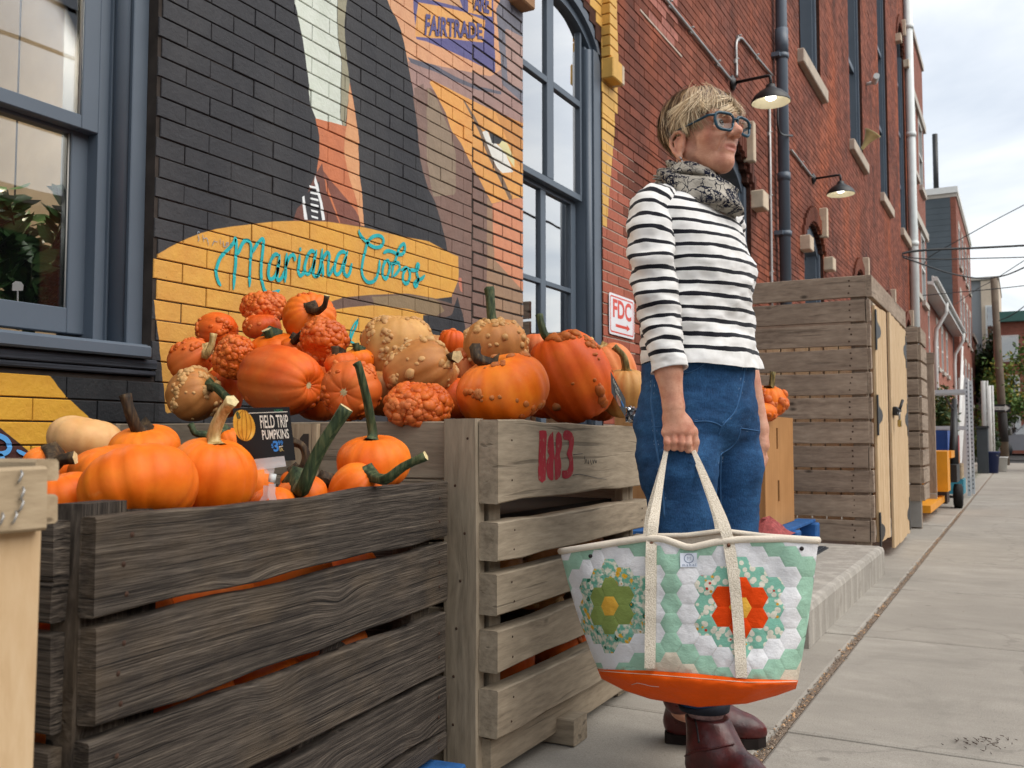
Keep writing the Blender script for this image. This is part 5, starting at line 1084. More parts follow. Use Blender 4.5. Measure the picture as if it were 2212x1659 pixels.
# ---- fence enclosures
def fence_front(t, X, y0, y1, ztop, n_, pitch, w_, mat=M_CEDAR, th=.03, z_end=True):
    for k in range(n_):
        z = ztop - w_ / 2 - k * pitch; plank(t, (X, y0 + rw.uniform(-.004, .006), z), (X, y1, z + rw.uniform(-.003, .003)), w_, th, mat, seg=4, rough=.7); nails(t, [(X - th / 2 - .0005, y0 + .1 + rw.uniform(-.01, .01), z + f) for f in (-.04, .005, .04)], (-1, 0, 0), .006)
FX, FY = 6.33, .85
fa = thing('fence_enclosure', 'large slatted brown timber enclosure with pale pine double door and padlock', 'enclosure', (7.3, 1.7, 0)); fence_front(fa, FX, FY, 2.12, 1.838, 11, .1553, .137)
plank(fa, (FX - .01, FY - .02, 1.77), (8.32, FY - .02, 1.77), .137, .036, M_CEDAR, seg=4, name='top_rail')
for x in (FX + .05, 8.27): plank(fa, (x, FY + .05, 0), (x, FY + .05, 1.82), .09, .09, M_CEDAR, up=(1, 0, 0), name='post', seg=3)
for k in range(1, 11): plank(fa, (FX - .005, FY - .012, 1.77 - k * .1553), (FX + .055, FY - .012, 1.77 - k * .1553 + rw.uniform(-.01, .01)), .137, .022, M_CEDAR, seg=1, name='board_end')
for k in range(11): plank(fa, (8.30, FY + .02, 1.77 - k * .155), (8.30, 2.5, 1.77 - k * .155), .137, .03, M_CEDAR, seg=2)
for k in range(13): plank(fa, (8.25 - .02 * (k % 2), FY + .18 + k * .12, .1), (8.25 - .02 * (k % 2), FY + .18 + k * .12, 1.72), .11, .02, M_PINE, up=(0, 1, 0), seg=1, name='lining_board')
def door_leaf(xa, ya, xb, yb, nb, z0, z1, rot=0):
    for k in range(nb):
        f0, f1 = (k + .02) / nb, (k + .98) / nb; a = np.array((xa + (xb - xa) * f0, ya + (yb - ya) * f0)); b = np.array((xa + (xb - xa) * f1, ya + (yb - ya) * f1)); c_ = (a + b) / 2; d_ = b - a
        plank(fa, (c_[0], c_[1], z0 + rw.uniform(-.008, .008)), (c_[0], c_[1], z1 + rw.uniform(-.006, .006)), float(np.linalg.norm(d_)), .02, M_PINE, up=(d_[0], d_[1], 0), name='door_board', seg=2, rough=.4)
door_leaf(FX + .10, FY - .03, FX + .55, FY - .045, 5, .14, 1.66); door_leaf(FX + .62, FY - .06, 8.27, FY - .03, 12, .05, 1.67)
for z in (1.5, .95, .22):
    for (x, s_) in ((FX + .09, 1), (8.25, -1)):
        if z == .22 and s_ == 1 : z = .2
        m = MB(); y = FY - .048 if s_ > 0 else FY - .046; poly = [(0, -.13), (.04, -.13), (.05, -.06), (.2, -.03), (.24, 0), (.2, .03), (.05, .06), (.04, .13), (0, .13)]; k = len(poly)
        vs = [(x + s_ * a, y, z + b) for a, b in poly] + [(x + s_ * a, y + .008, z + b) for a, b in poly]; m.add(vs, [tuple(range(k)), tuple(range(2 * k - 1, k - 1, -1))] + [(i, k + i, k + (i + 1) % k, (i + 1) % k) for i in range(k)]); m.build('hinge', M_BLACK, fa)
lx, lz = FX + .72, .99; MB().box((lx, FY - .085, lz), (.12, .03, .06), ch=.006).tube([(lx - .1, FY - .1, lz + .005), (lx + .12, FY - .1, lz + .005)], .011, 8).tube([(lx + .06, FY - .1, lz), (lx + .1, FY - .12, lz + .08)], .01, 8).build('bolt', M_BLACK, fa)
t = thing('padlock', 'brass padlock hanging on the bolt of the pine door', 'padlock', (lx, FY - .11, lz - .1)); MB().box((lx + .03, FY - .105, lz - .085), (.055, .024, .05), ch=.005).build('body', simple('brass', '#b59a5a', .35, .5, .9, var=.1), t); MB().tube([(lx + .012, FY - .105, lz - .06), (lx + .012, FY - .105, lz - .02), (lx + .03, FY - .105, lz - .005), (lx + .048, FY - .105, lz - .02), (lx + .048, FY - .105, lz - .06)], .005, 6).build('shackle', M_GALV, t)
fb = thing('fence_enclosure', 'narrow slatted timber enclosure standing just beyond the pine door', 'enclosure', (9.6, 1.6, 0)); fence_front(fb, 9.15, .80, 2.5, 1.80, 10, .1575, .137)
plank(fb, (9.22, .845, 0), (9.22, .845, 1.7), .09, .07, M_CEDAR, up=(0, 1, 0), name='post', seg=2); MB().box((9.17, .85, .13), (.02, .1, .24), ch=.004).build('post_shoe', M_GALV, fb)
for k in range(10): plank(fb, (9.17, .79, 1.73 - k * .1575), (9.75, .79, 1.73 - k * .1575), .137, .03, M_CEDAR, seg=1)
fc = thing('fence_enclosure', 'slatted timber screen with stout post in front of the pallet truck', 'enclosure', (11.0, 1.5, 0)); fence_front(fc, 11.1, .82, 2.5, 1.72, 10, .157, .137)
plank(fc, (11.03, .86, .02), (11.03, .86, 1.62), .11, .06, M_CEDAR, up=(0, 1, 0), name='post', seg=3); plank(fc, (11.02, .80, 1.66), (11.02, 2.4, 1.66), .12, .05, M_CEDAR, name='top_rail', seg=2); MB().box((10.995, .86, .12), (.012, .1, .2), ch=.004).build('post_shoe', M_GALV, fc)
# ---- carton on a blue pallet by the fence
ct = thing('pallet', 'bright blue pallet on the step under the tall carton', 'pallet', (5.7, 1.7, STZ)); PZ0 = STZ
for v in np.arange(1.2, 2.4, .16): plank(ct, (4.85, v, PZ0 + .125), (6.12, v, PZ0 + .125), .11, .018, M_BLUEW, up=(0, 1, 0), seg=2)
for y in (1.17, 1.7, 2.3):
    for x in (4.9, 5.5, 6.06): MB().box((x, y, PZ0 + .065), (.12, .1, .10), ch=.008).build('block', M_BLUEW, ct)
for y in (1.17, 1.7): plank(ct, (4.85, y, PZ0 + .008), (6.12, y, PZ0 + .008), .1, .014, M_BLUEW, up=(0, 1, 0), seg=2)
n = NB('corrugated_card', rough=.8, spec=.2); p = n.pos(); n.set('Base Color', n.mix(n.ramp(n.noise(p, 3, 4), [(.4, 0), (.75, .5)]), n.ramp(n.noise(n.vm('MULTIPLY', p, (60, 60, 1)), 1.0, 2), [(.3, '#b07f4f'), (.7, '#bd8d5c')]), '#94673d')); M_CARD = n.m
cb_ = thing('carton', 'tall brown cardboard carton with hand holes, filled with warty pumpkins', 'carton', (5.6, 1.6, PZ0 + .14)); zc0, zc1 = PZ0 + .136, .925
xa, ya, xb, yb = 5.2, 1.235, 5.93, 2.1; holes = [(5.5, .80, .022, .06), (5.52, .50, .022, .06)]
def cface(x0, x1, y, hs, th=.012):
    m = MB(); xs = sorted({x0, x1} | {h[0] - h[2] for h in hs} | {h[0] + h[2] for h in hs})
    for a, b in zip(xs, xs[1:]):
        c_ = (a + b) / 2; z = zc0
        for h in sorted([h for h in hs if h[0] - h[2] < c_ < h[0] + h[2]], key=lambda h: h[1]): bx(m, a, b, y, y + th, z, h[1] - h[3]); z = h[1] + h[3]
        bx(m, a, b, y, y + th, z, zc1)
    return m
cface(xa, xb, ya, holes).build('side', M_CARD, cb_); m = MB(); bx(m, xa, xa + .012, ya + .013, yb, zc0, zc1); m.build('side', M_CARD, cb_); m = MB(); bx(m, xb - .012, xb, ya + .013, yb, zc0, zc1); m.build('side', M_CARD, cb_); m = MB(); bx(m, xa, xb, yb, yb + .012, zc0, zc1); m.build('side', M_CARD, cb_)
m = MB(); bx(m, xa + .013, xb - .013, ya + .014, yb - .001, .72, .73); m.build('inner_sheet', simple('carton_inside_shade', '#4a3524', .9), cb_)  # sheet coloured dark for the shaded inside of the carton
t = thing('mesh_sack', 'crumpled red mesh sack lying on the blue pallet', 'sack', (5.0, 1.2, PZ0 + .135)); m = MB(); r_ = random.Random(4)
P = [[(4.78 + .34 * i / 9, 1.06 + .2 * j / 6, PZ0 + .14 + .06 * math.sin(math.pi * i / 9) * math.sin(math.pi * j / 6) * (1 + .7 * r_.random())) for j in range(7)] for i in range(10)]; m.grid(P, 0, False, True); m.build('sack', simple('red_netting', '#9c4a48', .8, var=.35, scale=60, bump=.8, bscale=200), t)
# ---- pallet truck, rolling rack and crates of stock beyond the screens
M_YJ = simple('safety_yellow_paint', '#e89a1c', .45, .4, var=.1); M_TYRE = simple('black_rubber', '#151515', .7, .3)
jx, jy = 12.0, .72; t = thing('pallet_truck', 'yellow pallet truck with black upright handle and wheel by the fence screen', 'pallet truck', (jx, jy, 0))
m = MB(); bx(m, 11.35, 11.75, .72, 1.1, .22, .66); bx(m, 11.7, 12.3, .70, 1.06, .58, .66); m.build('body', M_YJ, t); m = MB(); bx(m, 9.85, 11.7, .78, .93, .09, .16); bx(m, 9.85, 11.7, 1.15, 1.3, .09, .16); m.build('fork', M_YJ, t)
bx_ = MB(); bx(bx_, 11.9, 12.5, .66, .86, .30, .50); bx_.build('pump', M_BLACK, t); wl_ = MB().lathe([(0, -.045), (.05, -.05), (.1, -.05), (.14, -.04), (.14, .04), (.1, .05), (0, .045)], n=24, M=Matrix.Translation((12.05, .66, .14)) @ Matrix.Rotation(rad(90), 4, 'X')).build('wheel', M_TYRE, t); MB().lathe([(0, -.052), (.05, -.052)], n=12, M=Matrix.Translation((12.05, .66, .14)) @ Matrix.Rotation(rad(90), 4, 'X')).build('hub', M_GALV, wl_)
m = MB(); m.tube([(12.35, .72, .45), (12.6, .72, .85), (12.85, .72, 1.28)], [.06, .045, .03], 10); m.build('handle', M_BLACK, t)
for z, xx in ((.85, 12.6),): MB().tube([(xx, .72, z + .3), (xx - .9, .75, z + .42)], .012, 6).build('linkage', M_BLACK, t)
t = thing('rolling_rack', 'tall white perforated steel rack with shelves behind the pallet truck', 'rack', (14.2, .9, 0)); M_RACK = simple('white_rack_steel', '#c9cccf', .5, .4, .2, var=.05)
for (x, y) in ((14.3, .645), (14.9, .62), (14.3, 1.5), (14.9, 1.5)):
    MB().box((x, y, .82), (.05, .045, 1.6)).build('upright', M_RACK, t)
    m = MB()
    for k in range(26): m.box((x - .0255, y, .1 + k * .058), (.002, .014, .022))
    if y < 1: m.build('slots', M_BLACK, t)['kind'] = 'stuff'
for z in (1.42, .92): m = MB(); bx(m, 14.25, 14.95, .66, 1.55, z, z + .05); m.build('shelf', M_RACK, t)
def stock(name, label, x, y, z, d, mat, cat='crate'):
    t = thing(name, label, cat, (x, y, z)); m = MB(); w_, dd, h_ = d; bx(m, x - w_ / 2, x + w_ / 2, y - dd / 2, y - dd / 2 + .02, z, z + h_); bx(m, x - w_ / 2, x + w_ / 2, y + dd / 2 - .02, y + dd / 2, z, z + h_); bx(m, x - w_ / 2, x - w_ / 2 + .02, y - dd / 2 + .021, y + dd / 2 - .021, z, z + h_); bx(m, x + w_ / 2 - .02, x + w_ / 2, y - dd / 2 + .021, y + dd / 2 - .021, z, z + h_); m.build('side', mat, t); q = MB(); bx(q, x - w_ / 2 + .021, x + w_ / 2 - .021, y - dd / 2 + .021, y + dd / 2 - .021, z + .002, z + .02); q.build('base', mat, t)
stock('plastic_crate', 'turquoise plastic crate at the bottom of the stock pile', 14.4, .98, .05, (.6, .55, .2), simple('turquoise_plastic', '#3a8ea3', .5, var=.1)); stock('wooden_crate', 'pale wooden fruit crate stacked on the turquoise crate', 14.4, 1.0, .255, (.6, .55, .2), M_OLDPINE); stock('wooden_crate', 'orange brown fruit crate under the red crate', 14.4, 1.02, .46, (.55, .5, .16), simple('orange_card', '#a0622f', .8, var=.15)); stock('plastic_crate', 'bright red plastic crate on top of the stock pile', 14.4, 1.02, .625, (.6, .5, .22), simple('red_plastic', '#a81f28', .45, var=.1)); stock('plastic_crate', 'dark blue plastic tub behind the timber screen', 13.0, 1.0, .6, (.5, .4, .3), simple('blue_plastic', '#1f4d9a', .45, var=.1), 'tub')
MB().box((13.0, 1.0, .3), (.45, .35, .6)).build('brown_drum_box', simple('dark_brown_box', '#3b2a24', .8, var=.15)); o = COL.objects['brown_drum_box']; o.name = 'brown_box'; tag(o, 'dark brown box carrying the dark blue tub', 'box')
# ================================================================== pumpkins
def pump_mat(name, lo, mid, hi, pale='#d9a15e', pal=.25, rough=.5):
    n = NB(name, rough=rough, spec=.32); v = n.objr(); f = n.noise(v, 9, 4, .6); g = n.noise(v, 40, 4, .65)
    c = n.ramp(f, [(.3, lo), (.52, mid), (.75, hi)]); c = n.mix(.22, c, n.ramp(g, [(.3, .3), (.7, .7)]), 'OVERLAY')
    dull = n.noise(n.vm('ADD', v, (2, 9, 4)), 3.5, 4, .6); c = n.mix(n.ramp(dull, [(.5, 0), (.7, .3)]), c, pale); sc = n.noise(n.vm('ADD', v, (5, 5, 5)), 30, 6, .78); c = n.mix(n.ramp(sc, [(.62, 0), (.72, pal)]), c, pale); n.set('Base Color', c)
    n.set('Roughness', n.ramp(f, [(.3, rough - .06), (.7, rough + .14)])); n.bump(n.m_('ADD', g, f), .14, .004); n.set('Subsurface Weight', .06); n.set('Subsurface Radius', (.02, .008, .003)); n.set('Subsurface Scale', .3); return n.m
M_PO = pump_mat('orange_rind', '#d95c08', '#ee720e', '#f58a1e', pal=.38); M_PR = pump_mat('red_orange_rind', '#cc4c0c', '#e05c12', '#ea701a', pal=.38); M_PS = pump_mat('salmon_rind', '#d45f2c', '#e07a45', '#e8955f', pal=.1)
M_PT = pump_mat('tan_rind', '#a96a34', '#bd7d42', '#cf9556', '#e2b67c', .3, .5); M_PT2 = pump_mat('light_tan_rind', '#bd8446', '#cf9a58', '#dcae6c', '#ecc88e', .3, .5); M_PP = pump_mat('pale_buff_rind', '#d39a5c', '#dfae74', '#e7be8c', '#c98d55', .3, .5)
M_WO = pump_mat('orange_wart', '#b84c14', '#d5641e', '#e37c30', '#cfa070', .45, .42); M_WT = pump_mat('tan_wart', '#b5834c', '#cb9c62', '#dbb07a', '#ead0a2', .3, .5); M_WG = pump_mat('corky_wart', '#9a4a18', '#b8601f', '#a9794a', '#c9a878', .6, .55)
def stem_mat(name, a, b, c):
    n = NB(name, rough=.65, spec=.3); v = n.objr(); s = n.sep(v); f = n.noise(n.vm('MULTIPLY', v, (1, 1, .15)), 120, 3, .6); n.set('Base Color', n.ramp(f, [(.32, a), (.5, b), (.68, c)])); n.bump(f, .4, .004); return n.m
M_SG = stem_mat('green_stem', '#1e2a18', '#36452a', '#5f6240'); M_SD = stem_mat('dark_brown_stem', '#221a12', '#3b2c1c', '#5d4a30'); M_SC = stem_mat('straw_stem', '#8d6f3f', '#bd9d62', '#d9c08a'); M_SM = stem_mat('mottled_stem', '#34341f', '#6d6238', '#a3905a'); M_CUT = simple('cut_stem_end', '#d3c08f', .8, .2, var=.25, scale=150)
STEMS = {'g': M_SG, 'd': M_SD, 'c': M_SC, 'm': M_SM}
def ico(sub=1):
    bm = bmesh.new(); bmesh.ops.create_icosphere(bm, subdivisions=sub, radius=1.0); bm.verts.ensure_lookup_table(); V = np.array([v.co[:] for v in bm.verts]); F = np.array([[v.index for v in f.verts] for f in bm.faces]); bm.free(); return V, F
ICV, ICF = ico(2); CAMR, CAMU, CAMB = RT, UP, -FW
def stem_mesh(m, P, r0, r1, seed, mi=0):
    rr = random.Random(seed); P = [Vector([float(c) for c in p]) for p in smooth_path(P, 4)]; k = len(P); n_ = 15; t0 = (P[1] - P[0]).normalized(); nr = t0.orthogonal().normalized(); vs = []; tw = rr.uniform(-.35, .35)
    for i in range(k):
        t = (P[min(i + 1, k - 1)] - P[max(i - 1, 0)]).normalized(); nr = (nr - t * nr.dot(t)).normalized(); b = t.cross(nr); f = i / (k - 1)
        r = r0 + (r1 - r0) * min(1, f * 1.3) + r0 * 1.1 * max(0, 1 - f * 6) ** 2 + r1 * .15 * max(0, (f - .85) / .15)
        for j in range(n_):
            a = 2 * math.pi * j / n_; q = r * (1 + .13 * (1 if j % 3 == 0 else -.5)) * (1 + .1 * mnoise.noise(Vector((a, f * 4, seed)))); vs.append(P[i] + (nr * math.cos(a + tw * f) + b * math.sin(a + tw * f)) * q)
    m.add(vs, [(i * n_ + j, i * n_ + (j + 1) % n_, (i + 1) * n_ + (j + 1) % n_, (i + 1) * n_ + j) for i in range(k - 1) for j in range(n_)], mi, True); o = len(m.v)
    m.v.append(tuple(P[-1] + t * r1 * .05)); base = o - n_
    for j in range(n_): m.f.append((base + j, base + (j + 1) % n_, o)); m.mi.append(mi + 1); m.sm.append(False)
PUMPS = []
def pumpkin(label, x, y, wpx, hpx, dep, mat, ax=(0, 1, 0), ribs=11, ribd=.055, warts=0, wr=(.005, .009), wm=None, clus=6, stem=None, sc='g', sr=(.011, .007), group=None, asp=None, end=False, lump=.02, seed=None):
    """x, y, wpx, hpx: outline in view pixels; dep: metres in front of the camera; ax: stalk axis as (right, up, to camera)"""
    seed = len(PUMPS) * 7 + 3 if seed is None else seed; r = np.random.default_rng(seed); c = atd(x, y, dep); s = dep / FPX; W_, H_ = wpx * s / 2, hpx * s / 2
    A = np.array(ax, float); A /= np.linalg.norm(A); Aw = Vector(A[0] * CAMR + A[1] * CAMU + A[2] * CAMB).normalized()
    up_ = abs(A[1])
    if asp is not None: Req, Rax = asp[0] * s / 2, asp[1] * s / 2
    elif up_ > .75: Req, Rax = W_, H_
    elif abs(A[0]) > .75: Req, Rax = H_, W_
    else: Req, Rax = (W_ + H_) / 2, (W_ + H_) / 2 * .88
    X = Aw.orthogonal().normalized(); Y = Aw.cross(X); B = np.array([list(X), list(Y), list(Aw)]).T
    nl, nt = 26, 66; ph = np.linspace(.0, math.pi, nl + 1); th = np.linspace(0, 2 * math.pi, nt, endpoint=False); PH, TH = np.meshgrid(ph, th, indexing='ij')
    off = r.random(ribs) * .5; g = np.abs(np.sin(TH * ribs / 2 + .35 * np.sin(TH * 2 + seed))); groove = (1 - g) ** 2.2
    o3 = r.uniform(0, 50, 3)
    def surf(PH, TH):
        g = np.abs(np.sin(TH * ribs / 2 + .35 * np.sin(TH * 2 + seed))); gr = (1 - g) ** 2.0
        rad_ = np.sin(PH) ** .82; zz = np.cos(PH); zz = np.sign(zz) * np.abs(zz) ** .9
        lp = 1 + lump * (np.sin(TH * 2 + o3[0]) * np.sin(PH * 2 + o3[1]) + .7 * np.sin(TH * 3 + o3[2] + PH)) ; rr = rad_ * (1 - ribd * gr * np.clip(rad_ * 1.6, 0, 1)) * lp
        zz = zz - np.sign(zz) * .17 * np.exp(-(rad_ / .28) ** 2); return np.stack([rr * np.cos(TH) * Req, rr * np.sin(TH) * Req, zz * Rax * (1 - ribd * .5 * gr)], -1)
    P = surf(PH, TH).reshape(-1, 3) @ B.T; F = np.array([(i * nt + j, (i + 1) * nt + j, (i + 1) * nt + (j + 1) % nt, i * nt + (j + 1) % nt) for i in range(nl) for j in range(nt)])
    ext = P @ np.array(CAMU); zlo = float(P[:, 2].min())
    t = thing('pumpkin', label, 'pumpkin', (c[0], c[1], c[2]), 0, group); Mt = Matrix.Translation(Vector(c))
    me = npmesh('rind', P, F, mat, smooth=True); link(bpy.data.objects.new('rind', me), t, True, Mt)
    if warts:
        cl = []; V, FF = [], []
        for k in range(clus): cl.append((r.uniform(.35, 2.6), r.uniform(0, 6.28), r.uniform(.12, .5), r.uniform(.1, .9)))
        for k in range(warts):
            if clus and r.random() < .82: q = cl[r.integers(0, clus)]; tt = r.normal(0, q[2]); pp, tq = q[0] + tt * q[3] + r.normal(0, .07), q[1] + tt * (1 - q[3]) + r.normal(0, .07)
            else: pp, tq = math.acos(r.uniform(-.95, .95)), r.uniform(0, 6.28)
            pp = min(max(pp, .15), 2.95); e_ = .02; p0 = surf(np.array([pp]), np.array([tq]))[0]; nrm = np.cross(surf(np.array([pp + e_]), np.array([tq]))[0] - p0, surf(np.array([pp]), np.array([tq + e_]))[0] - p0); nrm /= np.linalg.norm(nrm) + 1e-9
            if nrm @ p0 < 0: nrm = -nrm
            rw_ = 1.28 * wr[0] + (1.45 * wr[1] - 1.28 * wr[0]) * r.random() ** 2.2; a = np.cross(nrm, r.normal(size=3)); a /= np.linalg.norm(a); b = np.cross(nrm, a); v = ICV * np.array((1 * r.uniform(.8, 1.25), 1 * r.uniform(.8, 1.2), .75 * r.uniform(.7, 1.15))) * (1 + r.normal(0, .07, (len(ICV), 1)))
            o = len(V) * len(ICV); V.append((p0 - nrm * rw_ * .12 + (v[:, :1] * a + v[:, 1:2] * b + v[:, 2:] * nrm) * rw_) @ B.T); FF.append(ICF + o)
        me = npmesh('warts', np.concatenate(V), np.concatenate(FF), wm or mat, smooth=True); o = link(bpy.data.objects.new('warts', me), t, True, Mt); o['kind'] = 'stuff'
    if end:                                  # dry blossom scar
        m = MB(); rr = random.Random(seed); q = Vector(B @ np.array((0, 0, -Rax * .84))); ring = [q + (X * math.cos(a) + Y * math.sin(a)) * Req * (.16 if k % 2 else .3 + .1 * rr.random()) * (1) - Aw * (.0015 if k % 2 else -.006) for k, a in enumerate(np.linspace(0, 2 * math.pi, 14, endpoint=False))]; m.add([q - Aw * .003] + ring, [(0, 1 + (k + 1) % 14, 1 + k) for k in range(14)], 0, True); m.build('blossom_scar', M_CUT, t, True, Mt)
    if stem:
        root = c + B @ np.array((0, 0, Rax * .78)); pts = [root] + [atd(a, b, d) for a, b, d in stem]; m = MB(); stem_mesh(m, pts, sr[0], sr[1], seed); m.build('stem', [STEMS[sc], M_CUT], t)
    PUMPS.append(t); return t
GB, GC = 'pumpkins heaped in the big bin', 'smooth pumpkins in the dark crate'
# -- heap in the bin
pumpkin('tan warty pumpkin at the left corner of the bin, under the red brick reveal', 419, 853, 124, 108, 2.80, M_PT, (.5, .25, .2), 9, .05, 150, (.004, .009), M_WT, 9, [(478, 842, 2.72), (468, 838, 2.70), (498, 868, 2.66)][1:], 'g', (.012, .011), GB, (118, 106))
pumpkin('large smooth orange pumpkin lying on its side behind the price sign, scar outward', 606, 822, 206, 152, 2.66, M_PR, (-.80, .12, -.55), 12, .035, 34, (.004, .009), M_WO, 2, None, 'g', (.01, .01), GB, None, True)
pumpkin('orange warty pumpkin with its dry scar turned outward beside the large smooth one', 759, 842, 136, 118, 2.50, M_PR, (.15, .1, -.95), 9, .06, 95, (.004, .009), M_WO, 8, None, 'g', (.01, .01), GB, (130, 118), True)
pumpkin('light tan warty pumpkin standing upright at the top of the heap against the mural', 858, 752, 158, 146, 2.82, M_PT2, (.05, .95, .15), 13, .035, 150, (.004, .009), M_WT, 12, None, 'g', (.01, .01), GB)
pumpkin('tan warty pumpkin with broken dark stem, in front of the light tan one', 907, 806, 160, 146, 2.60, M_PT, (.75, .35, .1), 12, .05, 120, (.004, .010), M_WT, 9, [(975, 772, 2.56), (988, 770, 2.53)], 'd', (.012, .014), GB, (146, 158))
pumpkin('small orange pumpkin covered all over in knobbly warts at the bin edge', 903, 876, 142, 90, 2.36, M_WO, (0, .9, .2), 8, .06, 420, (.005, .010), M_WO, 0, None, 'g', (.01, .01), GB)
pumpkin('big orange pumpkin with corky warts and short broken stem at the bin corner', 1087, 842, 204, 146, 2.44, M_PO, (-.3, .92, .2), 14, .05, 70, (.003, .010), M_WG, 7, [(1033, 775, 2.42), (1027, 748, 2.44)], 'd', (.015, .013), GB)
pumpkin('tall leaning orange pumpkin with a chain of scabby warts and a grey green stem', 1232, 815, 200, 200, 2.86, M_PR, (-.42, .9, .05), 12, .05, 95, (.004, .012), M_WG, 4, [(1178, 725, 2.84), (1170, 705, 2.84), (1164, 680, 2.85)], 'g', (.013, .010), GB, (176, 208))
pumpkin('tan warty pumpkin with upright green stem beside the second window', 1069, 748, 142, 122, 2.80, M_PT, (-.05, .97, .1), 14, .05, 190, (.004, .009), M_WT, 14, [(1062, 680, 2.80), (1060, 650, 2.81), (1057, 622, 2.82)], 'g', (.014, .013), GB)
pumpkin('salmon pink squat pumpkin with straw stem under the enamel sign', 1320, 800, 108, 120, 3.05, M_PS, (-.35, .9, .1), 12, .06, 0, stem=[(1280, 752, 3.03), (1273, 732, 3.04)], sc='c', sr=(.014, .012), group=GB)
pumpkin('tan orange pumpkin with curved mottled stem beside the person', 1352, 850, 70, 110, 2.92, M_PT2, (0, .97, .1), 15, .06, 8, (.004, .008), M_WT, 2, [(1352, 790, 2.9), (1346, 768, 2.9), (1326, 748, 2.9)], 'm', (.014, .009), GB, (108, 110))
pumpkin('orange pumpkin with scattered warts and pale curved stem against the ochre wall', 412, 778, 102, 84, 2.92, M_PR, (.75, .45, .2), 10, .05, 60, (.004, .008), M_WO, 6, [(445, 768, 2.86), (456, 748, 2.86), (461, 720, 2.86)], 'c', (.013, .009), GB, (88, 98))
pumpkin('orange pumpkin with wart clusters high at the left of the heap', 469, 715, 92, 76, 3.05, M_PR, (.7, -.1, .4), 10, .04, 90, (.004, .008), M_WO, 6, None, 'g', (.01, .01), GB, (82, 88))
pumpkin('knobbly orange pumpkin on the very top of the heap', 570, 664, 92, 66, 3.12, M_WO, (0, .9, .2), 9, .05, 330, (.005, .010), M_WO, 0, None, 'g', (.01, .01), GB)
pumpkin('plain orange pumpkin wedged below the topmost knobbly one', 566, 706, 84, 56, 3.02, M_PR, (0, .9, .1), 9, .05, 14, (.004, .007), M_WO, 3, None, 'g', (.01, .01), GB)
pumpkin('ribbed orange pumpkin facing out with a thin curved stem near the top of the heap', 668, 688, 120, 96, 2.96, M_PO, (.28, .42, .8), 14, .07, 16, (.003, .007), M_WO, 3, [(686, 672, 2.84), (700, 662, 2.80), (706, 638, 2.79)], 'd', (.013, .007), GB, (116, 100))
pumpkin('deep orange pumpkin densely covered with warts under the ribbed one', 700, 738, 112, 88, 2.80, M_WO, (-.3, -.5, .7), 10, .05, 330, (.005, .011), M_WO, 0, None, 'g', (.01, .01), GB)
pumpkin('deep orange knobbly pumpkin left of the large smooth one', 507, 772, 82, 92, 2.84, M_WO, (.3, .8, .2), 9, .05, 280, (.005, .010), M_WO, 0, None, 'g', (.01, .01), GB)
pumpkin('orange pumpkin with stubby grey green stem behind the large smooth one', 592, 752, 110, 62, 2.90, M_PO, (-.1, .9, .2), 11, .05, 0, stem=[(582, 727, 2.86), (575, 712, 2.85)], sc='g', sr=(.016, .013), group=GB)
pumpkin('orange pumpkin with broken stem tilted right behind the large smooth one', 634, 752, 60, 40, 2.86, M_PO, (.3, .85, .2), 10, .05, 0, stem=[(636, 736, 2.82), (656, 718, 2.80)], sc='d', sr=(.012, .010), group=GB)
pumpkin('small orange pumpkin with stubby stem between the warty ones', 738, 788, 74, 56, 2.68, M_PR, (-.1, .95, .1), 10, .05, 30, (.004, .007), M_WO, 4, [(725, 766, 2.66), (724, 748, 2.66)], 'd', (.011, .010), GB)
pumpkin('small orange pumpkin with dark stub in front of the light tan one', 775, 778, 66, 50, 2.72, M_PO, (0, .95, .2), 10, .05, 50, (.004, .007), M_WO, 4, [(771, 755, 2.7), (768, 742, 2.7)], 'g', (.010, .009), GB)
pumpkin('ribbed orange warty pumpkin wedged between the two tan ones', 976, 744, 62, 66, 3.0, M_PR, (.1, .95, .1), 12, .08, 40, (.004, .008), M_WO, 5, None, 'g', (.01, .01), GB)
pumpkin('orange pumpkin half hidden behind the broken dark stem', 1003, 790, 60, 84, 2.80, M_PS, (0, .95, 0), 11, .05, 10, (.004, .007), M_WO, 2, None, 'g', (.01, .01), GB)
pumpkin('pale salmon pumpkin at the back of the heap below the window', 1160, 745, 70, 50, 3.3, M_PS, (0, .95, 0), 11, .05, 0, group=GB)
for k, (x, y, w_, h_, d_, mt) in enumerate(((480, 850, 90, 110, 2.95, M_PR), (690, 860, 110, 100, 2.78, M_PR), (830, 850, 110, 100, 2.72, M_PT), (985, 860, 110, 90, 2.62, M_PR), (1180, 850, 130, 110, 2.92, M_PR), (1290, 860, 110, 100, 3.05, M_PR), (650, 800, 120, 110, 3.0, M_PR), (930, 770, 110, 100, 3.1, M_PT))):
    pumpkin(('orange pumpkin buried behind the tan corner pumpkin', 'orange pumpkin buried behind the large smooth one and its warty neighbour', 'tan pumpkin buried below the light tan one', 'orange pumpkin buried behind the small knobbly one', 'orange pumpkin buried beside the tall leaning one', 'orange pumpkin buried under the salmon one', 'orange pumpkin buried in the middle of the heap under the ribbed one', 'tan pumpkin buried at the back between the two tan ones')[k], x, y, w_, h_, d_, mt, (.1, .9, .1), 11, .05, 0, group=GB)
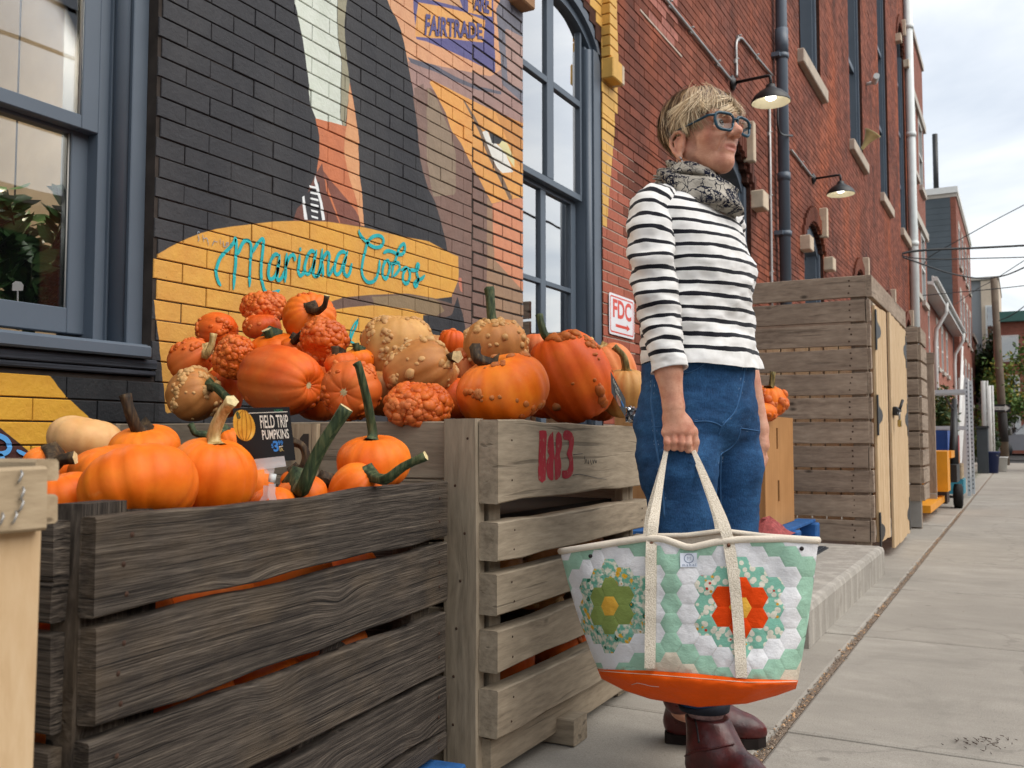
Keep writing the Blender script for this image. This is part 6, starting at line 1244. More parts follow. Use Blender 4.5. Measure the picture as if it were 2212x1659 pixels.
# -- dark crate
pumpkin('large smooth orange pumpkin bulging over the front board of the dark crate', 302, 1055, 252, 158, 1.40, M_PO, (-.25, .75, -.35), 13, .05, 0, group=GC, asp=(246, 168))
pumpkin('orange pumpkin with long straw coloured stem behind the front board', 456, 1030, 188, 168, 1.56, M_PO, (.15, .95, .1), 14, .06, 0, stem=[(463, 935, 1.56), (480, 895, 1.55), (502, 865, 1.53)], sc='c', sr=(.011, .009), group=GC)
pumpkin('orange pumpkin behind the largest one in the dark crate', 242, 1012, 180, 100, 1.62, M_PO, (-.1, .95, .1), 13, .05, 0, group=GC)
pumpkin('ribbed orange pumpkin with tall dark brown stem at the back of the dark crate', 313, 968, 152, 94, 1.86, M_PO, (-.05, .97, .25), 16, .06, 0, stem=[(296, 925, 1.84), (282, 890, 1.83), (271, 852, 1.83)], sc='d', sr=(.013, .010), group=GC)
pumpkin('pale buff pumpkin at the back left of the dark crate', 187, 950, 158, 100, 2.02, M_PP, (.2, .95, -.1), 11, .05, 0, group=GC, lump=.03)
pumpkin('orange pumpkin with bent dark stem beside the pale crate', 104, 1004, 104, 72, 1.66, M_PO, (.3, .9, .1), 12, .05, 0, stem=[(116, 1010, 1.56), (132, 994, 1.54), (163, 989, 1.54)], sc='d', sr=(.009, .009), group=GC)
pumpkin('orange pumpkin at the left end of the dark crate behind the pale slats', 138, 1078, 150, 112, 1.42, M_PO, (-.2, .9, .1), 12, .05, 0, group=GC)
pumpkin('round orange pumpkin with tall green stem against the bin', 807, 1000, 160, 118, 2.02, M_PO, (-.05, .97, .15), 13, .05, 0, stem=[(805, 930, 2.02), (795, 870, 2.01), (778, 800, 2.0), (771, 783, 2.0)], sc='g', sr=(.011, .008), group=GC)
pumpkin('orange pumpkin with green stem slanting right over the crate board', 768, 1056, 128, 84, 1.90, M_PO, (.6, .65, .2), 13, .05, 0, stem=[(830, 1036, 1.84), (870, 1008, 1.83), (920, 984, 1.82)], sc='g', sr=(.011, .008), group=GC, asp=(110, 110))
pumpkin('orange pumpkin with very long thick green stem leaning right', 652, 1070, 110, 84, 1.80, M_PO, (-.1, .95, .2), 13, .05, 0, stem=[(650, 1060, 1.74), (680, 990, 1.74), (715, 930, 1.74), (748, 880, 1.74)], sc='g', sr=(.014, .011), group=GC)
pumpkin('orange pumpkin with short cut stem among the small ones', 700, 1062, 70, 62, 1.95, M_PO, (.1, .95, .1), 12, .05, 0, stem=[(702, 1045, 1.92), (706, 1034, 1.92)], sc='d', sr=(.010, .012), group=GC)
pumpkin('small orange pumpkin behind the clip of the price sign', 590, 1088, 96, 70, 1.72, M_PO, (0, .95, .1), 12, .05, 0, group=GC)
pumpkin('orange pumpkin behind the price sign', 550, 1052, 80, 90, 1.80, M_PO, (0, .95, .1), 12, .05, 0, group=GC)
pumpkin('orange pumpkin with flaky skin half hidden by the straw stem', 496, 955, 60, 60, 2.02, M_PO, (-.3, .9, .1), 12, .05, 0, stem=[(470, 940, 1.98), (440, 946, 1.96), (428, 938, 1.96), (412, 916, 1.96)][2:], sc='g', sr=(.008, .006), group=GC)
pumpkin('orange pumpkin with arched dark stem behind the price sign', 640, 1040, 70, 50, 2.02, M_PO, (0, .95, 0), 12, .05, 0, stem=[(655, 1010, 2.0), (662, 985, 2.0), (652, 962, 2.0), (630, 953, 2.0)], sc='d', sr=(.010, .008), group=GC)
GL = 'pumpkins lower down in the dark crate'
for k, (u, v, z) in enumerate(((.2, .16, .52), (.42, .17, .50), (.64, .16, .53), (.85, .17, .5), (.13, .14, .36), (.33, .15, .37), (.55, .16, .34), (.78, .16, .36), (.25, .4, .55), (.6, .4, .56), (.85, .45, .55), (.3, .62, .58), (.7, .62, .58))):
    where = ('by the corner post', 'next to the corner post', 'behind the front boards', 'near the bin')[min(3, int(u * 4))]; lay = 'second' if z > .45 and v < .3 else 'third' if v < .3 else 'deeper'; q = C(u, v, z); px, py, d_ = proj(q); s_ = .17 * FPX / d_; pumpkin('orange pumpkin in the %s layer of the dark crate, %s' % (lay, where), px, py, s_, s_ * .85, d_, M_PO, (.1, .95, .1), 12, .05, 0, group=GL)
GI = 'pumpkins seen between the slats of the bin'
for k, (x, y, z, r_, mt, wt, lab) in enumerate(((2.12, 1.24, .46, .12, M_PT, 110, 'tan warty pumpkin behind the bin slats beside the corner post'), (2.40, 1.23, .42, .11, M_PT, 110, 'tan warty pumpkin behind the middle of the bin slats'), (2.65, 1.24, .46, .12, M_PT, 110, 'tan warty pumpkin behind the bin slats next to the person'), (2.2, 1.23, .22, .1, M_PR, 30, 'dark orange gourd low behind the bin slats beside the corner post'), (2.55, 1.23, .2, .1, M_PR, 30, 'dark orange gourd low behind the bin slats next to the tote'))):
    px, py, d_ = proj((x, y, z)); s_ = 2 * r_ * FPX / d_; pumpkin(lab, px, py, s_, s_ * .85, d_, mt, (.2, .9, .2), 10, .05, wt, (.005, .01), M_WT if mt is M_PT else M_WO, 8, group=GI)
GK = 'pumpkins in the tall carton'
pumpkin('orange warty pumpkin with tall stem sticking out of the tall carton', 1664, 868, 70, 66, 5.25, M_PO, (-.05, .97, .1), 10, .05, 150, (.008, .016), M_WO, 8, [(1667, 835, 5.25), (1670, 803, 5.25)], 'm', (.018, .014), GK); pumpkin('orange warty pumpkin lower in the tall carton, in front of the stemmed one', 1645, 890, 64, 40, 5.1, M_PO, (0, .95, .1), 10, .05, 110, (.008, .014), M_WO, 5, group=GK)
pumpkin('orange warty pumpkin in the tall carton against the person', 1628, 862, 50, 60, 5.4, M_WO, (0, .95, .1), 10, .05, 160, (.008, .015), M_WO, 0, group=GK)
# ================================================================== price cards
M_CARD_B = simple('black_card', '#1d2022', .6, .3, var=.06); M_INKW = simple('white_chalk_ink', '#ece9dc', .7, var=.05); M_INKB = simple('blue_chalk_ink', '#3f8ad8', .6, var=.08); M_INKG = simple('green_chalk_ink', '#3f9a70', .6, var=.08); M_INKY = simple('yellow_chalk_ink', '#e5cf86', .7, var=.06)
n = NB('painted_pumpkin', rough=.6); v = n.objr(); n.set('Base Color', n.ramp(n.noise(v, 60, 3), [(.3, '#d99b2a'), (.6, '#efbb45'), (.75, '#f3cf6a')])); M_PICT = n.m
n = NB('clear_acrylic', (.9, .92, .93), .08, .6); n.set('Alpha', .42); M_CLEAR = n.m
def quad_map(q, d): c = [np.array(a, float) for a in q]; return lambda u, v, lift=0.0: atd(*((c[0] * (1 - u) + c[1] * u) * (1 - v) + (c[3] * (1 - u) + c[2] * u) * v), d - lift)
QS = quad_map([(518, 1003), (638.7, 994), (625, 879), (502.6, 882)], 1.60)
t = thing('price_card', 'black price card for field trip pumpkins clipped to the dark crate', 'price card', atd(585, 1110, 1.6))
m = MB(); a = [QS(u, v) for u, v in ((0, 0), (1, 0), (1, 1), (0, 1))]; b = [QS(u, v, -.0012) for u, v in ((0, 0), (1, 0), (1, 1), (0, 1))]; m.add(a + b, [(0, 1, 2, 3), (7, 6, 5, 4), (0, 4, 5, 1), (1, 5, 6, 2), (2, 6, 7, 3), (3, 7, 4, 0)]); m.build('card', M_CARD_B, t)
def qz(x, y): # zoomed reading -> card uv
    px, py = 486 + x * .1953, 837 + y * .1953; c0, c1, c2, c3 = np.array((518., 1003)), np.array((638.7, 994)), np.array((625., 879)), np.array((502.6, 882)); u, v = .5, .5
    for _ in range(12):
        P = (c0 * (1 - u) + c1 * u) * (1 - v) + (c3 * (1 - u) + c2 * u) * v; du = (c1 - c0) * (1 - v) + (c2 - c3) * v; dv = (c3 - c0) * (1 - u) + (c2 - c1) * u; e_ = np.linalg.solve(np.array([du, dv]).T, np.array((px, py)) - P); u += e_[0]; v += e_[1]
    return u, v
def card_text(txt, bl, tr, mat, bold=.0, name='lettering', qm=QS, par=None, uv=False):
    u0, v0 = bl if uv else qz(*bl); u1, v1 = tr if uv else qz(*tr); B, fs = fit_text(txt, (u0, v0, u1, v1), bold=bold); MB().add([qm(a, b, .0006) for a, b in B], fs).build(name, mat, par or t)
card_text('LOCAL', (550, 268), (642, 240), M_INKG); card_text('FIELD TRIP', (398, 452), (690, 300), M_INKW, .012); card_text('PUMPKINS', (418, 578), (700, 458), M_INKW, .012); card_text('$', (515, 675), (535, 620), M_INKB); card_text('3', (540, 712), (585, 588), M_INKB, .03); card_text('99', (590, 640), (637, 585), M_INKB, .015); card_text('EA.', (607, 705), (645, 662), M_INKY)
m = MB()
for (x0, y0, x1, y1) in ((110, 290, 692, 268), (597, 656, 640, 648)):
    a0, a1 = qz(x0, y0), qz(x1, y1); m.add([QS(a0[0], a0[1] - .006, .0006), QS(a1[0], a1[1] - .006, .0006), QS(a1[0], a1[1] + .006, .0006), QS(a0[0], a0[1] + .006, .0006)], [(0, 1, 2, 3)])
m.build('ruled_line', M_INKW, t)
m = MB(); k = 30; ring = []
for i in range(k): a = 2 * math.pi * i / k; ring.append(qz(212 + 122 * math.cos(a) + 18 * math.sin(a), 420 + 172 * math.sin(a) * (1 - .06 * math.cos(a)) + 10 * math.cos(a)))
m.add([QS(u, v, .0008) for u, v in ring], [tuple(range(k))]); m.build('pumpkin_picture', M_PICT, t)
m = MB()
for f in (-.6, -.2, .25, .65): m.tube([QS(*qz(212 + 122 * f * math.sin(a) + 20 * math.cos(a) * .4 - 40 * math.cos(a) * .3, 420 - 170 * math.cos(a)), .0012) for a in np.linspace(.15, 2.9, 10)], .0005, 4)
m.build('pumpkin_ribs', simple('brown_ink', '#a8701c', .7), t); m = MB(); m.add([QS(*qz(x, y), .0012) for x, y in ((120, 285), (140, 262), (160, 295), (172, 330), (160, 350), (135, 345))], [tuple(range(6))]); m.build('pumpkin_stalk', simple('green_ink', '#4a5a36', .7), t)
hd = thing('card_holder', 'clear plastic clip holder with white knob on the edge of the dark crate', 'card holder', atd(583, 1118, 1.6)); zz = lambda x, y, d=1.6: atd(486 + x * .1953, 837 + y * .1953, d)
def slabp(pts, d0, d1, name, mat):
    m = MB(); k = len(pts); m.add([zz(x, y, d0) for x, y in pts] + [zz(x, y, d1) for x, y in pts], [tuple(range(k))[::-1], tuple(range(k, 2 * k))] + [(i, (i + 1) % k, k + (i + 1) % k, k + i) for i in range(k)]); return m.build(name, mat, hd)
slabp([(315, 795), (655, 757), (678, 872), (295, 922)], 1.592, 1.597, 'jaw', M_CLEAR); slabp([(315, 795), (655, 757), (672, 850), (310, 895)], 1.604, 1.607, 'jaw', M_CLEAR); slabp([(430, 890), (555, 870), (540, 945), (505, 960), (440, 950)], 1.594, 1.606, 'socket', M_CLEAR)
MB().tube([zz(530, 955), zz(515, 1045)], .0062, 14).build('knob', M_WHITE, hd); slabp([(425, 1085), (480, 1085), (490, 1180), (470, 1240), (365, 1280), (420, 1190)], 1.594, 1.606, 'clip_arm', M_CLEAR); slabp([(485, 1065), (560, 1065), (555, 1180), (590, 1300), (560, 1430), (440, 1435), (450, 1395), (490, 1370), (500, 1280), (470, 1200)], 1.582, 1.592, 'clip_arm', M_CLEAR)
# the second card beside the person, seen almost edge on
t2 = thing('price_card', 'grey price card seen almost edge on among the pumpkins beside the person', 'price card', atd(1340, 905, 2.6)); Q2c = [np.array(atd(1321, 848, 2.58)), np.array(atd(1353, 905, 2.66)), np.array(atd(1351, 862, 2.66)), np.array(atd(1319, 802, 2.58))]
Q2 = lambda u, v, lift=0.0: (Q2c[0] * (1 - u) + Q2c[1] * u) * (1 - v) + (Q2c[3] * (1 - u) + Q2c[2] * u) * v - FW * lift
m = MB(); m.add([Q2(0, 0), Q2(1, 0), Q2(1, 1), Q2(0, 1), Q2(0, 0, -.002), Q2(1, 0, -.002), Q2(1, 1, -.002), Q2(0, 1, -.002)], [(0, 1, 2, 3), (7, 6, 5, 4), (0, 4, 5, 1), (1, 5, 6, 2), (2, 6, 7, 3), (3, 7, 4, 0)]); m.build('card', simple('grey_card', '#4a4d4f', .5, var=.08), t2)
m = MB()
for k in range(8): m.tube([Q2(.14 + .055 * k, .60 + .02 * math.sin(k * 2.1), .001), Q2(.15 + .055 * k, .86 - .03 * (k % 3), .001)], .0011, 4); m.tube([Q2(.28 + .05 * k, .36 + .02 * math.sin(k * 1.7), .001), Q2(.29 + .05 * k, .56 - .03 * (k % 2), .001)], .0011, 4)
m.build('chalk_marks', M_INKW, t2)
MB().add([Q2(.46 + .3 * math.cos(a) * .55, .20 + .2 * math.sin(a), .001) for a in np.linspace(0, 6.283, 16, endpoint=False)], [tuple(range(16))]).build('pumpkin_picture', simple('salmon_ink', '#c98a72', .7, var=.15, scale=80), t2); MB().add([Q2(u, v, .0012) for u, v in ((.66, .38), (.84, .34), (.86, .50), (.68, .54))], [(0, 1, 2, 3)]).build('price_patch', M_INKB, t2)
m = MB(); r_ = random.Random(8); P = [[atd(1352 + 24 * i / 7 + r_.uniform(-3, 3), 878 + 36 * j / 7 + r_.uniform(-3, 3), 2.62 + r_.uniform(-.012, .012)) for j in range(8)] for i in range(8)]; m.grid(P, 0, False); o = m.build('crumpled_foil', simple('silver_foil', '#c9ccd0', .18, .6, .85, var=.15, scale=40)); tag(o, 'crumpled silver foil on the bin edge beside the person', 'foil')
# ================================================================== plants behind the left window
M_LEAFZ = simple('glossy_plant_leaf', '#45683c', .3, .5, var=.35, scale=12); M_POT = simple('plastic_pot', '#3b3f3a', .5)
def zz_plant(label, x, y, z, n_, h, seed):
    t = thing('pot_plant', label, 'plant', (x, y, z), 0, 'plants on the window ledge'); r = random.Random(seed); MB().lathe([(0, 0), (.07, 0), (.09, .14), (.095, .14), (.085, .12), (0, .12)], (x, y, z), 20).build('pot', M_POT, t)
    sm_, lf = MB(), MB()
    for k in range(n_):
        a = r.uniform(0, 6.28); l = h * r.uniform(.55, 1); dx_, dy_ = math.cos(a) * l * .45, math.sin(a) * l * .3; P = smooth_path([(x, y, z + .12), (x + dx_ * .3, y + dy_ * .3, z + .12 + l * .5), (x + dx_, y + dy_, z + .1 + l)], 8); sm_.tube(P, [.007 - .005 * i / len(P) for i in range(len(P))], 6)
        for i in range(4, len(P), 1):
            for sgn in (-1, 1):
                d = Vector((r.gauss(0, .6) + sgn * math.sin(a), r.gauss(0, .6) - sgn * math.cos(a), r.uniform(.2, .9))).normalized(); q = Vector(P[i]); s_ = r.uniform(.06, .095); w_ = d.cross(Vector((r.gauss(0, 1), r.gauss(0, 1), r.gauss(0, 1)))).normalized() * s_ * .32; nn = d.cross(w_).normalized() * .006
                lf.add([q, q + d * s_ * .35 + w_ * .8 + nn, q + d * s_ * .75 + w_ * .7 + nn, q + d * s_ * 1.1, q + d * s_ * .75 - w_ * .7 + nn, q + d * s_ * .35 - w_ * .8 + nn], [(0, 1, 2, 3), (0, 3, 4, 5)], 0, True)
    sm_.build('stem', M_SG, t); o = lf.build('leaves', M_LEAFZ, t); o['kind'] = 'stuff'
zz_plant('leafy glossy plant close behind the left window pane', 2.0, WY + .36, .97, 26, .54, 4); zz_plant('bushy glossy plant beside the snake plant behind the pane', 1.80, WY + .40, .97, 26, .42, 9)
t = thing('pot_plant', 'banded snake plant with upright leaves behind the left window pane', 'plant', (1.55, WY + .45, .97), 0, 'plants on the window ledge'); MB().lathe([(0, 0), (.06, 0), (.08, .12), (.075, .1), (0, .1)], (1.56, WY + .45, .97), 18).build('pot', M_POT, t)
n = NB('banded_leaf', rough=.4); s_ = n.sep(n.pos()); b_ = n.noise(n.comb(0.0, n.m_('MULTIPLY', s_[0], 8.0), n.m_('MULTIPLY', s_[2], 45.0)), 1.0, 2); n.set('Base Color', n.ramp(b_, [(.4, '#2f4a2e'), (.6, '#8aa078')])); M_SNAKE = n.m
for k in range(6):
    r = random.Random(k); a = r.uniform(0, 6.28); x, y = 1.56 + .03 * math.cos(a), WY + .45 + .03 * math.sin(a); h = r.uniform(.3, .5); m = MB(); m.grid([[(x + .025 * u * (1 - f ** 3) + .06 * f * math.cos(a), y + .012 * abs(u) + .05 * f * math.sin(a), .97 + .1 + h * f) for u in (-1, 0, 1)] for f in np.linspace(0, 1, 9)], 0, True); m.build('leaf', M_SNAKE, t)
q = onx(14, 652, 1.60); m = MB(); t = thing('plant_tag', 'small white printed plant tag stuck in the pot behind the pane', 'tag', (1.62, WY + .3, 1.0)); px = [(26, 628), (50, 628), (51, 616), (46, 609), (34, 607), (27, 612)]; m.add([ony(a, b, WY + .26) for a, b in px], [tuple(range(6))]); m.build('label_tag', M_SIGNW, t); MB().tube([ony(38, 628, WY + .262), ony(38, 690, WY + .262)], .003, 5).build('stake', M_SIGNW, t)
n = NB('lit_lamp_shade', '#ffb030'); n.set('Emission Color', (1, .55, .12, 1)); n.set('Emission Strength', 2.0); M_SHADE = n.m
p_ = ony(30, 487, WY + 1.2); t = thing('pendant_lamp', 'small glowing amber lamp inside the room behind the left window', 'lamp', p_); MB().lathe([(.016, .022), (.024, -.018), (.022, -.018), (.014, .022)], tuple(p_), 16).build('lamp_shade', M_SHADE, t); MB().tube([p_ + np.array((0, 0, .02)), p_ + np.array((0, 0, 2.2))], .004, 5).build('cord', M_BLACK, t)
ld = bpy.data.lights.new('room_fill_light', 'POINT'); ld.energy = 75; ld.color = (1, .86, .68); ld.shadow_soft_size = .25; lo_ = bpy.data.objects.new('room_fill_light', ld); link(lo_, t, True, Matrix.Translation((1.2, WY + 1.0, 2.6)))  # added fill that brightens the room and plants, set apart from the pendant
t = thing('wooden_cabinet', 'brown wooden cupboard inside the room behind the left window', 'cupboard', (1.5, WY + 1.9, 1)); m = MB(); bx(m, .9, 2.03, WY + 1.85, WY + 2.15, .97, 1.95); m.build('carcass', simple('brown_cupboard', '#6a4f38', .6, var=.15, scale=3), t); m = MB(); bx(m, 1.45, 1.455, WY + 1.84, WY + 1.85, 1.0, 1.9); m.build('door_gap', M_BLACK, t)
# ================================================================== the person
FH = np.array((math.cos(YAW), math.sin(YAW), 0.0)); D0 = 2.35
def Lp(x, y, b=0.0):                         # view pixel + distance towards the camera -> (right, to camera, up) about the standing point
    d = ray(x, y); p = CAM + d * ((D0 - b) / float(d @ FH)); return np.array((float(p @ RT), b, float(p[2])))
def Wl(P): P = np.asarray(P, float); return P[..., :1] * RT + (D0 - P[..., 1:2]) * FH + P[..., 2:3] * np.array((0, 0, 1.0))
class SDF:
    """signed distances on a rectilinear grid, joined with soft minima, skinned by surface nets"""
    def __init__(s, ax, ay, az): s.a = [np.asarray(v, np.float32) for v in (ax, ay, az)]; s.F = np.full([len(v) for v in s.a], .5, np.float32)
    def sl(s, lo, hi):
        r = []
        for v, l, h in zip(s.a, lo, hi): i0, i1 = np.searchsorted(v, l), np.searchsorted(v, h); r.append(slice(max(i0 - 1, 0), min(i1 + 1, len(v))))
        return tuple(r)
    def put(s, fn, lo, hi, k, op='add'):
        q = s.sl(lo, hi)
        if any(v.stop <= v.start for v in q): return s
        X, Y, Z = np.meshgrid(s.a[0][q[0]], s.a[1][q[1]], s.a[2][q[2]], indexing='ij'); d = fn(X, Y, Z); f = s.F[q]
        if op == 'add':
            if k > 0: h = np.clip(.5 + .5 * (f - d) / k, 0, 1); s.F[q] = f * (1 - h) + d * h - k * h * (1 - h)
            else: s.F[q] = np.minimum(f, d)
        else:
            h = np.clip(.5 - .5 * (f + d) / k, 0, 1); s.F[q] = f * (1 - h) - d * h + k * h * (1 - h)
        return s
    def cap(s, p, q, r0, r1, k=.01, op='add', m=None):
        p, q = np.asarray(p, float), np.asarray(q, float); R = max(r0, r1) + max(k, .004) * 1.5 + .012; d = q - p; L2 = float(d @ d) + 1e-9
        def fn(X, Y, Z):
            t = np.clip(((X - p[0]) * d[0] + (Y - p[1]) * d[1] + (Z - p[2]) * d[2]) / L2, 0, 1); return np.sqrt((X - p[0] - t * d[0]) ** 2 + (Y - p[1] - t * d[1]) ** 2 + (Z - p[2] - t * d[2]) ** 2) - (r0 + (r1 - r0) * t)
        return s.put(fn, np.minimum(p, q) - R, np.maximum(p, q) + R, k, op)
    def ell(s, c, r, k=.01, B=None, op='add'):
        c, r = np.asarray(c, float), np.asarray(r, float); B = np.eye(3) if B is None else B; R = float(r.max()) + max(k, .004) * 1.5 + .012
        def fn(X, Y, Z):
            u = [(X - c[0]) * B[i, 0] + (Y - c[1]) * B[i, 1] + (Z - c[2]) * B[i, 2] for i in range(3)]; k0 = np.sqrt(sum((u[i] / r[i]) ** 2 for i in range(3))); k1 = np.sqrt(sum((u[i] / r[i] ** 2) ** 2 for i in range(3))) + 1e-9; return k0 * (k0 - 1) / k1
        return s.put(fn, c - R, c + R, k, op)
    def chain(s, pts, rs, k=.01):
        for i in range(len(pts) - 1): s.cap(pts[i], pts[i + 1], rs[i], rs[i + 1], k)
        return s
    def nets(s):
        F = s.F; ins = F < 0; nx, ny, nz = F.shape; cnt = np.zeros((nx - 1, ny - 1, nz - 1), np.int8)
        for i in (0, 1):
            for j in (0, 1):
                for k in (0, 1): cnt += ins[i:nx - 1 + i, j:ny - 1 + j, k:nz - 1 + k]
        I, J, K = np.nonzero((cnt > 0) & (cnt < 8)); idx = np.full(cnt.shape, -1, np.int32); idx[I, J, K] = np.arange(len(I)); acc = np.zeros((len(I), 3)); num = np.zeros(len(I)); A = s.a
        for ax in range(3):
            o1, o2 = [a for a in range(3) if a != ax]
            for u in (0, 1):
                for v in (0, 1):
                    p0 = [I.copy(), J.copy(), K.copy()]; p0[o1] = p0[o1] + u; p0[o2] = p0[o2] + v; p1 = [a.copy() for a in p0]; p1[ax] = p1[ax] + 1; f0, f1 = F[tuple(p0)], F[tuple(p1)]; m = (f0 < 0) != (f1 < 0); t = np.where(m, f0 / np.where(m, f0 - f1, 1), 0)
                    P = np.stack([A[a][p0[a]] for a in range(3)], 1).astype(float); P[:, ax] += t * (A[ax][p1[ax]] - A[ax][p0[ax]]); acc[m] += P[m]; num[m] += 1
        V = acc / np.maximum(num, 1)[:, None]; Q = []
        for ax in range(3):
            o1, o2 = [a for a in range(3) if a != ax]; sl0 = [slice(None)] * 3; sl1 = [slice(None)] * 3; sl0[ax] = slice(0, -1); sl1[ax] = slice(1, None); a0, a1 = ins[tuple(sl0)], ins[tuple(sl1)]; e_ = np.nonzero(a0 != a1); e_ = [v for v in e_]; ok = (e_[o1] > 0) & (e_[o2] > 0) & (e_[o1] < F.shape[o1] - 1) & (e_[o2] < F.shape[o2] - 1); e_ = [v[ok] for v in e_]; q = []
            for du, dv in ((-1, -1), (0, -1), (0, 0), (-1, 0)): c = [v.copy() for v in e_]; c[o1] = c[o1] + du; c[o2] = c[o2] + dv; q.append(idx[tuple(c)])
            q = np.stack(q, 1); sg = a0[tuple(e_)]; flip = sg if ax != 1 else ~sg; q[~flip] = q[~flip][:, ::-1]; Q.append(q)
        return V, np.concatenate(Q)
def axis_grid(lo, hi, fine, coarse, spans):
    out = [lo]
    while out[-1] < hi: x = out[-1]; out.append(x + (fine if any(a <= x <= b for a, b in spans) else coarse))
    return out
person = thing('person', 'person in striped top, jeans, patterned scarf and teal glasses holding a quilted tote', 'person', onz(1515, 1640, 0))
TF = np.array((.77, .638, 0.0)); TL = np.array((.638, -.77, 0.0))           # torso: forward, her left
# ---- head frame
th, tl = rad(37), rad(0); hf0 = np.array((math.sin(th), math.cos(th), 0.0)); HL = np.array((math.cos(th), -math.sin(th), 0.0)); HF = hf0 * math.cos(tl) + np.array((0, 0, math.sin(tl))); HU = np.array((0, 0, math.cos(tl))) - hf0 * math.sin(tl)
HC = Lp(1516, 288, .0); HS = .985
def H(x, y, z): return HC + (HF * x + HL * y + HU * z) * HS
HB = np.array([HF, HL, HU])
hs = lambda *r: np.array(r) * HS
hx = sorted([H(.13, 0, 0)[0], H(-.13, 0, 0)[0]])
WR, WB = Lp(1456, 890, .18), .18
zh = HC[2]
G = SDF(axis_grid(-.05 + HC[0] - .12, HC[0] + .22, .0024, .008, [(HC[0] - .125, HC[0] + .135), (WR[0] - .045, WR[0] + .07)]),
        axis_grid(-.32, .30, .0026, .008, [(-.13, .13), (.14, .235)]),
        axis_grid(.02, zh + .15, .0026, .009, [(zh - .14, zh + .15), (Lp(1460, 985, .18)[2], Lp(1460, 880, .18)[2])]))
# inner figure (covered by the clothes): pelvis, trunk, arms, legs
pel = Lp(1508, 860); nk = Lp(1490, 425, -.01)
G.ell(pel, (.12, .1, .11), .02).cap(Lp(1505, 800), Lp(1500, 640), .095, .1, .03).cap(Lp(1500, 640), Lp(1492, 490), .1, .095, .03)
RS, LS = Lp(1412, 462, .10), Lp(1566, 462, -.12)
G.cap(RS, LS, .038, .026, .02).cap(Lp(1490, 450, -.01), nk, .07, .055, .03)
RE = Lp(1422, 650, .15); CU = Lp(1444, 800, .18)
G.chain([RS, RE, CU, Lp(1455, 878, .18), WR], [.042, .036, .031, .0235, .022], .012)
LE, LW = Lp(1592, 660, -.17), Lp(1640, 925, -.13)
G.chain([LS, LE, LW], [.028, .030, .024], .012)
RH, RK, RA = Lp(1465, 930, .05), Lp(1480, 1180, .09), Lp(1522, 1560, .12); LH, LK, LA = Lp(1555, 930, -.06), Lp(1572, 1180, -.05), Lp(1472, 1530, -.12)
G.chain([RH, RK, RA], [.075, .05, .026], .03).chain([LH, LK, LA], [.075, .05, .026], .03).cap(pel, RH, .09, .075, .03).cap(pel, LH, .09, .075, .03)
G.cap(RA, Lp(1585, 1680, .18), .024, .018, .02).cap(LA, Lp(1560, 1590, -.11), .024, .016, .02)
# head
G.ell(H(-.014, 0, .024), hs(.096, .076, .078), .01, HB).ell(H(.028, 0, -.022), hs(.066, .055, .074), .02, HB).ell(H(.046, 0, -.055), hs(.046, .042, .05), .02, HB)
G.cap(H(-.016, 0, -.04), nk, .046, .053, .02).cap(H(.018, 0, -.078), H(-.01, 0, -.13), .022, .040, .025)
for sg in (-1, 1):
    G.cap(H(-.008, sg * .050, -.052), H(.056, sg * .019, -.096), .016, .015, .02).ell(H(.054, sg * .035, -.028), hs(.027, .022, .022), .014, HB).cap(H(.079, sg * .046, .022), H(.089, sg * .012, .024), .012, .012, .014)
    G.ell(H(.098, sg * .031, -.004), hs(.016, .018, .012), .014, HB, 'sub')
    G.cap(H(.080, sg * .046, -.0145), H(.085, sg * .018, -.0165), .0060, .0060, .006).cap(H(.080, sg * .047, .0065), H(.086, sg * .018, .0070), .0048, .0048, .006)
    G.ell(H(-.010, sg * .0725, -.043), hs(.019, .007, .029), .005, HB)
    er = [(.006, .072, -.036), (.008, .076, -.022), (.000, .081, -.0125), (-.014, .084, -.012), (-.026, .086, -.024), (-.028, .085, -.042), (-.020, .082, -.060), (-.010, .078, -.072)]; G.chain([H(a_, sg * b_, c_) for a_, b_, c_ in er], [.004, .0042, .0044, .0046, .0046, .0044, .0046, .006], .002)
    G.chain([H(-.008, sg * .0785, -.024), H(-.018, sg * .0805, -.034), H(-.016, sg * .079, -.052)], [.003, .0034, .003], .003).ell(H(.0035, sg * .0755, -.045), hs(.005, .004, .007), .003, HB).ell(H(-.004, sg * .0775, -.075), hs(.0085, .0045, .010), .004, HB)
    G.ell(H(.104, sg * .0125, -.030), hs(.011, .0085, .0085), .006, HB)
G.ell(H(.070, 0, -.092), hs(.026, .026, .022), .018, HB)
G.cap(H(.092, 0, .012), H(.112, 0, -.018), .0070, .0095, .010).ell(H(.1155, 0, -.0240), hs(.0135, .0120, .0110), .007, HB).ell(H(.107, 0, -.0385), hs(.006, .010, .003), .006, HB, 'sub')
G.ell(H(.080, 0, -.056), hs(.016, .028, .018), .012, HB)
G.cap(H(.0925, .001, -.0560), H(.079, .022, -.0635), .0046, .0036, .004).cap(H(.0925, -.001, -.0560), H(.079, -.022, -.0635), .0046, .0036, .004)
G.cap(H(.0905, .009, -.0650), H(.0905, -.009, -.0650), .0050, .0050, .004); G.cap(H(.0985, .019, -.0612), H(.0985, -.019, -.0612), .0045, .0045, .003, 'sub')
for sg in (-1, 1): G.chain([H(.095, sg * .022, -.032)] * 2, [.0, .0], .001) if False else G.cap(H(.0945, sg * .022, -.034), H(.078, sg * .0335, -.072), .0034, .0034, .005, 'sub')
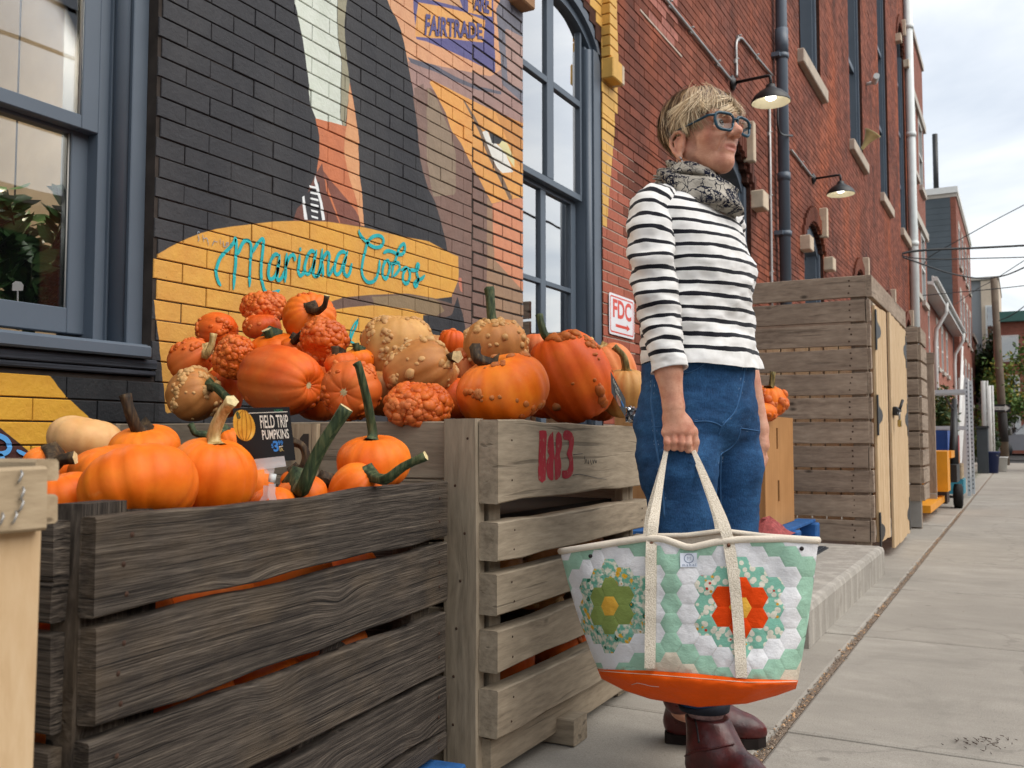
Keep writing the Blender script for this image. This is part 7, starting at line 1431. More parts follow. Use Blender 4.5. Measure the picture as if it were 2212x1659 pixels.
# right hand closed round the straps
kn = [Lp(1440, 934, .183), Lp(1455, 930, .188), Lp(1471, 930, .188), Lp(1487, 934, .183)]
for p_ in kn: G.cap(Lp(1457, 896, .18), p_, .0165, .0128, .011)
G.cap(Lp(1447, 905, .175), Lp(1480, 915, .175), .017, .017, .012)
tips = []
for i, p_ in enumerate(kn):
    w_ = (.0074, .0080, .0083, .0084)[i]; x_ = (1440, 1455, 1470, 1486)[i]; l_ = (968, 967, 968, 971)[i]; f = SDF(*G.a); 
    ch = [p_, Lp(x_ + 1, l_ - 13, .19), Lp(x_ + 1, l_, .182), Lp(x_ + 1, l_ - 2, .163), Lp(x_ + 2, l_ - 16, .152)]
    tips.append((ch, w_))
for ch, w_ in tips:
    lo = np.min(ch, 0) - .03; hi = np.max(ch, 0) + .03; q = G.sl(lo, hi); X, Y, Z = np.meshgrid(G.a[0][q[0]], G.a[1][q[1]], G.a[2][q[2]], indexing='ij'); d = np.full(X.shape, 9.0)
    for a_, b_, r_ in zip(ch, ch[1:], (w_ * 1.08, w_, w_ * .96, w_ * .9)):
        dd = b_ - a_; t = np.clip(((X - a_[0]) * dd[0] + (Y - a_[1]) * dd[1] + (Z - a_[2]) * dd[2]) / float(dd @ dd), 0, 1); e_ = np.sqrt((X - a_[0] - t * dd[0]) ** 2 + (Y - a_[1] - t * dd[1]) ** 2 + (Z - a_[2] - t * dd[2]) ** 2) - r_; h = np.clip(.5 + .5 * (d - e_) / .003, 0, 1); d = d * (1 - h) + e_ * h - .003 * h * (1 - h)
    f = G.F[q]; k = .0014; h = np.clip(.5 + .5 * (f - d) / k, 0, 1); G.F[q] = f * (1 - h) + d * h - k * h * (1 - h)
G.chain([Lp(1474, 905, .175), Lp(1496, 932, .172), Lp(1501, 955, .17), Lp(1499, 973, .168)], [.015, .0115, .0098, .009], .006)
# left hand hanging behind the thigh
G.cap(LW, Lp(1644, 962, -.12), .021, .022, .012)
for i, (dx_, dy_) in enumerate(((-6, 52), (-1, 56), (3, 54), (7, 46))): G.chain([Lp(1642 + dx_ * .5, 965, -.11 - .012 * i), Lp(1645 + dx_, 992, -.10 - .012 * i), Lp(1641 + dx_, 962 + dy_, -.095 - .012 * i)], [.0115, .0095, .008], .005)
V, F = G.nets()
skin_lip = []
lipc = [H(.0905, 0, -.0605)]
d_ = (V - lipc[0]) @ HB.T / HS; lip = np.clip(1.25 - np.sqrt((d_[:, 1] / .023) ** 2 + (d_[:, 2] / .0105) ** 2 + (d_[:, 0] / .025) ** 2), 0, 1) * 2.2; lip = np.clip(lip, 0, 1)
n = NB('skin', rough=.48, spec=.4); v = n.pos(); f1 = n.noise(v, 28, 4, .6); f2 = n.noise(v, 380, 3, .6); c = n.ramp(f1, [(.3, '#c0826a'), (.52, '#d39b80'), (.75, '#dfac92')]); c = n.mix(n.m_('MULTIPLY', n.attr('lip').outputs['Fac'], .65), c, '#b0655c'); c = n.mix(n.m_('MULTIPLY', n.attr('flush').outputs['Fac'], .42), c, '#c4705c'); c = n.mix(n.ramp(n.noise(v, 140, 4, .7), [(.56, 0), (.72, .35)]), c, '#a9694f'); n.set('Base Color', c); n.set('Subsurface Weight', .12); n.set('Subsurface Radius', (.012, .005, .003)); n.set('Subsurface Scale', .5); n.bump(n.m_('ADD', n.m_('ADD', f2, n.m_('MULTIPLY', f1, .7)), n.noise(n.vm('MULTIPLY', v, (1, 1, 2.5)), 90, 3, .6)), .24, .003); M_SKIN = n.m
fl = np.zeros(len(V))
for c_, r_ in ((H(.115, 0, -.024), .02), (H(.066, .045, -.035), .03), (H(.066, -.045, -.035), .03), (H(.075, 0, -.10), .02), (H(-.012, -.08, -.045), .03), (Lp(1465, 945, .19), .035)): fl = np.maximum(fl, np.clip(1.15 - np.linalg.norm(V - c_, axis=1) / r_, 0, 1))
body = obj_np('body', Wl(V), F, M_SKIN, person, smooth=True); at = body.data.attributes.new('flush', 'FLOAT', 'POINT'); at.data.foreach_set('value', fl.astype(np.float32)); at = body.data.attributes.new('lip', 'FLOAT', 'POINT'); at.data.foreach_set('value', lip.astype(np.float32))
HW = lambda x, y, z: Wl(H(x, y, z))
# eyes
n = NB('eye', rough=.12, spec=.6); at_ = n.attr('iris').outputs['Fac']; n.set('Base Color', n.ramp(at_, [(0, '#d9d2cb'), (.34, '#d3cbc4'), (.36, '#4a3a2c'), (.62, '#5c4632'), (.68, '#0b0b0b'), (1, '#0b0b0b')])); M_EYE = n.m
for sg in (-1, 1):
    c = H(.0830, sg * .0320, -.0040); gz = HF * .97 - HL * .12 + HU * .1; gz = gz / np.linalg.norm(gz); P = c + ICV @ np.eye(3) * .0132; bm = bmesh.new(); bmesh.ops.create_uvsphere(bm, u_segments=28, v_segments=20, radius=1); P = np.array([q.co[:] for q in bm.verts]); Fc = [tuple(q.index for q in f.verts) for f in bm.faces]; bm.free()
    me = bpy.data.meshes.new('eye'); me.from_pydata([tuple(q) for q in Wl(c + P * .0132)], [], Fc); me.materials.append(M_EYE); me.polygons.foreach_set('use_smooth', [True] * len(Fc)); a_ = me.attributes.new('iris', 'FLOAT', 'POINT'); ang = np.arccos(np.clip(P @ gz, -1, 1)); a_.data.foreach_set('value', np.clip(1 - ang / .95, 0, 1).astype(np.float32)); link(bpy.data.objects.new('eye', me), person)
    MB().tube([HW(.0875, sg * (.031 + .014 * u), .0185 - .004 * u * u) for u in np.linspace(-1, 1, 7)], [.0012, .002, .0024, .0024, .0022, .0018, .001], 6).build('eyebrow', simple('brow_hair', '#8a6a4e', .8), person)
# ---- hair: an inner cap and locks combed from the crown
n = NB('ash_blond_hair', rough=.42, spec=.4); a_ = n.attr('tone').outputs['Fac']; n.set('Base Color', n.ramp(a_, [(0, '#3d2d22'), (.35, '#6b513c'), (.62, '#ae8f6c'), (1, '#e6d0ab')])); M_HAIR = n.m
hr = np.random.default_rng(5); CC = np.array((-.014, 0, .024))
def hend(a):                                  # how far a lock reaches down, by azimuth (0 = front)
    a = abs((a + math.pi) % (2 * math.pi) - math.pi); return float(np.interp(a, [0, .5, .85, 1.15, 1.35, 1.55, 1.8, 2.3, 3.15], [1.52, 1.54, 1.64, 2.04, 2.08, 1.76, 2.1, 2.45, 2.5]))
def scalp(ph, a, lift):
    d = np.array((math.sin(ph) * math.cos(a), math.sin(ph) * math.sin(a), math.cos(ph))); e_ = np.array((.096, .0765, .079)); r = 1 / math.sqrt(((d / e_) ** 2).sum()); low = max(0, ph - 1.75); back = abs((a + math.pi) % (2 * math.pi) - math.pi) > 1.7
    return CC + d * (r + lift) + (np.array((.030 * low, 0, -.006 * low)) if back else 0)
m = MB(); rows = []
for i in range(15):
    row = []
    for j in range(49): a = -math.pi + 2 * math.pi * j / 48; row.append(HW(*scalp(.02 + (hend(a) - .06) * i / 14, a, .0025)))
    rows.append(row)
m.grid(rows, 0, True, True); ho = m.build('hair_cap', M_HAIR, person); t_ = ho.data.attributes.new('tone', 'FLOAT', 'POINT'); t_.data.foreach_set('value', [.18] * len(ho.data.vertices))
V, F, T = [], [], []; NS = 9
for k in range(9350):
    if k % 17 == 0: LK_ = (hr.uniform(-math.pi, math.pi), hr.random() ** .8 * 1.15, hr.uniform(.84, 1.04), hr.uniform(.005, .017), hr.normal(0, .26), hr.normal(.60, .27), hr.normal(.002, .007))
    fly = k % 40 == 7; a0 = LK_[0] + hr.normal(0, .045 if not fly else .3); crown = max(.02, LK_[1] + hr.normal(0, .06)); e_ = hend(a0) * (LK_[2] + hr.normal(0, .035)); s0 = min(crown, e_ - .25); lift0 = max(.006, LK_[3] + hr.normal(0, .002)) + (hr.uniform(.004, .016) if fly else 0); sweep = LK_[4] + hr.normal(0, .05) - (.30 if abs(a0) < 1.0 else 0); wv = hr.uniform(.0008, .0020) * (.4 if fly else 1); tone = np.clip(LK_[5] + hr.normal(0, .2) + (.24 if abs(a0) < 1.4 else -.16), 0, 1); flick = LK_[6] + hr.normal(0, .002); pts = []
    for i in range(NS):
        f = i / (NS - 1); ph = s0 + (e_ - s0) * f; a = a0 + sweep * f * f; lf = lift0 * (1 - .35 * f) + (.010 * f ** 3 * (abs(a0) < .9) + flick * f ** 3 if e_ > 1.2 else 0); pts.append(scalp(ph, a, lf))
    pts = np.array(pts); tg = np.gradient(pts, axis=0); nr = pts - CC; sd = np.cross(tg, nr); sd /= np.linalg.norm(sd, axis=1)[:, None] + 1e-9; tp = np.sqrt(np.clip(1.02 - np.linspace(0, 1, NS), .02, 1))[:, None] * wv; tw = hr.normal(0, .25); up_ = nr / np.linalg.norm(nr, axis=1)[:, None]
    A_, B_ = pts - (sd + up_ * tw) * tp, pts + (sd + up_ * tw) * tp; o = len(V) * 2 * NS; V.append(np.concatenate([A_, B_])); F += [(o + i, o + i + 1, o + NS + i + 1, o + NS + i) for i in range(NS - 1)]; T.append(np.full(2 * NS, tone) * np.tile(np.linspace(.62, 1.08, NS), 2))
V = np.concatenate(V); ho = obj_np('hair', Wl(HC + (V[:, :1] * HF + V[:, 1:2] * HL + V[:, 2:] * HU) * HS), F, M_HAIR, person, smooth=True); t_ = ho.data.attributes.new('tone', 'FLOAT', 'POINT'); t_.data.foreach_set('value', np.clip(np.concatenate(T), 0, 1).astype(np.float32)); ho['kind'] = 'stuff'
# ---- glasses and earring
gl_ = MB(); M_TEALF = simple('teal_acetate', '#0f3f52', .38, .5, var=.15, scale=60); lens = []
for sg in (-1, 1):
    ring = []
    for k in range(28):
        a = 2 * math.pi * k / 28; ca, sa = math.cos(a), math.sin(a); px_, pz_ = abs(ca) ** .62 * math.copysign(1, ca) * .0272, abs(sa) ** .62 * math.copysign(1, sa) * .0210; px_ += .0025 * (sa > 0) * math.copysign(1, ca); ring.append(HW(.1090 - .20 * (abs(sg * .0335 + px_) - .02) * (abs(sg * .0335 + px_) > .02), sg * .0358 + px_, -.0045 + pz_))
    gl_.tube(ring + ring[:1], .0033, 8, flat=1.2); lens.append(ring)
    gl_.tube([HW(.100, sg * .065, .008), HW(.090, sg * .0775, .0065), HW(.04, sg * .0795, -.001), HW(-.012, sg * .084, -.008)], [.0052, .0052, .0042, .003], 8, flat=.6)
gl_.tube([HW(.1095, -.0095, .004), HW(.1140, 0, .0065), HW(.1095, .0095, .004)], .0028, 8)
go = gl_.build('glasses', M_TEALF, person); M_LENS = glass_mat('spectacle_lens', .45, (.99, .99, .98))
for ring in lens: MB().add(ring, [tuple(range(len(ring)))]).build('lens', M_LENS, go)
MB().tube([HW(-.004 + .006 * math.cos(a), -.0770 - .004 * math.sin(a), -.0845 + .009 * math.sin(a)) for a in np.linspace(0, 6.28, 15)], .0016, 6).build('earring', simple('silver', '#c9ccd0', .2, .6, .9), person)
# ---- striped shirt
n = NB('striped_jersey', rough=.85, spec=.2); st_ = n.attr('stripe').outputs['Fac']; fr = n.m_('FRACT', st_); ln = n.m_('LESS_THAN', n.m_('ABSOLUTE', n.m_('SUBTRACT', fr, .5)), .155); kn_ = n.noise(n.pos(), 500, 2); wr_ = n.noise(n.pos(), 30, 3); hem = n.m_('GREATER_THAN', st_, -.2)
n.set('Base Color', n.mix(n.m_('MULTIPLY', ln, hem), n.ramp(wr_, [(.3, '#dedcd8'), (.7, '#efeeec')]), '#15161f')); n.bump(n.m_('ADD', n.m_('MULTIPLY', kn_, .3), wr_), .25, .006); n.set('Sheen Weight', .15); M_SHIRT = n.m
SPX = .0299
def wrinkle(p, s=9.0, o=0.0): return mnoise.fractal(Vector((p[0] * s + o, p[1] * s, p[2] * s * 1.9)), .8, 2.0, 3)
def loft(rings, name, mat, parent, stripe=None, close=True, flip=False):
    r, c = len(rings), len(rings[0]); V = np.array([p for ring in rings for p in ring]); Fq = [(i * c + j, i * c + (j + 1) % c, (i + 1) * c + (j + 1) % c, (i + 1) * c + j) for i in range(r - 1) for j in range(c if close else c - 1)]; Fq = [f[::-1] for f in Fq] if flip else Fq; o = obj_np(name, Wl(V), Fq, mat, parent, smooth=True)
    if stripe is not None: a = o.data.attributes.new('stripe', 'FLOAT', 'POINT'); a.data.foreach_set('value', np.array(stripe, np.float32).ravel())
    return o
sec = [(402, 1490, .058, .055, .055, -.02), (418, 1489, .075, .066, .062, -.02), (436, 1487, .120, .078, .072, -.015), (455, 1487, .165, .088, .082, -.008), (480, 1489, .186, .100, .092, 0), (520, 1493, .184, .117, .100, 0), (570, 1499, .176, .133, .104, 0), (620, 1502, .172, .134, .106, 0), (670, 1501, .168, .126, .108, 0), (720, 1502, .168, .128, .112, 0), (760, 1507, .174, .138, .118, 0), (786, 1509, .178, .146, .121, 0)]
ys = np.linspace(402, 789, 86); S_ = np.array(sec); rings, strp = [], []; NT = 120
for y in ys:
    cx_, w_, df, db, bo = [float(np.interp(y, S_[:, 0], S_[:, i])) for i in range(1, 6)]; c = Lp(cx_, y, bo); ring, sr_ = [], []
    for j in range(NT):
        t = 2 * math.pi * j / NT; ct, s_t = math.cos(t), math.sin(t); q = c + TL * w_ * (abs(ct) ** .9) * math.copysign(1, ct) + TF * (df if s_t > 0 else db) * (abs(s_t) ** .92) * math.copysign(1, s_t); amt = .010 * np.interp(y, [402, 470, 560, 640, 720, 789], [.3, .5, .8, 1.3, 1.5, .8]); o_ = (wrinkle(q, 8) * amt + wrinkle(q, 20, 5) * amt * .4); dr = q - c; dr[2] = 0; dr /= np.linalg.norm(dr) + 1e-9
        q = q + dr * o_; drop = .0; q = q + np.array((0, 0, -.012 * max(0, s_t) * np.interp(y, [700, 789], [0, 1]) + .004 * wrinkle(q, 10, 3) * np.interp(y, [760, 789], [0, 1]))); ring.append(q); sr_.append((c[2] - Lp(1509, 789)[2] - .02 + .010 * max(0, s_t) * np.interp(y, [420, 560], [1.2, 0]) - (.05 * max(0, abs(ct) - .5) * np.interp(y, [402, 470], [1, 0])) + .003 * wrinkle(q, 14, 9)) / SPX)
    rings.append(ring); strp.append(sr_)
shirt = loft(rings, 'shirt', M_SHIRT, person, strp)
# turned-in hem
hemr = [[rings[-1][j] for j in range(NT)], [rings[-1][j] * 1.0 + (Lp(1509, 789) - rings[-1][j]) * np.array((.06, .06, 0)) + np.array((0, 0, .004)) for j in range(NT)]]; loft(hemr, 'hem', simple('white_jersey', '#e6e4e0', .85, .2, var=.05), shirt)
def arm(path, radii, name, ring_n=56, sections=64, o=0.0, f0=.0):
    P = np.array(smooth_path(path, 16)); R = np.interp(np.linspace(0, 1, len(P)), np.linspace(0, 1, len(radii)), radii); rings, strp = [], []; T = np.gradient(P, axis=0); T /= np.linalg.norm(T, axis=1)[:, None]; L_ = np.concatenate([[0], np.cumsum(np.linalg.norm(np.diff(P, axis=0), axis=1))]); nr = np.array((1.0, 0, 0))
    for i in range(len(P)):
        nr = nr - T[i] * (nr @ T[i]); nr /= np.linalg.norm(nr); b = np.cross(T[i], nr); ring, sr_ = [], []
        for j in range(ring_n):
            a = 2 * math.pi * j / ring_n; d = nr * math.cos(a) + b * math.sin(a); q = P[i] + d * R[i]; q = P[i] + d * (R[i] + .008 * wrinkle(q, 14, o) + .006 * math.sin(L_[i] * 75 + 3 * math.sin(a)) * math.exp(-((L_[i] - .24) / .09) ** 2)); ring.append(q); sr_.append((L_[-1] - L_[i]) / (SPX * .97) - .75 + .12 * math.cos(a) + .1 * wrinkle(q, 14, 9))
        rings.append(ring); strp.append(sr_)
    e_ = rings[-1]; cc = P[-1]; rings.append([q + (cc - q) * .10 - T[-1] * .002 for q in e_]); strp.append(strp[-1]); rings.append([q + (cc - q) * .12 - T[-1] * .03 for q in e_]); strp.append(strp[-2]); return loft(rings, name, M_SHIRT, shirt, strp)
arm([Lp(1436, 424, .05), Lp(1411, 452, .10), Lp(1406, 520, .135), Lp(1414, 610, .15), Lp(1425, 690, .16), Lp(1438, 755, .175), Lp(1446, 800, .185)], [.035, .058, .0565, .0535, .0515, .048, .0435, .0385], 'sleeve', o=3.0)
arm([Lp(1548, 440, -.08), Lp(1562, 462, -.12), Lp(1574, 540, -.16), Lp(1586, 650, -.18), Lp(1598, 760, -.18)], [.03, .05, .046, .044, .038], 'sleeve', o=8.0)
# ---- scarf
n = NB('printed_scarf', rough=.85, spec=.15); v = n.pos(); d1 = n.vor(n.vm('ADD', v, n.vm('SCALE', n.noise(v, 25, 2, col=True), .03)), 26.0); pet = n.noise(v, 95, 3, .6, 1.5); mot = n.m_('MULTIPLY', n.ramp(d1, [(.42, 1), (.56, 0)]), n.ramp(pet, [(.50, 1), (.56, 0)])); vein = n.ramp(n.vor(n.vm('ADD', n.vm('ADD', v, (3, 1, 2)), n.vm('SCALE', n.noise(v, 40, 2, col=True), .04)), 40.0, 'DISTANCE_TO_EDGE'), [(.03, 1), (.06, 0)]); vn = n.m_('MULTIPLY', vein, n.ramp(n.noise(v, 14, 2), [(.45, 0), (.55, 1)])); ink = n.m_('MAXIMUM', mot, vn); n.set('Base Color', n.mix(ink, n.ramp(n.noise(v, 20, 3), [(.3, '#8d877d'), (.7, '#bdb6aa')]), '#161a2c')); n.bump(n.noise(v, 60, 4, .6), .6, .008); M_SCARF = n.m
sc_ = None
def scarf_loop(c, w_, df, db, tiltf, tilts, r, flat, name, par, seed):
    w_, df, tiltf = w_ * .88, df * .76, tiltf * .85; c = c + np.array((-.008, 0, .004))
    P = []
    for k in range(73): t = 2 * math.pi * k / 72; ct, s_t = math.cos(t), math.sin(t); q = c + TL * w_ * ct + TF * (df if s_t > 0 else db) * s_t + np.array((0, 0, tiltf * s_t + tilts * ct + .007 * math.sin(3 * t + seed))); P.append(q)
    rings = []; P = np.array(P); T = np.gradient(P, axis=0)
    for i in range(len(P)):
        t = T[i] / np.linalg.norm(T[i]); up_ = np.array((0, 0, 1.0)); ot = np.cross(t, up_); ot /= np.linalg.norm(ot); ring = []
        for j in range(20):
            a = 2 * math.pi * j / 20; d = ot * math.cos(a) * r + up_ * math.sin(a) * r * flat; q = P[i] + d; f = 1 + .35 * mnoise.noise(Vector((math.cos(a) * 2.2, math.sin(a) * 2.2, i * .05 + seed * 9))) + .28 * math.sin(a * 3 + i * .09 + seed) ; ring.append(P[i] + d * f)
        rings.append(ring)
    return loft(rings, name, M_SCARF, par)
nkc = Lp(1497, 410, .0)
scarf = scarf_loop(nkc + np.array((.010, 0, .004)), .078, .098, .068, -.030, .006, .026, 1.05, 'scarf', person, 1); scarf_loop(nkc + np.array((.018, .01, -.014)), .094, .110, .07, -.042, -.004, .027, 1.0, 'scarf_fold', scarf, 2); scarf_loop(nkc + np.array((.008, 0, .020)), .066, .078, .062, -.026, .008, .015, 1.2, 'scarf_fold', scarf, 3); scarf_loop(nkc + np.array((.02, .012, -.026)), .084, .106, .05, -.040, -.01, .019, 1.0, 'scarf_fold', scarf, 4)
for k_, (dx_, dz_, w2, f2, b2, tf_, ts_, r2) in enumerate(((.014, .022, .080, .098, .066, -.050, .020, .013), (.016, .004, .092, .112, .070, -.020, -.022, .014), (.020, -.026, .098, .118, .066, -.052, .014, .013), (.012, .044, .068, .082, .060, -.030, -.010, .011), (.020, -.048, .084, .108, .052, -.030, -.020, .012), (.018, -.008, .098, .116, .072, -.060, .006, .011))): scarf_loop(nkc + np.array((dx_, .006, dz_ * .62)), w2, f2, b2, tf_, ts_, r2, 1.1, 'scarf_fold', scarf, 11 + k_)
m = MB(); r_ = random.Random(3)
for k in range(16):
    a = Lp(1440, 392, .02); e_ = Lp(1410 + r_.uniform(-4, 16), 378 + r_.uniform(0, 34), .03 + r_.uniform(-.02, .02)); mid = (a + e_) / 2 + np.array((0, 0, r_.uniform(-.006, .01))); P = [a, mid, e_]; m.tube([Wl(q) for q in smooth_path(P, 4)], [.012 - .009 * i / 8 for i in range(9)], 6, flat=.5)
m.build('scarf_end', M_SCARF, scarf)
# ---- jeans
n = NB('denim', rough=.8, spec=.2); v = n.pos(); wv_ = n.noise(n.vm('MULTIPLY', v, (1, 1, .35)), 420, 2, .6); fd = n.noise(v, 9, 4, .6); fold = n.noise(n.vm('MULTIPLY', v, (1, 1, 2.2)), 22, 4, .6); c = n.ramp(n.m_('ADD', n.m_('MULTIPLY', fd, .55), n.m_('MULTIPLY', fold, .45)), [(.3, '#1a3454'), (.5, '#254a72'), (.7, '#33608c')]); c = n.mix(.5, c, n.ramp(wv_, [(.3, .22), (.7, .75)]), 'OVERLAY'); n.set('Base Color', c); n.bump(n.m_('ADD', n.m_('MULTIPLY', fold, 1.0), n.m_('MULTIPLY', wv_, .25)), .45, .008); M_DENIM = n.m
J = SDF(np.arange(-.02 + HC[0] - .2, HC[0] + .26, .0055), np.arange(-.26, .27, .0055), np.arange(.10, .99, .006)); JB = np.array([TL, TF, (0, 0, 1.0)])
J.ell(Lp(1508, 800), (.168, .128, .10), .01, JB).ell(Lp(1509, 880), (.170, .130, .13), .04, JB)
J.chain([Lp(1455, 920, .055), Lp(1464, 1000, .075), Lp(1480, 1160, .10), Lp(1500, 1340, .115), Lp(1520, 1524, .12)], [.094, .089, .077, .068, .056], .035)
J.chain([Lp(1562, 920, -.05), Lp(1575, 1010, -.05), Lp(1572, 1160, -.055), Lp(1530, 1330, -.09), Lp(1480, 1500, -.12)], [.088, .080, .071, .064, .055], .030)
zt_, zb_ = Lp(1509, 772)[2], Lp(1520, 1527, .12)[2]; Zg = J.a[2][None, None, :]; J.F = np.maximum(J.F, Zg - zt_); J.F = np.maximum(J.F, zb_ - Zg)
V, F = J.nets()
# smooth and crumple
def relax(V, F, it=3):
    Fn = np.asarray(F)
    for _ in range(it):
        A_ = np.zeros_like(V); N_ = np.zeros(len(V))
        for a, b in ((0, 1), (1, 2), (2, 3), (3, 0)): np.add.at(A_, Fn[:, a], V[Fn[:, b]]); np.add.at(A_, Fn[:, b], V[Fn[:, a]]); np.add.at(N_, Fn[:, a], 1); np.add.at(N_, Fn[:, b], 1)
        V = V * .5 + .5 * A_ / np.maximum(N_, 1)[:, None]
    return V
V = relax(V, F, 4); cx_ = np.array([np.interp(V[:, 2], [zb_, .5, .95], [Lp(1510, 1500)[0], Lp(1510, 1100)[0], Lp(1509, 800)[0]])]).T; dr = V.copy(); dr[:, :1] -= cx_; dr[:, 2] = 0; dr /= np.linalg.norm(dr, axis=1)[:, None] + 1e-9
ds = np.array([.004 * mnoise.fractal(Vector((q[0] * 10, q[1] * 10, q[2] * 24)), .8, 2.0, 4) + .0026 * math.sin(q[2] * 85 + 5 * mnoise.noise(Vector((q[0] * 8, q[1] * 8, q[2] * 5)))) * np.interp(q[2], [.3, .45, .70, .80, .95], [.9, .2, .35, .8, .1]) for q in V]); V = V + dr * ds[:, None]
jw = Wl(V); jeans = obj_np('jeans', jw, F, M_DENIM, person, smooth=True); bvh = BVHTree.FromPolygons([Vector(q) for q in jw], [tuple(int(i) for i in f) for f in F]); M_THREAD = simple('pale_thread', '#9fb0c4', .7, var=.1); M_SEAM = simple('denim_seam', '#35608c', .8, var=.2, scale=60)
def on_mesh(tree_, pts, lift):
    out = []
    for x, y in smooth_path(pts, 6):
        h = tree_.ray_cast(Vector(CAM), Vector(ray(x, y)).normalized())
        if h[0] is not None: out.append(h[0] + h[1] * lift)
    return out
SEAMS = [[(1467, 806), (1490, 804), (1512, 793), (1526, 779)], [(1610, 785), (1603, 830), (1594, 870), (1584, 893), (1560, 920), (1552, 940)], [(1497, 911), (1525, 910), (1545, 914), (1558, 921)], [(1599, 925), (1625, 929), (1646, 932)], [(1599, 925), (1594, 945), (1580, 965), (1560, 978), (1556, 984)], [(1410, 820), (1407, 870), (1412, 905), (1416, 950), (1424, 1000), (1432, 1060), (1436, 1120)], [(1409, 921), (1420, 922), (1430, 921)], [(1557, 985), (1556, 1040), (1557, 1100), (1555, 1150)]]
sm2 = MB(); thr = MB()
for l in SEAMS:
    P = on_mesh(bvh, l, .0006)
    if len(P) > 3: sm2.tube(P, .0032, 6, flat=.5)
    for dx_, dy_ in ((0, 4.5), (0, -4.5)) if abs(l[0][0] - l[-1][0]) > abs(l[0][1] - l[-1][1]) else ((4.5, 0), (-4.5, 0)):
        Q = on_mesh(bvh, [(x + dx_, y + dy_) for x, y in l], .0007)
        for i in range(0, len(Q) - 1): 
            if i % 3 < 2: thr.tube([Q[i], Q[i + 1]], .0007, 4)
sm2.build('seam', M_SEAM, jeans)['kind'] = 'stuff'; o = thr.build('stitching', M_THREAD, jeans); o['kind'] = 'stuff'
# dark turned hem of the near leg
hp = []; c = Lp(1520, 1522, .12); m = MB(); m.tube([Wl(Lp(1520, 1514, .12)), Wl(Lp(1521, 1520, .12)), Wl(Lp(1521, 1532, .12))], [.0585, .060, .0575], 30); m.build('hem', simple('dark_denim', '#171d29', .8, var=.3, scale=60), jeans)
m = MB(); m.tube([Wl(Lp(1522, 1510, .12)), Wl(Lp(1525, 1552, .125))], [.042, .040], 24); m.build('sock', simple('marled_sock', '#b3918c', .9, .1, var=.3, scale=120, bump=.6, bscale=300), person)
# ---- boots
n = NB('oxblood_leather', rough=.36, spec=.5); v = n.pos(); f = n.noise(v, 16, 4, .6); n.set('Base Color', n.ramp(f, [(.3, '#2c0f10'), (.52, '#4d1a19'), (.75, '#6e2b27')])); n.set('Roughness', n.ramp(n.noise(v, 30, 3), [(.3, .26), (.7, .5)])); n.bump(n.m_('ADD', n.noise(v, 120, 3), n.m_('MULTIPLY', n.noise(v, 22, 3), 1.5)), .2, .004); M_BOOT = n.m; M_SOLE = simple('dark_rubber_sole', '#241d1b', .8, .2, var=.3, scale=40)
def boot(heel, toe, shaft_top, sr_, label):
    """heel, toe: points on the ground; shaft_top: centre of the collar"""
    heel, toe, st = [np.asarray(q, float) for q in (heel, toe, shaft_top)]; d = toe - heel; L_ = np.linalg.norm(d[:2]); f = np.array((d[0], d[1], 0)) / L_; s_ = np.array((-f[1], f[0], 0)); B = SDF(np.arange(min(heel[0], toe[0], st[0]) - .1, max(heel[0], toe[0], st[0]) + .1, .0042), np.arange(min(heel[1], toe[1], st[1]) - .1, max(heel[1], toe[1], st[1]) + .1, .0042), np.arange(.0, st[2] + .05, .0042)); at_ = lambda a, z, e_=0.0: heel + f * a * L_ + s_ * e_ + np.array((0, 0, z))
    an = at_(.24, .105); B.chain([at_(.13, .055), at_(.3, .062), at_(.62, .052), at_(.80, .045), at_(.93, .040)], [.036, .040, .041, .034, .022], .02); B.cap(an, st, .048, sr_, .035).cap(at_(.13, .05), an, .036, .046, .03).cap(at_(.55, .058), an, .036, .040, .04).cap(at_(.62, .05, .012), at_(.85, .042, .004), .032, .026, .02)
    B.F = np.maximum(B.F, .026 - B.a[2][None, None, :]); B.F = np.maximum(B.F, B.a[2][None, None, :] - st[2]); V, F = B.nets(); V = relax(V, F, 2); V[:, 2] += .0; bo = obj_np('boot', Wl(V), F, M_BOOT, person, smooth=True)
    prof = [(-.02, .026), (.0, .034), (.15, .037), (.35, .036), (.6, .046), (.78, .044), (.92, .03), (1.0, .006)]; up_ = [(a, w_) for a, w_ in prof]; ol = [at_(a, 0, w_) for a, w_ in prof] + [at_(a, 0, -w_) for a, w_ in prof[::-1]]; k = len(ol); m = MB(); zs = lambda a: .0
    m.add([Wl(q + np.array((0, 0, .003))) for q in ol] + [Wl(q + np.array((0, 0, .028))) for q in ol], [tuple(range(k))[::-1], tuple(range(k, 2 * k))] + [(i, (i + 1) % k, k + (i + 1) % k, k + i) for i in range(k)]); m.build('sole', M_SOLE, bo)
    bt = BVHTree.FromPolygons([Vector(q) for q in Wl(V)], [tuple(int(i) for i in q) for q in F]); return bo, bt, at_
g0 = lambda x, y: (lambda p: np.array((float(p @ RT), D0 - float(p @ FH), 0.0)))(onz(x, y, 0))
bl, blt, _ = boot(g0(1441, 1600), g0(1655, 1614), Lp(1470, 1505, -.12), .047, 'left')
hR = Lp(1498, 1690, .10); hR[2] = 0; tR = hR + np.array((.150, .205, 0)); br, brt, atR = boot(hR, tR, Lp(1526, 1546, .125), .050, 'right')
B3 = lambda l: [(1404 + x * .1373, 1431 + y * .1373) for x, y in l]; m = MB(); stc = MB(); zpm = MB()
P = on_mesh(brt, B3([(530, 1500), (660, 1420), (800, 1390), (1000, 1360), (1150, 1320), (1310, 1285)]), .002)
if len(P) > 3: m.tube(P, .0085, 8, flat=.3)
m.build('strap', M_BOOT, br)
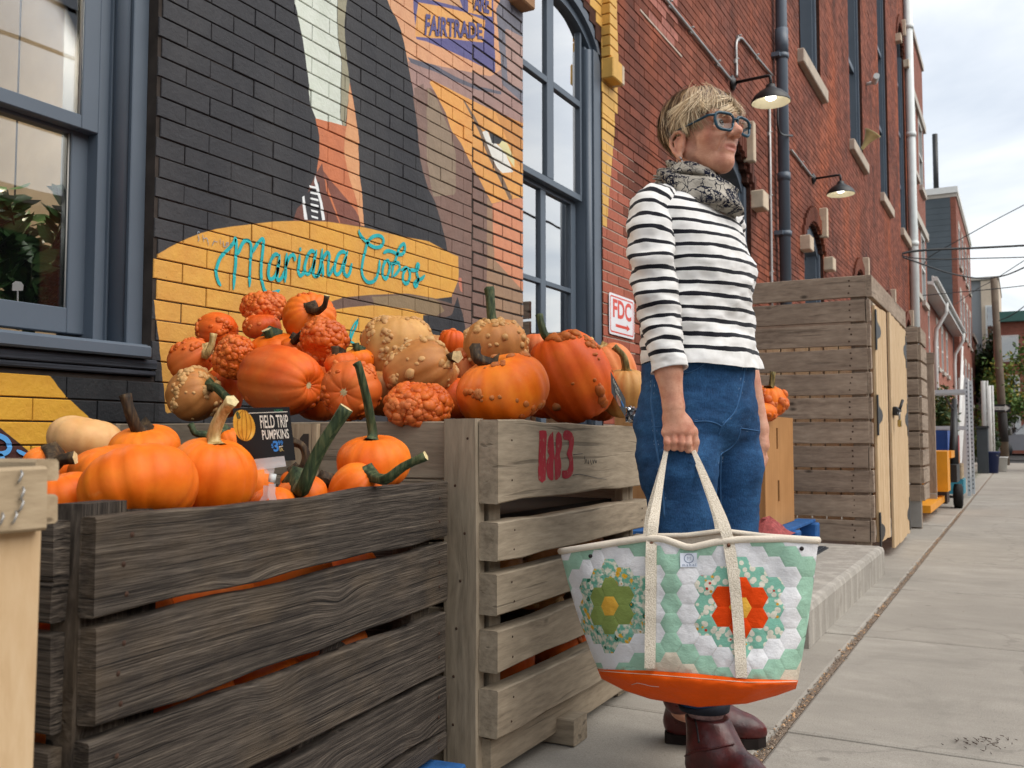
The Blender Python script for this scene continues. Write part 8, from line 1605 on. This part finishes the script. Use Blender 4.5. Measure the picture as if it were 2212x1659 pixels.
for l in ([(770, 830), (790, 1000), (820, 1270)], [(590, 900), (640, 1100), (690, 1290)], [(740, 830), (1170, 835)], [(1010, 1110), (1090, 1060), (1220, 1040), (1250, 1170)], [(1010, 1110), (1010, 1220)], [(540, 1545), (680, 1540), (810, 1480)], [(830, 1290), (1010, 1250), (1260, 1195)], [(880, 1440), (1100, 1390), (1310, 1320)], [(720, 1530), (880, 1570), (980, 1530), (1030, 1440)]):
    P = on_mesh(brt, B3(l), .0015)
    if len(P) > 3: stc.tube(P, .0007, 4)
stc.build('stitching', simple('tan_thread', '#a3765a', .8), br)['kind'] = 'stuff'
P = on_mesh(brt, B3([(700, 850), (740, 1000), (780, 1270)]), .001)
if len(P) > 3: MB().tube(P, .0035, 6, flat=.5).build('zip', M_BLACK, br)
P = on_mesh(brt, B3([(800, 1290), (830, 1380), (840, 1480), (820, 1490), (815, 1400), (790, 1300)]), .004)
if len(P) > 3: MB().tube(P, .0016, 6).build('buckle', simple('antique_brass', '#6d5a42', .4, .5, .8), br)
for l in ([(340, 640), (440, 750), (530, 930), (560, 1100), (660, 1300)],):
    P = on_mesh(blt, B3(l), .0015)
    if len(P) > 3: MB().tube(P, .0009, 4).build('stitching', simple('tan_thread', '#a3765a', .8), bl)
# ================================================================== quilted tote bag
bag = thing('tote_bag', 'large quilted hexagon patchwork tote with orange base and cream webbing handles', 'tote bag', atd(1500, 1515, 2.05))
ip = lambda t, xs, ys: float(np.interp(t, xs, ys))
TS, TX, TYy = [0, .16, .33, .40, .5, .60, .70, .86, 1], [1210, 1300, 1395, 1430, 1489, 1545, 1600, 1690, 1768], [1191, 1177, 1163, 1163, 1184, 1171, 1165, 1164, 1167]
BS, BXx, BYy = [0, .25, .5, .75, 1], [1291, 1400, 1505, 1612, 1724], [1446, 1449, 1456, 1467, 1470]
def bag_px(s, t):
    x = ip(s, TS, TX) * (1 - t) + ip(s, BS, BXx) * t; y = ip(s, TS, TYy) * (1 - t) + ip(s, BS, BYy) * t; bow = .10 * (558) * .10 * math.sin(math.pi * t) * (2 * s - 1); return x + bow * (1 if s < .5 else .6), y
def bag_dep(s, t):
    return 2.16 - .20 * s - (.035 + .055 * t) * (1 - (2 * s - 1) ** 2) ** .7 + .030 * max(0, 1 - s * 7) ** 2 + .02 * max(0, (s - .88) * 8) ** 2 + .006 * math.sin(9 * s + 2 * t) * (1 - t) + .007 * mnoise.noise(Vector((s * 8, t * 5, 2))) + .003 * mnoise.noise(Vector((s * 22, t * 13, 5)))
def BP(s, t, lift=0.0): x, y = bag_px(s, t); return atd(x, y, bag_dep(s, t) - lift)
def bag_st(x, y):
    s, t = .5, .5
    for _ in range(14):
        p = np.array(bag_px(s, t)); h = 1e-3; a = (np.array(bag_px(s + h, t)) - p) / h; b = (np.array(bag_px(s, t + h)) - p) / h; e_ = np.linalg.solve(np.array([a, b]).T, np.array((x, y)) - p); s += float(np.clip(e_[0], -.3, .3)); t += float(np.clip(e_[1], -.3, .3))
        s, t = min(max(s, -.3), 1.3), min(max(t, -.4), 1.4)
    return s, t
M_CANV = simple('cream_canvas', '#e2d7c6', .85, .2, var=.08, scale=14, bump=.4, bscale=260)
NSg, NTg = 48, 22
front = MB().grid([[BP(s, t) for s in np.linspace(0, 1, NSg)] for t in np.linspace(0, 1, NTg)], 0, True, True)
bk = lambda s, t: atd(ip(s, [0, .3, .48, .62, .78, 1], [1212, 1400, 1482, 1562, 1650, 1766]) * (1 - t) + ip(s, BS, BXx) * t, ip(s, [0, .3, .48, .62, .78, 1], [1190, 1158, 1157, 1147, 1158, 1166]) * (1 - t) + (ip(s, BS, BYy) - 6) * t, bag_dep(s, t) + .012 + (.05 + .07 * t) * (1 - (2 * s - 1) ** 2) ** .6)
front.grid([[bk(s, t) for s in np.linspace(0, 1, NSg)] for t in np.linspace(0, 1, NTg)], 0, True)
for e_ in (0, 1): front.grid([[BP(e_, t), bk(e_, t)] for t in np.linspace(0, 1, NTg)], 0, True, e_ == 1)
front.weld().build('lining', M_CANV, bag)
def clothm(name, base, var=.10):
    n = NB(name, rough=.85, spec=.15); v = n.pos(); f = n.noise(v, 22, 4, .6); c = lin(base); w_ = n.noise(v, 700, 2); n.set('Base Color', n.ramp(f, [(.3, tuple(x * (1 - var) for x in c[:3])), (.7, tuple(min(1, x * (1 + var)) for x in c[:3]))])); n.bump(n.m_('ADD', n.m_('MULTIPLY', w_, .3), n.noise(n.vm('MULTIPLY', v, (1, 1, 1.6)), 75, 4, .65)), .5, .005); return n
M_HW = clothm('white_patch', '#e9e9eb', .04).m; M_HM = clothm('mint_patch', '#a3cbb4').m; M_HO = clothm('olive_patch', '#8a9c55').m; M_HR = clothm('orange_patch', '#e4480f', .06).m; M_HY = clothm('yellow_patch', '#e6b247').m; M_HC = clothm('cream_patch', '#d8ccb8', .05).m
n = clothm('daisy_print', '#e0dcc8'); v = n.pos(); vv = n.vm('ADD', v, n.vm('SCALE', n.noise(v, 60, 2, col=True), .01)); d = n.vor(vv, 62.0); cl = n.sep(n.vor(vv, 62.0, 'F1', 'Color')); pet = n.noise(v, 260, 2, .5); flower = n.ramp(n.m_('ADD', d, n.m_('MULTIPLY', pet, .35)), [(.52, 1), (.58, 0)]); hue = n.ramp(cl[0], [(0, '#dfae3a'), (.34, '#dfae3a'), (.35, '#2f6d55'), (.6, '#3f8069'), (.61, '#84c0ad'), (.82, '#84c0ad'), (.83, '#e6e2d2'), (1, '#e6e2d2')], 'CONSTANT'); col = n.mix(flower, n.ramp(n.noise(v, 90, 3), [(.42, '#dcd9c6'), (.56, '#6fae97')]), hue); col = n.mix(n.ramp(d, [(.12, 1), (.16, 0)]), col, '#c9932a'); n.set('Base Color', col); M_HF1 = n.m
n = clothm('lily_print', '#8fc4b0'); v = n.pos(); d = n.vor(v, 75.0); d2 = n.vor(n.vm('ADD', v, (1, 2, 3)), 70.0); cl = n.sep(n.vor(n.vm('ADD', v, (1, 2, 3)), 70.0, 'F1', 'Color')); col = n.mix(n.ramp(d, [(.46, 1), (.5, 0)]), '#86bfaa', '#e4dfce'); col = n.mix(n.m_('MULTIPLY', n.ramp(d2, [(.2, 1), (.24, 0)]), n.ramp(cl[0], [(.55, 0), (.56, 1)])), col, n.ramp(cl[1], [(0, '#c8382a'), (.5, '#c8382a'), (.51, '#e0a63a'), (1, '#e0a63a')], 'CONSTANT')); n.set('Base Color', col); M_HF2 = n.m
def lat(c, r):
    X = 970 + (134 * (c - 4) + 564 if c > 4 else 141 * c if c > 0 else 125 * c if c >= -4 else -500 + 88 * (c + 4)); v = ip(c, [-8, -4, 0, 4, 8], [150, 152, 158, 164, 166]); Y0 = ip(c, [-8, -4, 0, 4, 8], [660, 652, 630, 666, 668]); sl = ip(c, [-8, -5, 0], [14, 10, 0]); return X, Y0 + v * r
def hdist(c, r, c0, r0):
    q1, z1 = c, r - (c - (c & 1)) // 2; q2, z2 = c0, r0 - (c0 - (c0 & 1)) // 2; dq, dr_ = q1 - q2, z1 - z2; return max(abs(dq), abs(dr_), abs(dq + dr_))
def uvz(X, Y): return bag_st(1188 + X * .26855, 1134 + Y * .26855)
def patch(pts, mat, name='patch', puff=.0010, lift=.0014, sub=4):
    c = np.mean(pts, 0); k = len(pts); ring = []
    for i in range(k):
        for j in range(sub): ring.append(np.array(pts[i]) * (1 - j / sub) + np.array(pts[(i + 1) % k]) * j / sub)
    rr = [(1.0, -.0006), (.93, .45), (.6, .9)]; V = []; K = len(ring); UV = [uvz(*q) for q in ring]; uc = uvz(*c)
    if max(u[0] for u in UV) < .0 or min(u[0] for u in UV) > 1 or max(u[1] for u in UV) < .02 or min(u[1] for u in UV) > .995: return None
    cl = lambda u: (min(max(u[0], .0), 1.0), min(max(u[1], .012), 1.0))
    for f, h in rr:
        for u in UV: a = cl(u); b = cl(uc); V.append(BP(b[0] + (a[0] - b[0]) * f, b[1] + (a[1] - b[1]) * f, lift + puff * h))
    V.append(BP(*cl(uc), lift + puff)); fs = [(q * K + i, q * K + (i + 1) % K, (q + 1) * K + (i + 1) % K, (q + 1) * K + i) for q in range(2) for i in range(K)] + [(2 * K + i, 2 * K + (i + 1) % K, 3 * K) for i in range(K)]
    area = sum(UV[i][0] * UV[(i + 1) % K][1] - UV[(i + 1) % K][0] * UV[i][1] for i in range(K)); fs = [f[::-1] for f in fs] if area > 0 else fs
    m = MB(); m.add(V, fs, 0, True); return m.build(name, mat, bag)
for c in range(-8, 10):
    for r in range(-4, 5):
        cy_ = r + (.5 if c & 1 else 0); X, Y = lat(c, cy_); Xl, _ = lat(c - 1, 0); Xr, _ = lat(c + 1, 0); Rl, Rr = (X - Xl) / 1.5, (Xr - X) / 1.5; v = ip(c, [-8, -4, 0, 4, 8], [150, 152, 158, 164, 166]) / 2
        yl = lat(c - .667, cy_)[1]; yr = lat(c + .667, cy_)[1]; pts = [(X + Rr, yr), (X + Rr * .5, Y + v), (X - Rl * .5, Y + v), (X - Rl, yl), (X - Rl * .5, Y - v), (X + Rr * .5, Y - v)]
        dl, dr_ = hdist(c, r, -4, 0), hdist(c, r, 4, 0); d = min(dl, dr_); left = dl < dr_
        mt = M_HY if d == 0 else (M_HO if left else M_HR) if d == 1 else (M_HF1 if left else M_HF2) if d == 2 else M_HW if d == 3 else M_HM if d == 4 else (M_HW if r < 0 else M_HC)
        patch(pts, mt)
# top binding, webbing, base
pb_ = [BP(s, .0, .002) for s in np.linspace(0, 1, 40)]; m = MB().tube(pb_, .0075, 10, flat=1.0); m.build('binding', M_CANV, bag); m = MB().tube([bk(s, 0) for s in np.linspace(0, 1, 40)], .006, 8); m.build('binding', M_CANV, bag)
n = clothm('orange_canvas', '#f25c0a', .06); n.set('Roughness', .55); M_BASE = n.m
YL = [(0, 1466), (.12, 1492), (.25, 1510), (.5, 1528), (.75, 1520), (.9, 1503), (1, 1488)]
def base_pt(s, t):
    x0, y0 = ip(s, BS, BXx), ip(s, BS, BYy); x1, y1 = ip(s, [0, 1], [1299, 1719]), ip(s, [a for a, _ in YL], [b for _, b in YL]); t2 = t; x, y = x0 * (1 - t2) + x1 * t2, y0 * (1 - t2) + y1 * t2; sink = (.07 * max(t, 0.0) ** 2.6) * (1 - (2 * s - 1) ** 4 * .6); return atd(x, y, bag_dep(s, 1.0) - .003 + sink - .014 * math.sin(math.pi * min(t * 1.6, 1)) * (1 - (2 * s - 1) ** 4) + (.006 * mnoise.noise(Vector((s * 11, t * 3, 7))) + .003 * mnoise.noise(Vector((s * 30, t * 7, 3)))) * (1 if 0 < t < 1 else 0))
m = MB(); m.grid([[base_pt(s, t) for s in np.linspace(0, 1, 60)] for t in np.linspace(-.01, 1, 18)], 0, True, True); bp_ = lambda s, t: base_pt(s, 1) * (1 - t) + np.array(bk(s, 1.0)) * t
m.grid([[bp_(s, t) for s in np.linspace(0, 1, 60)] for t in np.linspace(0, 1, 6)], 0, True, True)
for e_ in (0, 1): m.add([base_pt(e_, t) for t in np.linspace(0, 1, 10)] + [bk(e_, 1.0)], [(i, i + 1, 10) if e_ == 0 else (i + 1, i, 10) for i in range(9)], 0, True)
m.weld().build('base', M_BASE, bag); m = MB(); m.tube([base_pt(s, .12) - FW * .0012 for s in np.linspace(.005, .995, 60)], .0007, 4); m.build('stitching', simple('cream_thread', '#e3d3bd', .8), bag)
n = NB('cream_webbing', rough=.85, spec=.15); v = n.pos(); wv_ = n.noise(v, 330, 2, .6); n.set('Base Color', n.ramp(wv_, [(.3, '#c9bca6'), (.6, '#e6dccb')])); n.bump(wv_, .7, .004); M_WEB = n.m
def on_bag(x, y, lift=.0055): s, t = bag_st(x, y); return bag_dep(min(max(s, 0), 1), min(max(t, 0), 1)) - lift
def ribbon(path, half, name, mat=M_WEB, thick=.0022, NB_=0):   # path: (x, y, depth) in view pixels; half-widths in pixels
    P = smooth_path(path, 6); Hs = np.interp(np.linspace(0, 1, len(P)), np.linspace(0, 1, len(half)), half); A_, B_ = [], []
    for i, p in enumerate(P):
        q = P[min(i + 1, len(P) - 1)] - P[max(i - 1, 0)]; nx, ny = -q[1], q[0]; l = math.hypot(nx, ny) + 1e-9; nx, ny = nx / l * Hs[i], ny / l * Hs[i]; dA, dB = (on_bag(p[0] + nx, p[1] + ny, .0062), on_bag(p[0] - nx, p[1] - ny, .0062)) if i < NB_ else (p[2], p[2]); dA = dB = min(dA, dB); A_.append((p[0] + nx, p[1] + ny, dA)); B_.append((p[0] - nx, p[1] - ny, dB))
    m = MB(); fr = [[atd(*a), atd((a[0] + b[0]) / 2, (a[1] + b[1]) / 2, a[2] - .0006), atd(*b)] for a, b in zip(A_, B_)]; rr = [[atd(a[0], a[1], a[2] + thick), atd((a[0] + b[0]) / 2, (a[1] + b[1]) / 2, a[2] + thick), atd(b[0], b[1], b[2] + thick)] for a, b in zip(A_, B_)]
    m.grid(fr, 0, True); m.grid(rr, 0, True, True); m.grid([[f[0], r_[0]] for f, r_ in zip(fr, rr)], 0, False, True); m.grid([[f[2], r_[2]] for f, r_ in zip(fr, rr)], 0, False); return m.build(name, mat, bag)
HD = D0 - .175
ribbon([(1404, 1444, on_bag(1404, 1444)), (1405, 1350, on_bag(1405, 1350)), (1406, 1260, on_bag(1406, 1260)), (1407, 1180, on_bag(1407, 1180)), (1412, 1130, 2.06), (1420, 1080, 2.10), (1432, 1010, 2.145), (1439, 972, HD - .012), (1441, 958, HD + .012)], [12, 12, 12, 12, 11.5, 9, 6, 5, 5], 'handle', NB_=19)
ribbon([(1602, 1464, on_bag(1602, 1464)), (1596, 1360, on_bag(1596, 1360)), (1588, 1270, on_bag(1588, 1270)), (1577, 1190, on_bag(1577, 1190)), (1566, 1140, 2.0), (1545, 1085, 2.06), (1516, 1015, 2.13), (1499, 976, HD - .010), (1492, 960, HD + .012)], [12.5, 12.5, 12.5, 12.5, 12, 10, 7, 5, 5], 'handle', NB_=19)
ribbon([(1441, 958, HD + .012), (1455, 954, HD + .014), (1475, 954, HD + .014), (1492, 960, HD + .012)], [5, 5, 5, 5], 'handle')
ribbon([(1396, 1170, 2.16), (1404, 1110, 2.17), (1422, 1040, 2.18), (1440, 972, HD + .02)], [9, 9, 7, 5], 'handle'); ribbon([(1556, 1165, 2.12), (1548, 1115, 2.13), (1522, 1040, 2.15), (1496, 974, HD + .02)], [9, 9, 7, 5], 'handle')
M_RIV = simple('aged_copper', '#6b4a38', .4, .5, .7, var=.15); M_SNAP = simple('dark_snap', '#2c2627', .3, .5, .5)
def stud(X, Y, r, mat, name, lift):
    px, py = 1188 + X * .26855, 1134 + Y * .26855; c = Vector(atd(px, py, on_bag(px, py, lift))); M_ = Matrix.Translation(c) @ Vector(-FW).to_track_quat('Z', 'Y').to_matrix().to_4x4(); MB().lathe([(0, .0016), (r * .55, .0014), (r * .6, .0008), (r * .9, .0012), (r, 0)], n=18, M=M_).build(name, mat, bag)
stud(815, 150, .0042, M_RIV, 'rivet', .0075); stud(1437, 163, .0042, M_RIV, 'rivet', .0075); stud(325, 250, .0046, M_SNAP, 'snap', .004); stud(2025, 190, .0046, M_SNAP, 'snap', .004)
# sewn label
lq = [(1048, 340), (1187, 338), (1182, 224), (1046, 226)]; LQ = lambda u, v, lift=.0: (lambda x, y: atd(1188 + x * .26855, 1134 + y * .26855, on_bag(1188 + x * .26855, 1134 + y * .26855, .0052 + lift)))(*[(lq[0][i] * (1 - u) + lq[1][i] * u) * (1 - v) + (lq[3][i] * (1 - u) + lq[2][i] * u) * v for i in (0, 1)])
m = MB(); m.grid([[LQ(u, v) for u in np.linspace(0, 1, 8)] for v in np.linspace(0, 1, 8)], 0, True); lab = m.build('label_patch', simple('white_label_cloth', '#dde3ee', .8, var=.04), bag); M_INK = simple('grey_blue_thread', '#5f7391', .8)
B, fs = fit_text('m.a.b.e.l', (.12, .06, .92, .26)); MB().add([LQ(a, b, .0006) for a, b in B], fs).build('lettering', M_INK, lab); B, fs = fit_text('M', (.42, .50, .62, .74)); MB().add([LQ(a, b, .0006) for a, b in B], fs).build('lettering', simple('pale_grey_thread', '#a9b3c4', .8), lab)
MB().tube([LQ(.52 + .27 * math.cos(a), .62 + .31 * math.sin(a), .0006) for a in np.linspace(0, 6.283, 30)], .0006, 4).build('ring_emblem', M_INK, lab)
MB().tube([LQ(0, 0, 0)] * 0 + [base_pt(s, t) - FW * .0015 for s, t in ((.16, .62), (.19, .5), (.22, .5), (.26, .53), (.30, .52))], .0006, 4).build('loose_thread', simple('white_thread', '#e6e0d8', .8), bag)
